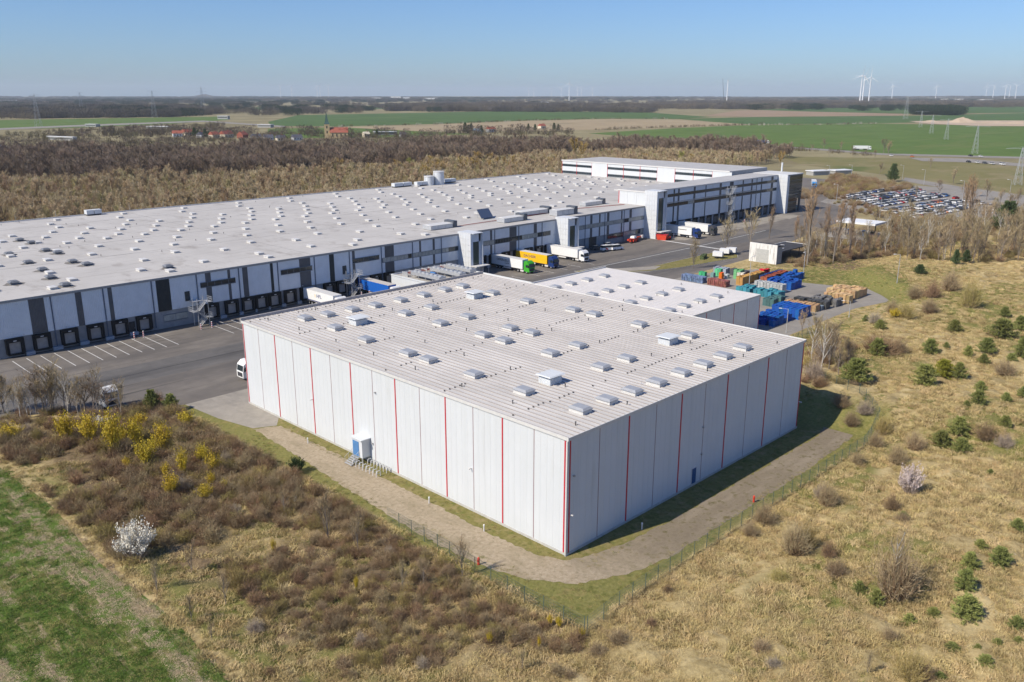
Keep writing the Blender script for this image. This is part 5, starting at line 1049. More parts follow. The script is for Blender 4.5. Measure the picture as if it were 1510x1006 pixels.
# ---------------------------------------------------------------- shrubs on the right hill
for px, py, wd, h_, key in ((1306, 521, 70, 26, 'shrub_dark'), (1285, 518, 40, 24, 'shrub_dark'), (1325, 520, 40, 22, 'shrub_brown'), (1481, 553, 42, 22, 'shrub_brown'), (1452, 648, 40, 27, 'shrub_dark'), (1348, 664, 38, 30, 'shrub_brown'), (1322, 685, 40, 32, 'shrub_brown'), (1300, 640, 36, 30, 'shrub_olive'), (1314, 752, 34, 26, 'shrub_dark'), (1219, 746, 46, 38, 'shrub_brown'), (1210, 735, 30, 26, 'shrub_grey'), (1264, 685, 30, 22, 'shrub_brown'), (1171, 817, 62, 52, 'shrub_brown'), (1190, 810, 36, 40, 'shrub_olive'), (1221, 822, 32, 28, 'shrub_dark'), (1232, 849, 46, 28, 'shrub_brown'), (1311, 944, 32, 22, 'shrub_brown'), (1340, 1003, 62, 48, 'shrub_olive'), (1360, 1005, 36, 30, 'shrub_dark'), (1126, 772, 52, 32, 'shrub_brown'), (1105, 790, 36, 24, 'shrub_brown'), (1150, 857, 42, 22, 'shrub_olive'), (984, 874, 24, 14, 'shrub_dark'), (959, 923, 26, 14, 'shrub_dark'), (912, 949, 50, 22, 'shrub_brown'), (880, 965, 40, 20, 'shrub_brown'), (1122, 960, 40, 20, 'shrub_brown'), (1140, 985, 34, 18, 'shrub_grey'), (1430, 455, 44, 40, 'shrub_olive'), (1400, 430, 40, 30, 'shrub_brown'), (1375, 440, 36, 26, 'shrub_dark'), (1480, 660, 36, 20, 'shrub_grey'), (1240, 600, 40, 22, 'shrub_brown'), (1255, 628, 34, 24, 'shrub_brown'), (1275, 610, 36, 20, 'shrub_grey'), (1290, 660, 34, 26, 'shrub_brown'), (1330, 770, 30, 16, 'shrub_brown'), (1200, 560, 44, 34, 'shrub_grey'), (1215, 530, 40, 36, 'shrub_grey'), (1190, 545, 30, 24, 'shrub_olive'), (1350, 440, 40, 20, 'shrub_brown'), (1335, 470, 40, 24, 'shrub_olive'), (1315, 462, 30, 20, 'shrub_brown'), (1370, 462, 34, 22, 'shrub_brown'), (1290, 478, 30, 18, 'shrub_grey')):
    x, y, z = at(px, py); s_ = mpp(x, y)
    put(key, x, y, h_ * s_ * 1.15, wd * s_ * 1.15, {'shrub_dark': 'dense dark bare shrub on the dry grass hill', 'shrub_brown': 'reddish brown bare shrub on the dry grass hill', 'shrub_grey': 'pale grey twiggy shrub on the dry grass hill', 'shrub_olive': 'olive-yellow twiggy shrub on the dry grass hill'}[key], key.replace('shrub_', '') + ' shrubs on the dry hill', z)
x, y, z = at(1319, 880); s_ = mpp(x, y)
o = put('shrub_brown', x, y, 92 * s_, 104 * s_, 'largest many-stemmed leafless bush on the dry hill', None, z); put('birch', x + .5, y + .3, 84 * s_, .8, 'slim pale-stemmed tree inside the largest leafless bush', None, z)
x, y, z = at(1340, 728); s_ = mpp(x, y); put('pink_bloom', x, y, 46 * s_, 48 * s_, 'round pale pink blossoming tree on the dry hill', None, z)
x, y, z = at(201, 823); s_ = mpp(x, y); put('white_bloom', x, y, 58 * s_, 76 * s_, 'round white blossoming tree at the edge of the green field', None, z)
# forsythias
for px, py, wd, h_ in ((98, 654, 30, 32), (134, 656, 30, 32), (170, 672, 32, 46), (200, 659, 24, 30), (240, 665, 26, 30), (216, 689, 30, 30), (271, 705, 18, 32), (246, 707, 14, 18), (254, 733, 24, 26), (315, 701, 24, 26), (299, 683, 20, 20), (275, 630, 24, 18), (208, 632, 22, 16), (16, 651, 30, 18), (312, 720, 14, 18), (332, 725, 12, 14), (302, 738, 22, 18), (188, 696, 12, 16), (526, 872, 12, 24), (722, 952, 14, 22), (811, 923, 14, 18), (824, 926, 16, 18), (858, 941, 14, 16), (795, 960, 10, 24), (225, 675, 16, 20), (182, 655, 14, 18), (1318, 470, 26, 14), (404, 815, 14, 22)):
    x, y, z = at(px, py); s_ = mpp(x, y); near = px < 420 and py < 760
    put('yellow', x, y, h_ * s_ * (1.45 if near else 1.1), wd * s_ * (1.75 if near else 1.1), 'bright yellow flowering bush in the thicket by the asphalt yard' if near else 'small yellow flowering bush alone in dry grass', 'yellow bushes in the thicket' if near else 'lone yellow bushes', z)
for px, py, wd, h_, lb in ((150, 630, 38, 16, 'low greyish white blossoming bush among the yellow bushes'), (438, 742, 14, 14, 'small white blossoming bush in the middle of the thicket')):
    x, y, z = at(px, py); s_ = mpp(x, y); put('white_bloom', x, y, h_ * s_, wd * s_, lb, None, z)
# thicket between green field and gravel track
n = 0; spots = []; SCRUB = []
while n < 1800:
    x = rnd.uniform(-37.5, -11.2); y = rnd.uniform(-16, 86)
    if y > 78 and x < -26 and rnd.random() < .5: continue
    dens = float(vnoise(x, y, 13, 33)) * .75 + .25 * float(vnoise(x, y, 4, 34)) + .10 * float(ss(-36, -20, x)) + .26 * float(ss(4, 46, y)) - .05 * float(ss(14, -6, y))
    clear = (-38 < x < -29 and 56 < y < 74) or (x < -31 and y < 36)
    if dens < .53 or (clear and rnd.random() < .86): continue
    n += 1; solo = n < 120 and not any((x - a) ** 2 + (y - c) ** 2 < 4 for a, c in spots)
    if not solo: SCRUB.append((x, y, rnd.uniform(.8, 2.2) * (.75 + .4 * float(ss(0, 60, y))))); continue
    spots.append((x, y))
    key = rnd.choices(['shrub_brown', 'shrub_dark', 'shrub_grey', 'shrub_olive'], [5, 3, 1.3, 1.6])[0]; hh = rnd.uniform(1.9, 3.1) * (.75 + .35 * float(ss(0, 60, y)))
    put(key, x, y, hh, hh * rnd.uniform(1.1, 1.9), {'shrub_dark': 'dense dark leafless shrub in the thicket below the gravel track', 'shrub_brown': 'reddish brown leafless shrub in the thicket below the gravel track', 'shrub_grey': 'pale grey leafless shrub in the thicket below the gravel track', 'shrub_olive': 'olive-brown leafless shrub in the thicket below the gravel track'}[key], key.replace('shrub_', '') + ' shrubs in the thicket')
for px, py, h_ in ((232, 872, 36), (283, 845, 34), (333, 890, 38), (283, 916, 30), (313, 948, 24), (485, 800, 58), (528, 815, 50), (594, 870, 36), (625, 866, 32), (682, 852, 44), (180, 620, 40), (420, 760, 30), (770, 990, 24), (1278, 995, 26)):
    x, y, z = at(px, py); s_ = mpp(x, y); put('young', x, y, h_ * s_ * 1.15, .95, 'slender leafless sapling standing in the rough grass and thicket', 'saplings in the rough', z)
for px, py, h_, key in ((1196, 538, 52, 'birch'), (1210, 548, 62, 'birch'), (1222, 545, 58, 'young'), (1236, 556, 40, 'young'), (1203, 520, 46, 'young'), (1228, 530, 44, 'birch'), (1250, 540, 34, 'young')):
    x, y, z = at(px, py); put(key, x, y, h_ * mpp(x, y), 1.2, 'leafless tree in the clump past the shaded hall corner', 'trees past the shaded hall corner', z)
# row of bare trees by the asphalt yard
for i in range(30):
    px = -16 + i * 6.1; x, y, z = at(px + rnd.uniform(-4, 4), 612 - i * .2 + rnd.uniform(-7, 8)); put(rnd.choice(('bare', 'young', 'birch')), x, y, rnd.uniform(3.8, 7.2), rnd.uniform(.9, 1.6), 'leafless tree in the row between asphalt yard and thicket', 'row of trees by the asphalt yard', z)
# strip of trees and thicket by the fuel station
for px, py, h_ in ((1190, 391, 90), (1216, 375, 55), (1228, 388, 70), (1252, 380, 62), (1172, 365, 36), (1134, 352, 38), (1430, 345, 60), (1420, 330, 50)):
    x, y, z = at(px, py, 0.0); put('poplar', x, y, h_ * mpp(x, y) * 1.0, .95, 'columnar rusty brown poplar in the strip by the fuel station', 'columnar poplars', H1(x, y))
for px, py, h_, lb in ((1022, 396, 34, 'small bare tree on the near tip of the grass island'), (1072, 375, 38, 'small bare tree on the middle of the grass island'), (1106, 366, 40, 'small bare tree on the far tip of the grass island'), (1182, 494, 26, 'bare sapling by the corner of the low hall')):
    x, y, z = at(px, py, 0.0); put('young', x, y, h_ * mpp(x, y) * 1.1, 1.1, lb, None, .1)
n = 0
while n < 330:
    x = rnd.uniform(184, 312); y = rnd.uniform(36, 84)
    if (x < 210 and y > 71) or (247 < x < 276 and 66 < y) or y < 62 - (x - 188) * .28 or y > 82 - max(0, (x - 262)) * .1: continue
    n += 1; key = rnd.choices(['young', 'birch', 'bare', 'shrub_olive', 'shrub_brown', 'shrub_grey'], [3, 1.5, 1, 4, 4, 3])[0]
    h_ = rnd.uniform(4.2, 8.4) * (1 - .3 * float(ss(225, 245, x))) if 'shrub' not in key else rnd.uniform(1.8, 3.4)
    lb = {'young': 'slender leafless tree in the strip before the car park', 'birch': 'pale-barked birch in the strip before the car park', 'bare': 'spreading leafless tree in the strip before the car park'}.get(key, 'leafless shrub in the strip before the car park')
    if 'shrub' in key: SCRUB.append((x, y, h_ * .9)); continue
    put(key, x, y, h_, 1.1, lb, lb + 's')
n = 0
while n < 230:
    px, py = rnd.uniform(1240, 1520), rnd.uniform(318, 395)
    if py < 330 + (1300 - px) * .25 or (px < 1330 and py > 350) or py < 322: continue
    n += 1; x, y, z = at(px, py, 1.5); key = rnd.choices(['young', 'birch', 'shrub_olive', 'shrub_brown', 'shrub_dark'], [4, 2, 3, 3, 1])[0]; h_ = rnd.uniform(5, 10) if 'shrub' not in key else rnd.uniform(2, 4)
    lb = {'young': 'slender leafless tree in the thicket past the car park', 'birch': 'pale-barked birch in the thicket past the car park'}.get(key, 'leafless shrub in the thicket past the car park')
    if 'shrub' in key: SCRUB.append((x, y, h_ * .9)); continue
    put(key, x, y, h_, 1.1, lb, lb + 's')
for x0, x1, y0, y1, m_, lb in ((330, 400, 138, 200, 70, 'leafless shrub in the thicket behind the car park'), (312, 352, 84, 128, 26, 'low brown shrub on the verge before the car park')):
    c_ = 0
    while c_ < m_:
        x, y = rnd.uniform(x0, x1), rnd.uniform(y0, y1)
        if m_ == 70 and (y < 150 + (x - 372) * .8 or y < 147 or y > 185 + (x - 400) * .55 or abs(y - (143 + (x - 372) * .55)) < 9): 
            if not (x > 385 and 146 < y < 158): continue
        if m_ == 26 and not (y < 92 + (x - 318) * 1.05 and y > 80 + (x - 318) * .9): continue
        c_ += 1; h_ = rnd.uniform(2.2, 4.5) if m_ == 70 else rnd.uniform(1.2, 2.4); (SCRUB.append((x, y, h_)) if c_ % 2 else put(rnd.choice(('shrub_brown', 'shrub_dark', 'shrub_grey')), x, y, h_, h_ * 1.7, lb, lb + 's'))
for px, py in ((1350, 290), (1385, 288), (1420, 292), (1437, 290), (1455, 295), (1475, 300), (1500, 302), (1405, 272), (1297, 258), (1303, 226), (1310, 228), (1240, 222), (1215, 220), (1180, 226), (1160, 222), (1197, 224), (1222, 230), (1258, 231), (1275, 233), (1290, 234), (1372, 248)):
    x, y, z = at(px, py, 0.0); put(rnd.choice(('bare', 'young')), x, y, rnd.uniform(5, 9) + (3 if py < 229 and px > 1290 else 0), 1.3, 'lone leafless tree along the far roads and meadow edge', 'trees along the far roads')
for kl in VEG.values():
    for k_ in kl:
        if k_.n == 0: [bpy.data.objects.remove(c_) for c_ in list(k_.r.children)]; bpy.data.objects.remove(k_.r)
        k_.dead = k_.n == 0
    kl[:] = [k_ for k_ in kl if not k_.dead]
# hedge leaves on the island
q_ = random.Random(5); hb = MB()
for _ in range(900): speck(hb, Vector((q_.uniform(-2.6, 2.6), q_.uniform(-.7, .7), q_.uniform(.1, 1.3))), .11, q_)
part('foliage', hb, PINED, HEDGE); part('core', MB().box(-2.5, -.6, 0, 2.5, .6, 1.2), PINED, HEDGE)

# ---------------------------------------------------------------- scattered masses
def joined(tk, cr, ma, mb_, h_=1.0):
    s = MB(); s.v = list(tk.v); s.f = list(tk.f); s.m = [0] * len(tk.f); n = len(s.v); s.v += cr.v; s.f += [tuple(i + n for i in f) for f in cr.f]; s.m += [1] * len(cr.f)
    return s.mesh('tree', ma, mb_)
def scatter(name, pts, rz, scl, src, label=None):
    """one object that carries many copies of the source meshes (uncountable growth)"""
    colx = bpy.data.collections.new(name + '_source')
    for i, (me_) in enumerate(src):
        s = bpy.data.objects.new(f'{name}_piece', me_); colx.objects.link(s)
    me_ = bpy.data.meshes.new(name); me_.from_pydata([tuple(p) for p in pts], [], [])
    a = me_.attributes.new('rz', 'FLOAT', 'POINT'); a.data.foreach_set('value', np.asarray(rz, np.float32))
    a = me_.attributes.new('scl', 'FLOAT', 'POINT'); a.data.foreach_set('value', np.asarray(scl, np.float32))
    a = me_.attributes.new('pick', 'INT', 'POINT'); a.data.foreach_set('value', nrg.integers(0, len(src), len(pts)).astype(np.int32))
    o = link(name, me_); o['kind'] = 'stuff'
    if label: o['label'] = label
    g_ = bpy.data.node_groups.new(name + '_nodes', 'GeometryNodeTree'); g_.interface.new_socket('Geometry', in_out='INPUT', socket_type='NodeSocketGeometry'); g_.interface.new_socket('Geometry', in_out='OUTPUT', socket_type='NodeSocketGeometry')
    N = g_.nodes; gi, gout = N.new('NodeGroupInput'), N.new('NodeGroupOutput'); ip = N.new('GeometryNodeInstanceOnPoints'); ci = N.new('GeometryNodeCollectionInfo')
    ci.inputs['Collection'].default_value = colx; ci.inputs['Separate Children'].default_value = True; ci.inputs['Reset Children'].default_value = True
    def na(nm, tp):
        n_ = N.new('GeometryNodeInputNamedAttribute'); n_.data_type = tp; n_.inputs['Name'].default_value = nm; return n_.outputs['Attribute']
    cx = N.new('ShaderNodeCombineXYZ'); e2r = N.new('FunctionNodeEulerToRotation'); Lk = g_.links
    Lk.new(na('rz', 'FLOAT'), cx.inputs[2]); Lk.new(cx.outputs[0], e2r.inputs[0]); Lk.new(e2r.outputs[0], ip.inputs['Rotation']); Lk.new(na('scl', 'FLOAT'), ip.inputs['Scale'])
    Lk.new(na('pick', 'INT'), ip.inputs['Instance Index']); ip.inputs['Pick Instance'].default_value = True
    Lk.new(gi.outputs[0], ip.inputs['Points']); Lk.new(ci.outputs[0], ip.inputs['Instance']); Lk.new(ip.outputs[0], gout.inputs[0])
    md = o.modifiers.new('copies', 'NODES'); md.node_group = g_
    return o
BACK = [at(*p, 0.0)[:2] for p in ((1203, 284), (1215, 268), (1232, 260), (1262, 262), (1300, 270), (1345, 276), (1338, 282), (1300, 283), (1262, 288), (1240, 296), (1225, 294))]
bxs, bys = [p[0] for p in BACK], [p[1] for p in BACK]
def ip1(x, y, poly):
    r_ = False; j = len(poly) - 1
    for i in range(len(poly)):
        (xi, yi), (xj, yj) = poly[i], poly[j]
        if (yi > y) != (yj > y) and x < (xj - xi) * (y - yi) / (yj - yi) + xi: r_ = not r_
        j = i
    return r_
c_ = 0
while c_ < 420:
    x, y = rnd.uniform(min(bxs), max(bxs)), rnd.uniform(min(bys), max(bys))
    if ip1(x, y, BACK): SCRUB.append((x, y, rnd.uniform(1.6, 4.2))); c_ += 1
c_ = 0; FRONT = [at(*p, 0.0)[:2] for p in ((1228, 300), (1250, 312), (1300, 322), (1340, 336), (1420, 345), (1500, 340), (1500, 326), (1420, 322), (1350, 318), (1300, 308), (1262, 297))]
bxs, bys = [p[0] for p in FRONT], [p[1] for p in FRONT]
while c_ < 260:
    x, y = rnd.uniform(min(bxs), max(bxs)), rnd.uniform(min(bys), max(bys))
    if ip1(x, y, FRONT): SCRUB.append((x, y, rnd.uniform(1.0, 2.8))); c_ += 1
for _ in range(420):
    x, y = rnd.uniform(190, 312), rnd.uniform(34, 68)
    if y > 62 - (x - 188) * .28 and y < 70 - max(0, x - 262) * .1: SCRUB.append((x, y, rnd.uniform(1.3, 3.2)))
for _ in range(90):
    x, y, z = at(rnd.uniform(-10, 215), rnd.uniform(606, 640)); SCRUB.append((x, y, rnd.uniform(.8, 2.0)))
for _ in range(60):
    x, y, z = at(rnd.uniform(1185, 1262), rnd.uniform(500, 572)); SCRUB.append((x, y, rnd.uniform(.8, 2.4)))
SRC = [joined(*shrub_mesh(400 + i, 170, 6, .014), a_, b_) for i, (a_, b_) in enumerate(((TWIGR, TWIGR), (TWIGD, TWIGR), (TWIGR, TWIG), (TWIGD, TWIGO), (TWIGR, TWIG)))]
P = np.array([(x, y, H1(x, y) - .04) for x, y, h_ in SCRUB]); scatter('thicket_scrub', P, nrg.uniform(0, 6.28, len(P)), np.array([h_ for _, _, h_ in SCRUB]), SRC, 'low tangled leafless scrub filling the thickets')
def inpoly(x, y, poly):
    r_ = np.zeros(len(x), bool); n = len(poly); j = n - 1
    for i in range(n):
        xi, yi = poly[i]; xj, yj = poly[j]; c_ = ((yi > y) != (yj > y)) & (x < (xj - xi) * (y - yi) / (yj - yi + 1e-12) + xi); r_ ^= c_; j = i
    return r_
def clump(seed, n, L, w_, r, m_, lean=.6, up=.55):
    q = random.Random(seed); mb = MB()
    for i in range(n):
        a = q.uniform(0, 6.283); rr = r * math.sqrt(q.random()); p = Vector((rr * math.cos(a), rr * math.sin(a), -.03)); d = Vector((q.uniform(-lean, lean) + .25, q.uniform(-lean, lean) - .1, up + q.random() * .6)).normalized(); l = L * q.uniform(.5, 1.2)
        s_ = d.cross(rv(q)).normalized() * w_ / 2; m2 = p + d * l * .6; e = m2 + (d + Vector((d.x * .8, d.y * .8, -.55))).normalized() * l * .5
        k = len(mb.v); mb.v += [tuple(p - s_), tuple(p + s_), tuple(m2 + s_ * .8), tuple(m2 - s_ * .8), tuple(e)]; mb.f += [(k, k + 1, k + 2, k + 3), (k + 3, k + 2, k + 4)]; mb.m += [0, 0]
    return mb.mesh('tuft', m_)
STR1 = mat('straw_blade', (.475, .365, .17), .9, .15, 2, inst=.28); STR2 = mat('straw_pale', (.575, .45, .235), .9, .15, 2, inst=.22); STR3 = mat('straw_dull', (.32, .25, .11), .9, .2, 2, inst=.25)
GRS = mat('grass_green', (.145, .175, .042), .9, .2, 2, inst=.25); GRM = mat('grass_olive', (.31, .275, .10), .9, .2, 2, inst=.25); CRG = mat('crop_green', (.105, .17, .03), .9, .2, 2, inst=.25); CRS = mat('crop_straw', (.46, .36, .235), .9, .15, 2, inst=.2)
def pts_in(x0, x1, y0, y1, n, test):
    x = nrg.uniform(x0, x1, n); y = nrg.uniform(y0, y1, n); k = test(x, y); x, y = x[k], y[k]; return np.stack([x, y, hgt(x, y)], -1)
def outside(x, y): return ~((x > -9.8) & (x < 76) & (y > -10.8 - .0 * x) & (y < np.where(x < 70, 1e6, 5 + (x - 70) * 3))) & ~((x > -1) & (x < 170) & (y > 24)) & ~((x > 60) & (x < 108) & (y > 20)) & (x > -39.0)
def seen(x, y): return (np.arctan2(y - CAM[1], x - CAM[0]) > YAW - .72) & (np.arctan2(y - CAM[1], x - CAM[0]) < YAW + .72)
P = pts_in(-39, 240, -58, 88, 150000, lambda x, y: outside(x, y) & seen(x, y) & ((y < 18 + np.maximum(0, x - 160) * .8) | (x < -9.8)) & (nrg.random(len(x)) < np.clip(60 / np.hypot(x - CAM[0], y - CAM[1] - 0) * 1.3, .22, 1)) & (nrg.random(len(x)) < (.55 + .8 * vnoise(x, y, 3.0, 41)) * np.where((x < -9.8) & (y > 6), .42, 1)))
k = len(P); big = .75 + .7 * vnoise(P[:, 0], P[:, 1], 2.4, 44)
scatter('dry_grass', P, nrg.normal(0, .9, k), big * nrg.uniform(.7, 1.25, k), [clump(1, 60, .52, .035, .5, STR1), clump(2, 60, .46, .035, .55, STR2), clump(3, 55, .42, .03, .5, STR3), clump(4, 55, .50, .035, .5, STR1)], 'tufted dry straw grass covering the hill and rough')
P = pts_in(-38, 200, -58, 84, 34000, lambda x, y: outside(x, y) & seen(x, y) & ((y < 18 + np.maximum(0, x - 160) * .8) | (x < -9.8)) & (nrg.random(len(x)) < np.clip(ss(.40, .60, vnoise(x, y, 14, 21)) + 1.0 * ss(-20, -33, x) * ss(76, 50, y) + .7 * ss(-14, -32, y) * ss(20, -15, x), .04, 1)))
k = len(P); scatter('green_grass', P, nrg.normal(0, 1.5, k), nrg.uniform(.6, 1.15, k), [clump(5, 60, .34, .035, .5, GRS), clump(6, 60, .36, .035, .5, GRM), clump(7, 50, .3, .03, .5, GRM)], 'green grass growing in patches through the dry grass')
P = pts_in(-10, 76, -11, 60, 16000, lambda x, y: (((y < -7.6 - vnoise(x, y, 2.5, 91) * .9) & (y > -10.9) & (x > -9)) | ((x < -6.0 - vnoise(x, y, 2.5, 92) * 1.8) & (x > -9.7) & (y < 62)) | ((x > -2.9 + vnoise(x, y, 2.2, 93) * 1.2) & (x < -.2) & (y > 1) & (y < 62)) | ((y > -4.6 + vnoise(x, y, 2.5, 94) * 1.6) & (y < -.2) & (x > 0) & (x < 60) & (nrg.random(len(x)) < .6)) | ((x > 66) & (y < 8)) | ((x < -3) & (y < -4.6) & (y > -11))) & (nrg.random(len(x)) < .75))
k = len(P); scatter('verge_grass', P, nrg.normal(0, 1.5, k), nrg.uniform(.35, .7, k), [clump(8, 70, .24, .035, .5, GRS, up=.3), clump(9, 70, .24, .035, .5, GRM, up=.3), clump(24, 70, .24, .035, .5, GRM, up=.3), clump(10, 60, .26, .035, .5, STR3, up=.3)], 'short verge grass between track, hall and fence')
YP = [(107.6, 28), (128, 28), (143.5, 28), (150, 26.4), (156.2, 25), (162.2, 26.2), (166.4, 29), (169.2, 34.5), (166.6, 43), (164, 52.5), (166.5, 62), (173, 73), (150, 83), (107, 83)]
P = pts_in(76, 260, 6, 76, 30000, lambda x, y: (nrg.random(len(x)) < .6) & ~inpoly(x, y, YP) & (((x < 182) & (y > 12)) | (y > 18)) & ~((x < 108) & (y > 24)) & ~((x > 182) & (y > 68)))
k = len(P); scatter('bank_grass', P, nrg.normal(0, 1.5, k), nrg.uniform(.5, .95, k), [clump(21, 60, .26, .04, .55, GRS, up=.3), clump(22, 60, .26, .04, .55, GRM, up=.3), clump(23, 60, .30, .04, .55, STR1, up=.35)], 'mixed green and straw grass on the bank round the yard')
P = pts_in(-75, -38.6, -40, 100, 30000, lambda x, y: seen(x, y) & (nrg.random(len(x)) < np.clip(75 / np.hypot(x - CAM[0], y - CAM[1]), .2, 1)))
P[:, 2] = .05; k = len(P); st = vnoise(P[:, 0] * 2.0, P[:, 1] * .2, 3.0, 51) * .6 + vnoise(P[:, 0], P[:, 1] * .4, .9, 52) * .4 + .10 * ss(-44, -39.5, P[:, 0])
for nm, sel, src, lb in (('crop_grass', st < .57, [clump(11, 70, .20, .04, .55, CRG, up=.25), clump(12, 70, .2, .04, .55, CRG, up=.25), clump(13, 50, .2, .04, .5, GRM, up=.25)], 'young green crop in the field rows'), ('crop_stubble', st >= .585, [clump(14, 45, .2, .045, .5, CRS, .9, .15), clump(15, 45, .2, .045, .5, CRS, .9, .15)], 'pale straw lying in patches over the green field')):
    Q = P[sel]; scatter(nm, Q, nrg.uniform(0, 6.28, len(Q)), nrg.uniform(.7, 1.2, len(Q)), src, lb)
# ---------------------------------------------------------------- woods
def far_tree(seed, H, m_, spread=.32, tw=.16, bark=BARK): return joined(*bare_tree(seed, H, spread + .12, 1, 50, tw * .58, .17, .014, .05, .3, 17, True), bark, m_)
GB = mat('grey_trunks', (.24, .20, .165), .9, .2, 3, inst=.2)
PALE = [far_tree(200, 8, mat('sapling_tan', (.50, .39, .235), .9, .15, 5, inst=.16)), far_tree(201, 7.4, mat('twig_straw', (.56, .46, .29), .9, .2, 5, inst=.2)), far_tree(202, 8, mat('twig_hazel', (.42, .31, .19), .9, .2, 5, inst=.2)), far_tree(203, 7, mat('sapling_olive', (.44, .38, .19), .9, .15, 5, inst=.15))]
DARK = [far_tree(210, 12.5, mat('wood_dark', (.215, .16, .115), .9, .2, 5, inst=.22), .4, .15, GB), far_tree(211, 13, mat('wood_brown', (.255, .19, .135), .9, .2, 5, inst=.22), .38, .15, GB), far_tree(212, 12, mat('wood_grey', (.28, .22, .165), .9, .2, 5, inst=.2), .42, .15, GB)]
GOLD = [far_tree(220, 9, mat('willow_gold', (.40, .28, .09), .9, .2, 5, inst=.15), .45, .17), far_tree(221, 9, mat('willow_green', (.34, .34, .08), .9, .2, 5, inst=.15), .5, .17)]
def wood(name, poly, per, src, label, smin=.8, smax=1.2, extra=None, indiv=None):
    xs = [p[0] for p in poly]; ys = [p[1] for p in poly]; n = int((max(xs) - min(xs)) * (max(ys) - min(ys)) / per)
    x = nrg.uniform(min(xs), max(xs), n); y = nrg.uniform(min(ys), max(ys), n); k = inpoly(x, y, poly)
    if extra is not None: k &= extra(x, y)
    P_ = np.stack([x[k], y[k], hgt(x[k], y[k])], -1); n = len(P_); sc_ = nrg.uniform(smin, smax, n) * (.72 + .56 * vnoise(P_[:, 0], P_[:, 1], 38, 61)); rz_ = nrg.uniform(0, 6.28, n)
    if indiv:
        nm, lb, cat, grp, cnt_, key = indiv; order = np.argsort(np.hypot(P_[:, 0] - CAM[0], P_[:, 1] - CAM[1]))[:cnt_]
        for i in order: tag(link(nm, src[int(nrg.integers(len(src)))], None, P_[i], float(rz_[i]), float(sc_[i])), lb, cat, grp)
        m_ = np.ones(n, bool); m_[order] = False; P_, sc_, rz_ = P_[m_], sc_[m_], rz_[m_]
    return scatter(name, P_, rz_, sc_, src, label)
A0 = lambda *p: at(p[0], p[1], 0.0)[:2]
wood('sapling_wood', [(-60, 262), (262, 262), (300, 256), (330, 240), A0(1150, 238), A0(1000, 230), A0(850, 231), A0(700, 248), A0(450, 265), A0(250, 272), A0(-60, 276), (-110, 400)], 14, PALE, 'pale leafless saplings massed behind the big warehouse', .55, 1.2, None, ('leafless_sapling', 'pale leafless sapling right behind the big warehouse roof', 'tree', 'saplings right behind the warehouse', 290, None))
wood('dark_wood', [A0(-60, 274), A0(120, 274), A0(250, 271), A0(450, 264), A0(700, 247), A0(840, 230), A0(1000, 229), A0(1130, 238), A0(1170, 233), A0(1080, 220), A0(960, 219), A0(850, 221), A0(640, 226), A0(400, 232), A0(200, 236), A0(-60, 240)], 24, DARK, 'dark leafless wood beyond the pale saplings', .6, 1.12, None, ('leafless_tree', 'dark leafless tree on the near edge of the wood', 'tree', 'trees on the edge of the dark wood', 200, None))
for px, py, s_ in ((500, 262, 1.3), (607, 258, 1.2), (585, 256, 1.0), (545, 262, 1.0), (640, 262, 1.1), (690, 258, 1.2), (705, 255, 1.0), (848, 236, 1.9), (858, 240, 1.7), (1005, 246, 1.2), (1020, 248, 1.1), (1150, 246, 1.2), (950, 245, 1.0)):
    x, y, _ = at(px, py, 0.0); gi_ = 1 if px in (607, 1005) else 0; tag(link('golden_willow' if not gi_ else 'green_willow', GOLD[gi_], None, (x, y, 0), rnd.uniform(0, 6), s_), 'golden-twigged willow standing out of the bare wood' if not gi_ else 'yellow-green willow standing out of the bare wood', 'tree', 'golden willows' if not gi_ else 'green willows')
wood('golden_thicket', [A0(545, 268), A0(700, 262), A0(830, 252), A0(830, 240), A0(700, 246), A0(545, 258)], 60, GOLD[:1] + PALE[:2], 'golden-brown willow thicket behind the roof tanks', .6, 1.2)
# far woods, hedges, clumps
def clump_tree(seed, m_, H=15, R_=26, n=34):
    q = random.Random(seed); s = MB()
    for i in range(n):
        a = q.uniform(0, 6.283); rr = R_ * math.sqrt(q.random()); bx_, by_ = rr * math.cos(a), rr * math.sin(a); h_ = H * q.uniform(.7, 1.1); r2 = H * .28
        for j in range(60):
            d = rv(q).normalized(); p = Vector((bx_ + d.x * r2, by_ + d.y * r2, h_ * .62 + d.z * h_ * .36)); blade(s, p, (d + Vector((0, 0, .6))).normalized(), H * .13 * q.uniform(.6, 1.4), H * .05, q)
        for j in range(3): blade(s, Vector((bx_ + q.uniform(-1, 1), by_ + q.uniform(-1, 1), 0)), Vector((0, 0, 1)), h_ * .7, .5, q)
    return s.mesh('wood_clump', m_)
CB = [clump_tree(300, mat('far_brown', (.10, .088, .075), 1, .2, .05, inst=.25)), clump_tree(301, mat('far_grey_brown', (.12, .105, .09), 1, .2, .05, inst=.25)), clump_tree(302, mat('far_tan', (.15, .125, .09), 1, .2, .05, inst=.2))]
CP = [clump_tree(310, mat('far_conifer', (.03, .045, .024), 1, .2, .05, inst=.2), 16, 24, 40)]
HB_ = [clump_tree(320, mat('hedge_brown', (.12, .095, .062), 1, .2, .1, inst=.25), 4, 7, 8), clump_tree(321, mat('hedge_olive', (.13, .115, .055), 1, .2, .1, inst=.2), 4, 7, 8), clump_tree(322, mat('hedge_bloom', (.42, .38, .32), 1, .2, .1, inst=.1), 4, 6, 7)]
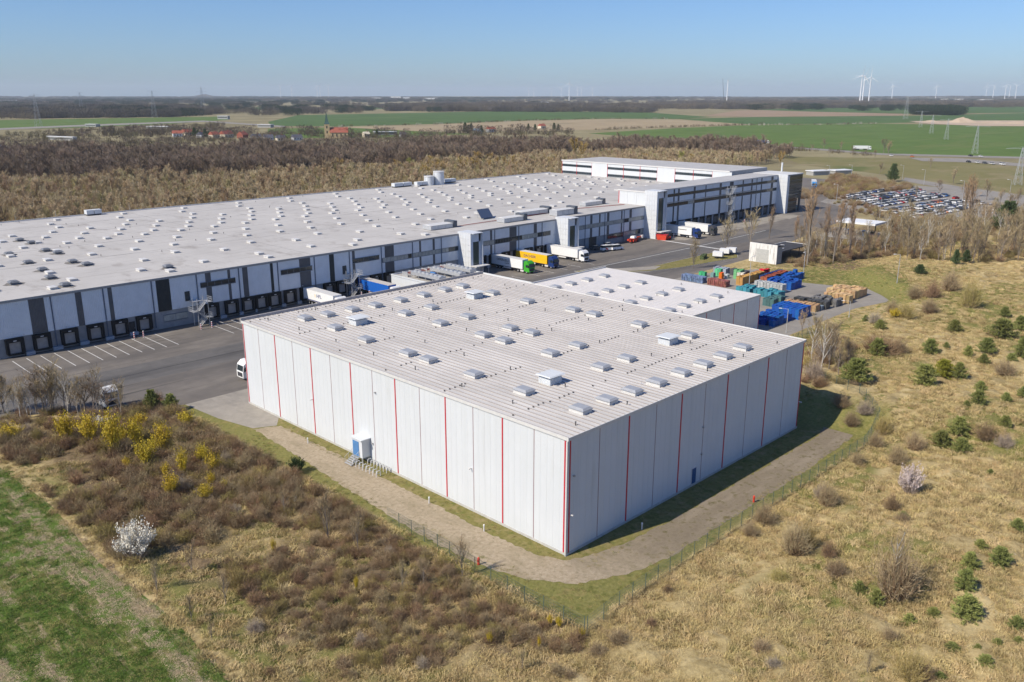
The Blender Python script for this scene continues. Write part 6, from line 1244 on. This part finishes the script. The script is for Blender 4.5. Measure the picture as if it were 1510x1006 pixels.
def sector(n, r0, r1, mask):
    rr = np.sqrt(nrg.uniform(r0 ** 2, r1 ** 2, n)); aa = nrg.uniform(YAW - .72, YAW + .72, n); x = CAM[0] + rr * np.cos(aa); y = CAM[1] + rr * np.sin(aa); k = mask(x, y, rr, aa); return np.stack([x[k], y[k], hgt(x[k], y[k]) - .5], -1)
FIELDS = [[A0(868, 197), A0(1110, 184), A0(1300, 182), A0(1570, 186), A0(1570, 236), A0(1300, 228), A0(990, 207)], [A0(395, 187), A0(395, 178), A0(440, 169), A0(780, 163), A0(955, 166), A0(1090, 163), A0(1330, 167), A0(1570, 164), A0(1570, 188), A0(1134, 184), A0(900, 192), A0(620, 194)], [A0(-60, 193), A0(-60, 177), A0(330, 171), A0(340, 177), A0(250, 184)]]
def not_fields(x, y):
    k = np.ones(len(x), bool)
    for f_ in FIELDS: k &= ~inpoly(x, y, f_)
    return k
P = sector(9000, 1900, 15000, lambda x, y, r_, a: not_fields(x, y) & (nrg.random(len(x)) < ss(.36, .56, vnoise(x, y, 620, 71)) * .9 + .15 * ss(5000, 9000, r_)))
scatter('far_wood', P, nrg.uniform(0, 6.28, len(P)), nrg.uniform(.8, 1.3, len(P)), CB, 'far leafless woods rolling away to the horizon')
P = sector(6500, 2200, 15000, lambda x, y, r_, a: not_fields(x, y) & (vnoise(x, y, 900, 75) > .55))
scatter('far_conifer_wood', P, nrg.uniform(0, 6.28, len(P)), nrg.uniform(.8, 1.3, len(P)), CP, 'far dark conifer woods towards the horizon')
wood('mid_wood', [A0(-60, 176), A0(240, 173), A0(330, 168), A0(240, 160), A0(-60, 161)], 900, CB, 'brown wood behind the far green field')
wood('mid_conifers', [A0(150, 173), A0(255, 172), A0(250, 166), A0(160, 165)], 700, CP, 'dark conifers in front of the far brown wood')
wood('mid_wood_east', [A0(560, 164), A0(955, 166.5), A0(955, 160), A0(700, 157), A0(600, 158)], 1400, CB, 'brown wood behind the long green field')
wood('mid_wood_right', [A0(950, 160), A0(1110, 162), A0(1320, 159), A0(1560, 158), A0(1560, 152), A0(1000, 152)], 4200, CB, 'brown wood belt behind the ploughed field')
wood('pine_clump', [A0(1354, 169.5), A0(1410, 170.5), A0(1408, 164), A0(1358, 163.5)], 330, CP, 'dark pine copse alone in the green fields')
wood('village_trees', [A0(60, 207), A0(250, 202), A0(420, 206), A0(640, 203), A0(840, 200), A0(840, 193), A0(700, 195), A0(560, 196), A0(400, 196), A0(250, 193), A0(60, 203)], 430, HB_[:2] + [clump_tree(330, mat('village_brown', (.13, .10, .075), 1, .2, .1, inst=.25), 9, 8, 7)], 'bare garden trees and bushes round the village')
wood('roadside_scrub', [A0(0, 212), A0(160, 204), A0(330, 192), A0(330, 182), A0(150, 190), A0(0, 198)], 520, HB_[:2], 'brown scrub along the far road')
for px, py, h_ in ((287, 202, 11), (292, 203, 9), (303, 203, 10), (308, 204, 8), (556, 201, 8), (686, 196, 13), (691, 197, 11), (695, 196, 12), (710, 197, 10), (779, 192, 9), (789, 193, 9), (817, 192, 10), (823, 193, 9)):
    x, y, _ = at(px, py, 0.0); put('pine_dark', x, y, h_ * 1.1, h_ * .6, 'dark conifer standing among the far village houses', 'village conifers')
wood('village_front_trees', [A0(235, 206), A0(330, 208), A0(440, 211), A0(640, 206), A0(640, 203.5), A0(440, 208), A0(330, 205.5), A0(235, 203.5)], 240, [clump_tree(331, mat('village_brown', (.13, .10, .075)), 6, 6, 5), HB_[0]], 'bare bushes in front of the village gardens')
wood('village_scrub', [A0(-60, 236), A0(200, 232), A0(400, 229), A0(640, 224), A0(850, 219), A0(850, 203), A0(640, 206), A0(440, 211), A0(330, 208), A0(235, 206), A0(60, 210), A0(-60, 212)], 420, HB_[:2] + [clump_tree(332, mat('village_brown', (.13, .10, .075)), 7, 8, 7)], 'brown scrub and garden trees between the dark wood and the village')
def hedge(name, pix, step, src, label, jit=3.0, smin=.6, smax=1.1):
    Q = []
    for a, b_ in zip(pix[:-1], pix[1:]):
        pa, pb_ = np.array(A0(*a)), np.array(A0(*b_)); L_ = np.linalg.norm(pb_ - pa)
        for i in range(int(L_ / step)):
            if nrg.random() < .25: continue
            p = pa + (pb_ - pa) * i * step / L_ + nrg.normal(0, jit, 2); Q.append((p[0], p[1], 0.0))
    Q = np.array(Q); return scatter(name, Q, nrg.uniform(0, 6.28, len(Q)), nrg.uniform(smin, smax, len(Q)), src, label)
hedge('blossoming_hedge', [(500, 187), (640, 184), (780, 178), (880, 175.5), (1000, 175.5)], 13, HB_, 'broken hedge with pale blossom between green and stubble fields')
hedge('field_hedge', [(880, 192), (1000, 187.5), (1130, 183.5)], 8, HB_[:2], 'brown hedge along the stubble field')
hedge('white_thorn_hedge', [(1100, 185), (1200, 184.5), (1300, 182.5)], 11, [HB_[2], HB_[2], HB_[0]], 'white flowering thorn hedge across the green fields')
hedge('road_hedge', [(900, 206), (1000, 210), (1120, 216), (1180, 222), (1300, 231)], 7, HB_[:2], 'brown scrub hedge beside the country road', 4)

# ================================================================== FAR THINGS
RT = mat('red_tile', (.32, .10, .065), .8, .15, .5); GTILE = mat('dark_tile', (.10, .10, .12), .7, .15, .5); CREAM = mat('cream_render', (.62, .55, .42), .9, .06, .5)
def house(px, py, w_, d_, h_, wallm, roofm, label, rz=None, name='village_house', cat='house'):
    x, y, _ = at(px, py, 0.0); o = thing(name, label, cat, (x, y, 0), rnd.uniform(-.5, .5) if rz is None else rz)
    part('wall', MB().box(-w_ / 2, -d_ / 2, -.1, w_ / 2, d_ / 2, h_), wallm, o)
    rf = part('roof', MB().prism([(-d_ / 2 - .4, h_ - .1), (d_ / 2 + .4, h_ - .1), (0, h_ + d_ * .42)], -w_ / 2 - .4, w_ / 2 + .4), roofm, o); part('chimney', MB().box(w_ * .2, -.3, h_ + d_ * .3, w_ * .2 + .7, .4, h_ + d_ * .42 + 1), RT, rf)
    for k in range(3): part('window', MB().box(-w_ / 2 + w_ * (.15 + .28 * k), -d_ / 2 - .05, h_ * .35, -w_ / 2 + w_ * (.15 + .28 * k) + 1.2, -d_ / 2 + .02, h_ * .35 + 1.5), GLASS, o)
    return o
for px, py, w_, d_, h_, wm, rm, lb in ((262, 202, 14, 10, 5, WHITE, RT, 'white village house with red roof at the wood end'), (278, 200, 20, 11, 5, CREAM, RT, 'long red-roofed village barn among conifers'), (297, 203, 11, 9, 4, WHITE, GTILE, 'white village house with dark roof beside the red barn'), (316, 204, 13, 10, 5, CREAM, RT, 'red-roofed village house in the middle of the hamlet'), (334, 203, 22, 11, 5, CREAM, RT, 'widest red-roofed village house of the hamlet'), (358, 204, 14, 10, 5, RT, RT, 'brick village house with orange-red roof'), (378, 206, 13, 9, 4, WHITE, GTILE, 'white bungalow with dark roof before the church meadow'), (396, 207, 13, 9, 4, WHITE, GTILE, 'white house with dark roof among grey-roofed neighbours'), (414, 208, 12, 9, 4, CREAM, GTILE, 'cream house with dark roof near the church meadow'), (438, 207, 14, 9, 4, WHITE, GTILE, 'white house with dark roof nearest the church'), (540, 203, 9, 8, 5, CREAM, CREAM, 'cream gabled house past the church nave'), (724, 195, 15, 9, 5, WHITE, RT, 'white farmhouse with red roof by the stubble field'), (704, 197, 13, 10, 4, WHITE, mat('blue_grey_roof', (.16, .24, .32), .6), 'house with pale blue-grey roof by dark conifers'), (799, 190, 13, 9, 5, CREAM, RT, 'lone red-roofed farmhouse between conifers'), (594, 202, 9, 8, 4, WHITE, GTILE, 'tiny white house behind the bare wood')):
    house(px, py, w_ * .82, d_ * .85, h_ * .9, wm, rm, lb)
for px, py, L_, wd, h_, rz, lb in ((568, 199, 30, 11, 4, .2, 'long pale barn with low white roof past the church'), (235, 190, 40, 12, 3.5, -.4, 'pale flat shed beside the far road'), (137, 187, 22, 10, 4, -.4, 'white halls in the scrub by the far road'), (91, 207, 50, 5, 4, -.6, 'low white bridge deck over the far road'), (330, 176, 26, 8, 7, -.4, 'white gantry building on the far road'), (392, 188, 24, 10, 4.5, -.4, 'white and blue workshop beside the far road'), (1206, 258, 14, 7, 2.6, .3, 'low white-roofed shed behind the glass office'), (1238, 257, 14, 7, 2.6, .3, 'second white-roofed shed in the thicket behind the office')):
    x, y, _ = at(px, py, 0.0); o = thing('far_shed', lb, 'shed', (x, y, 0), rz - .7); part('wall', MB().box(-L_ / 2, -wd / 2, -.1, L_ / 2, wd / 2, h_), mat('far_shed_wall', (.33, .33, .32), .8), o); part('roof', MB().box(-L_ / 2 - .5, -wd / 2 - .5, h_, L_ / 2 + .5, wd / 2 + .5, h_ + .5), WP, o)
    if h_ > 3: part('window_band', MB().box(-L_ / 2 + 1, -wd / 2 - .06, h_ * .45, L_ / 2 - 1, -wd / 2 + .02, h_ * .7), DKCHAR, o)
x, y, _ = at(-2, 226, 0.0); o = thing('blue_silo', 'bright blue rounded silo at the edge of the dark wood', 'silo', (x, y, 0)); part('shell', MB().tube((0, 0, 0), (0, 0, 7), 6, 6, 20).tube((0, 0, 7), (0, 0, 9), 6, 2, 20), mat('silo_blue', (.03, .20, .55), .5), o); part('plinth', MB().tube((0, 0, -.1), (0, 0, .9), 6.3, 6.3, 20), WHITE, o)
x, y, _ = at(483, 204, 0.0); ch = thing('village_church', 'village church with stone tower, green spire and red nave roof', 'church', (x, y, 0), R(-35))
part('tower', MB().box(-3.2, -3.2, -.1, 3.2, 3.2, 17), mat('church_stone', (.45, .35, .20), .9, .12, .4), ch); sp2 = part('spire', MB().frust((-3.4, -3.4, 3.4, 3.4), (-2, -2, 2, 2), 17, 20).frust((-2, -2, 2, 2), (-.1, -.1, .1, .1), 20, 31), mat('copper_green', (.05, .10, .09), .7), ch); part('cross', MB().box(-.1, -.1, 31, .1, .1, 33), DARKM, sp2)
part('nave', MB().box(3.2, -5, -.1, 25, 5, 7), mat('church_stone', (.45, .35, .20)), ch); part('nave_roof', MB().prism([(-5.6, 6.9), (5.6, 6.9), (0, 13)], 3.25, 25.6), RT, ch)
for k in range(4): part('window', MB().box(6 + k * 5, -5.06, 2, 7.4 + k * 5, -4.98, 5.5), GLASS, ch)
for k in range(2): part('window', MB().box(-.7, -3.26, 6 + k * 6, .7, -3.18, 9 + k * 6), GLASS, ch)
def turbine(px, py, d, hub, bl, label, a0=None):
    aa = YAW - math.atan((px - 755) / FPX); x, y = CAM[0] + d * math.cos(aa), CAM[1] + d * math.sin(aa); o = thing('wind_turbine', label, 'wind turbine', (x, y, H1(x, y)), aa - math.pi / 2 + rnd.uniform(-.5, .5), 'wind turbines on the horizon')
    m_ = mat('turbine_white', (.78, .79, .80), .5, .02, 1); part('tower', MB().tube((0, 0, -1), (0, 0, hub), hub * .024, hub * .013, 12), m_, o); na_ = part('nacelle', MB().box(-2.4, -5, hub - 2, 2.4, 8, hub + 2.8), m_, o); part('hub', MB().tube((0, -7.5, hub + .3), (0, -5, hub + .3), 1, 2.2, 10), m_, o)
    a0 = rnd.uniform(0, 2) if a0 is None else a0
    for k in range(3):
        a = a0 + k * 2.0944; dv = Vector((math.sin(a), 0, math.cos(a))); nv = Vector((math.cos(a), 0, -math.sin(a))); c0_ = Vector((0, -6.4, hub + .3)); s = MB()
        pr = [(0, 1.2), (.15, 2.6), (.5, 1.7), (1, .35)]; vs = []
        for f_, w2 in pr: vs += [c0_ + dv * bl * f_ - nv * w2 * .4, c0_ + dv * bl * f_ + nv * w2 * .6 + Vector((0, .5, 0))]
        s.v = [tuple(v) for v in vs] + [tuple(v + Vector((0, .45, 0))) for v in vs]; n_ = len(vs)
        for j in range(3): s.f += [(2 * j, 2 * j + 1, 2 * j + 3, 2 * j + 2), (n_ + 2 * j + 2, n_ + 2 * j + 3, n_ + 2 * j + 1, n_ + 2 * j), (2 * j, 2 * j + 2, n_ + 2 * j + 2, n_ + 2 * j), (2 * j + 3, 2 * j + 1, n_ + 2 * j + 1, n_ + 2 * j + 3)]
        s.m = [0] * len(s.f); part('blade', s, m_, o)
for px, d, hub, lb, a in ((1249, 5600, 158, 'tall white wind turbine, one of the close pair', .15), (1252.5, 5900, 160, 'tall white wind turbine just behind its twin of the pair', .5), (1261.5, 5700, 150, 'tall white wind turbine standing beside the close pair', .05), (836, 6400, 128, 'large wind turbine among the smaller distant cluster', .02)): turbine(px, 0, d, hub, hub * .42, lb, a)
for px in (779, 786, 811, 825, 848, 853.5, 869, 427, 443, 479, 483, 495, 1294, 1356, 1427, 1437, 1454, 1460, 1469, 1487, 1491, 1502): turbine(px, 0, rnd.uniform(9500, 13000), 135, 55, 'tiny distant wind turbine on the hazy horizon')
aa = YAW - math.atan((1060 - 755) / FPX); x, y = CAM[0] + 5600 * math.cos(aa), CAM[1] + 5600 * math.sin(aa); o = thing('unfinished_turbine', 'bare turbine tower under construction beside a tall crane', 'tower', (x, y, H1(x, y))); part('tower', MB().tube((0, 0, -1), (0, 0, 130), 3.2, 1.8, 12), MATS['turbine_white'], o); part('top_section', MB().tube((0, 0, 130), (0, 0, 136), 2.2, 2.2, 10), LTRIM, o)
o = thing('crawler_crane', 'tall dark lattice crane beside the unfinished turbine tower', 'crane', (x - 8, y + 14, H1(x, y))); part('boom', MB().tube((0, 0, 3), (-8, 14, 145), 1.4, .8, 4), DARKM, o); part('body', MB().box(-5, -4, 0, 5, 4, 5), DARKM, o)
LAT = mat('lattice_steel', (.38, .40, .41), .5, .08, 1)
def pylon(px, py, h_, label, arms=3, t_=.16, z0=0):
    x, y, _ = at(px, py, 0.0); aa = math.atan2(y - CAM[1], x - CAM[0]); o = thing('power_pylon', label, 'pylon', (x, y, H1(x, y)), aa - math.pi / 2 + .3, 'power pylons'); b_ = h_ * .09; s = MB(); n = 7
    for sx in (-1, 1):
        for sy in (-1, 1): s.bar((sx * b_, sy * b_, -.2), (sx * b_ * .15, sy * b_ * .15, h_), t_)
    for k in range(n):
        z0_, z1_ = h_ * k / n, h_ * (k + 1) / n; r0, r1 = b_ * (1 - .85 * k / n), b_ * (1 - .85 * (k + 1) / n)
        for s1 in (-1, 1): s.bar((-r0, s1 * r0, z0_), (r1, s1 * r1, z1_), t_ * .6); s.bar((r0, s1 * r0, z0_), (-r1, s1 * r1, z1_), t_ * .6); s.bar((s1 * r0, -r0, z0_), (s1 * r1, r1, z1_), t_ * .6)
    part('lattice', s, LAT, o)
    for k in range(arms):
        za = h_ * (.98 - .14 * k) if arms > 1 else h_ * .97; w2 = h_ * (.16 + .05 * (k == 1)) if arms > 1 else h_ * .42
        part('cross_arm', MB().bar((-w2, 0, za), (w2, 0, za), t_ * .9).bar((-w2, 0, za), (0, 0, za + h_ * .05), t_ * .6).bar((w2, 0, za), (0, 0, za + h_ * .05), t_ * .6), LAT, o)
for px, py, h_, lb, ar in ((57, 187, 52, 'tall lattice pylon beside the far green field', 3), (121, 167, 58, 'lattice pylon rising from the far brown wood', 3), (228, 174, 60, 'lattice pylon at the edge of the far conifers', 3), (300, 168, 70, 'dark lattice pylon before the horizon hill', 3), (1437, 227, 25, 'wide-armed pylon standing in the green field', 1), (1500, 273, 22, 'wide-armed pylon in the dry meadow', 1), (1395, 206, 24, 'wide-armed pylon farther along the field line', 1), (1373, 197, 25, 'wide-armed pylon in the middle of the big green field', 1), (1335, 176, 48, 'tall lattice pylon before the pine copse', 3), (1357, 188, 26, 'wide-armed pylon near the sand heaps', 1)): pylon(px, py, h_, lb, ar, .14 if ar == 1 else .19)
def heap(px, py, w_, h_, label):
    x, y, _ = at(px, py, 0.0); bm = bmesh.new(); bmesh.ops.create_grid(bm, x_segments=24, y_segments=14, size=1)
    for v in bm.verts:
        r_ = math.hypot(v.co.x, v.co.y); v.co.z = max(0, 1 - r_) * h_ * (.7 + .6 * float(vnoise(v.co.x * 10 + px, v.co.y * 10, 3, 3))) - .2; v.co.x *= w_; v.co.y *= w_ * .5
    me_ = bpy.data.meshes.new('sand_heap'); bm.to_mesh(me_); bm.free(); me_.materials.append(SAND); tag(link('sand_heap', me_, None, (x, y, .2), YAW - 1.57), label, 'sand heap')
heap(1420, 181, 34, 10, 'highest pale sand heap at the far gravel works'); heap(1374, 180.5, 34, 4, 'long low sand heap at the far gravel works'); heap(1465, 182, 44, 4.5, 'reddish flat sand heap at the far gravel works'); heap(1500, 183, 36, 6, 'pale sand heap at the end of the gravel works')
field('gravel_works', [(1340, 179), (1400, 178), (1560, 178), (1560, 187), (1440, 186), (1370, 183)], .35, SAND)
aa = YAW + .33; x, y = CAM[0] + 14500 * math.cos(aa), CAM[1] + 14500 * math.sin(aa); bm = bmesh.new(); bmesh.ops.create_grid(bm, x_segments=20, y_segments=8, size=1)
for v in bm.verts: v.co.z = max(0, 1 - math.hypot(v.co.x, v.co.y)) * 50 * (.8 + .4 * float(vnoise(v.co.x * 9, v.co.y * 9, 3, 4))); v.co.x *= 420; v.co.y *= 250
me_ = bpy.data.meshes.new('horizon_hill'); bm.to_mesh(me_); bm.free(); me_.materials.append(mat('far_brown', (.1, .08, .06))); o = link('horizon_hill', me_, None, (x, y, 0), aa - 1.57); o['kind'] = 'structure'
for i, (px, d, w_, h_) in enumerate(((4, 7000, 60, 24), (16, 7200, 40, 30), (30, 6800, 90, 20), (46, 6900, 50, 18), (140, 6000, 70, 14), (178, 5800, 60, 14), (560, 8000, 120, 22), (590, 8200, 90, 34), (605, 8200, 60, 24), (640, 8500, 130, 16), (1380, 7600, 160, 22), (1430, 7400, 140, 20), (985, 4200, 50, 12), (800, 5000, 60, 14))):
    aa = YAW - math.atan((px - 755) / FPX); x, y = CAM[0] + d * math.cos(aa), CAM[1] + d * math.sin(aa); o = thing('far_block', 'pale distant town block on the hazy skyline', 'building', (x, y, H1(x, y)), aa - 1.57, 'far town blocks on the skyline'); part('wall', MB().box(-w_ / 2, -8, -2, w_ / 2, 8, h_ * .8), WP, o); part('roof', MB().box(-w_ / 2, -8.3, h_ * .8, w_ / 2, 8.3, h_ * .8 + 1.5), LTRIM, o)

# ================================================================== THE AIR
hz = bpy.data.materials.new('haze_air'); hz.use_nodes = True; t = hz.node_tree; t.nodes.clear(); ou = t.nodes.new('ShaderNodeOutputMaterial'); pv = t.nodes.new('ShaderNodeVolumePrincipled')
pv.inputs['Color'].default_value = (.80, .90, 1.0, 1); pv.inputs['Density'].default_value = 4.6e-5; pv.inputs['Anisotropy'].default_value = 0.0; t.links.new(pv.outputs[0], ou.inputs['Volume'])
o = part('haze', MB().box(-26000, -26000, -25, 26000, 26000, 290), hz, None); o['kind'] = 'stuff'; o['label'] = 'thin pale air haze over the whole plain'
for o in [o for o in bpy.data.objects if o.type == 'EMPTY' and o.name in PROTO and o.location.z < -40]: pass
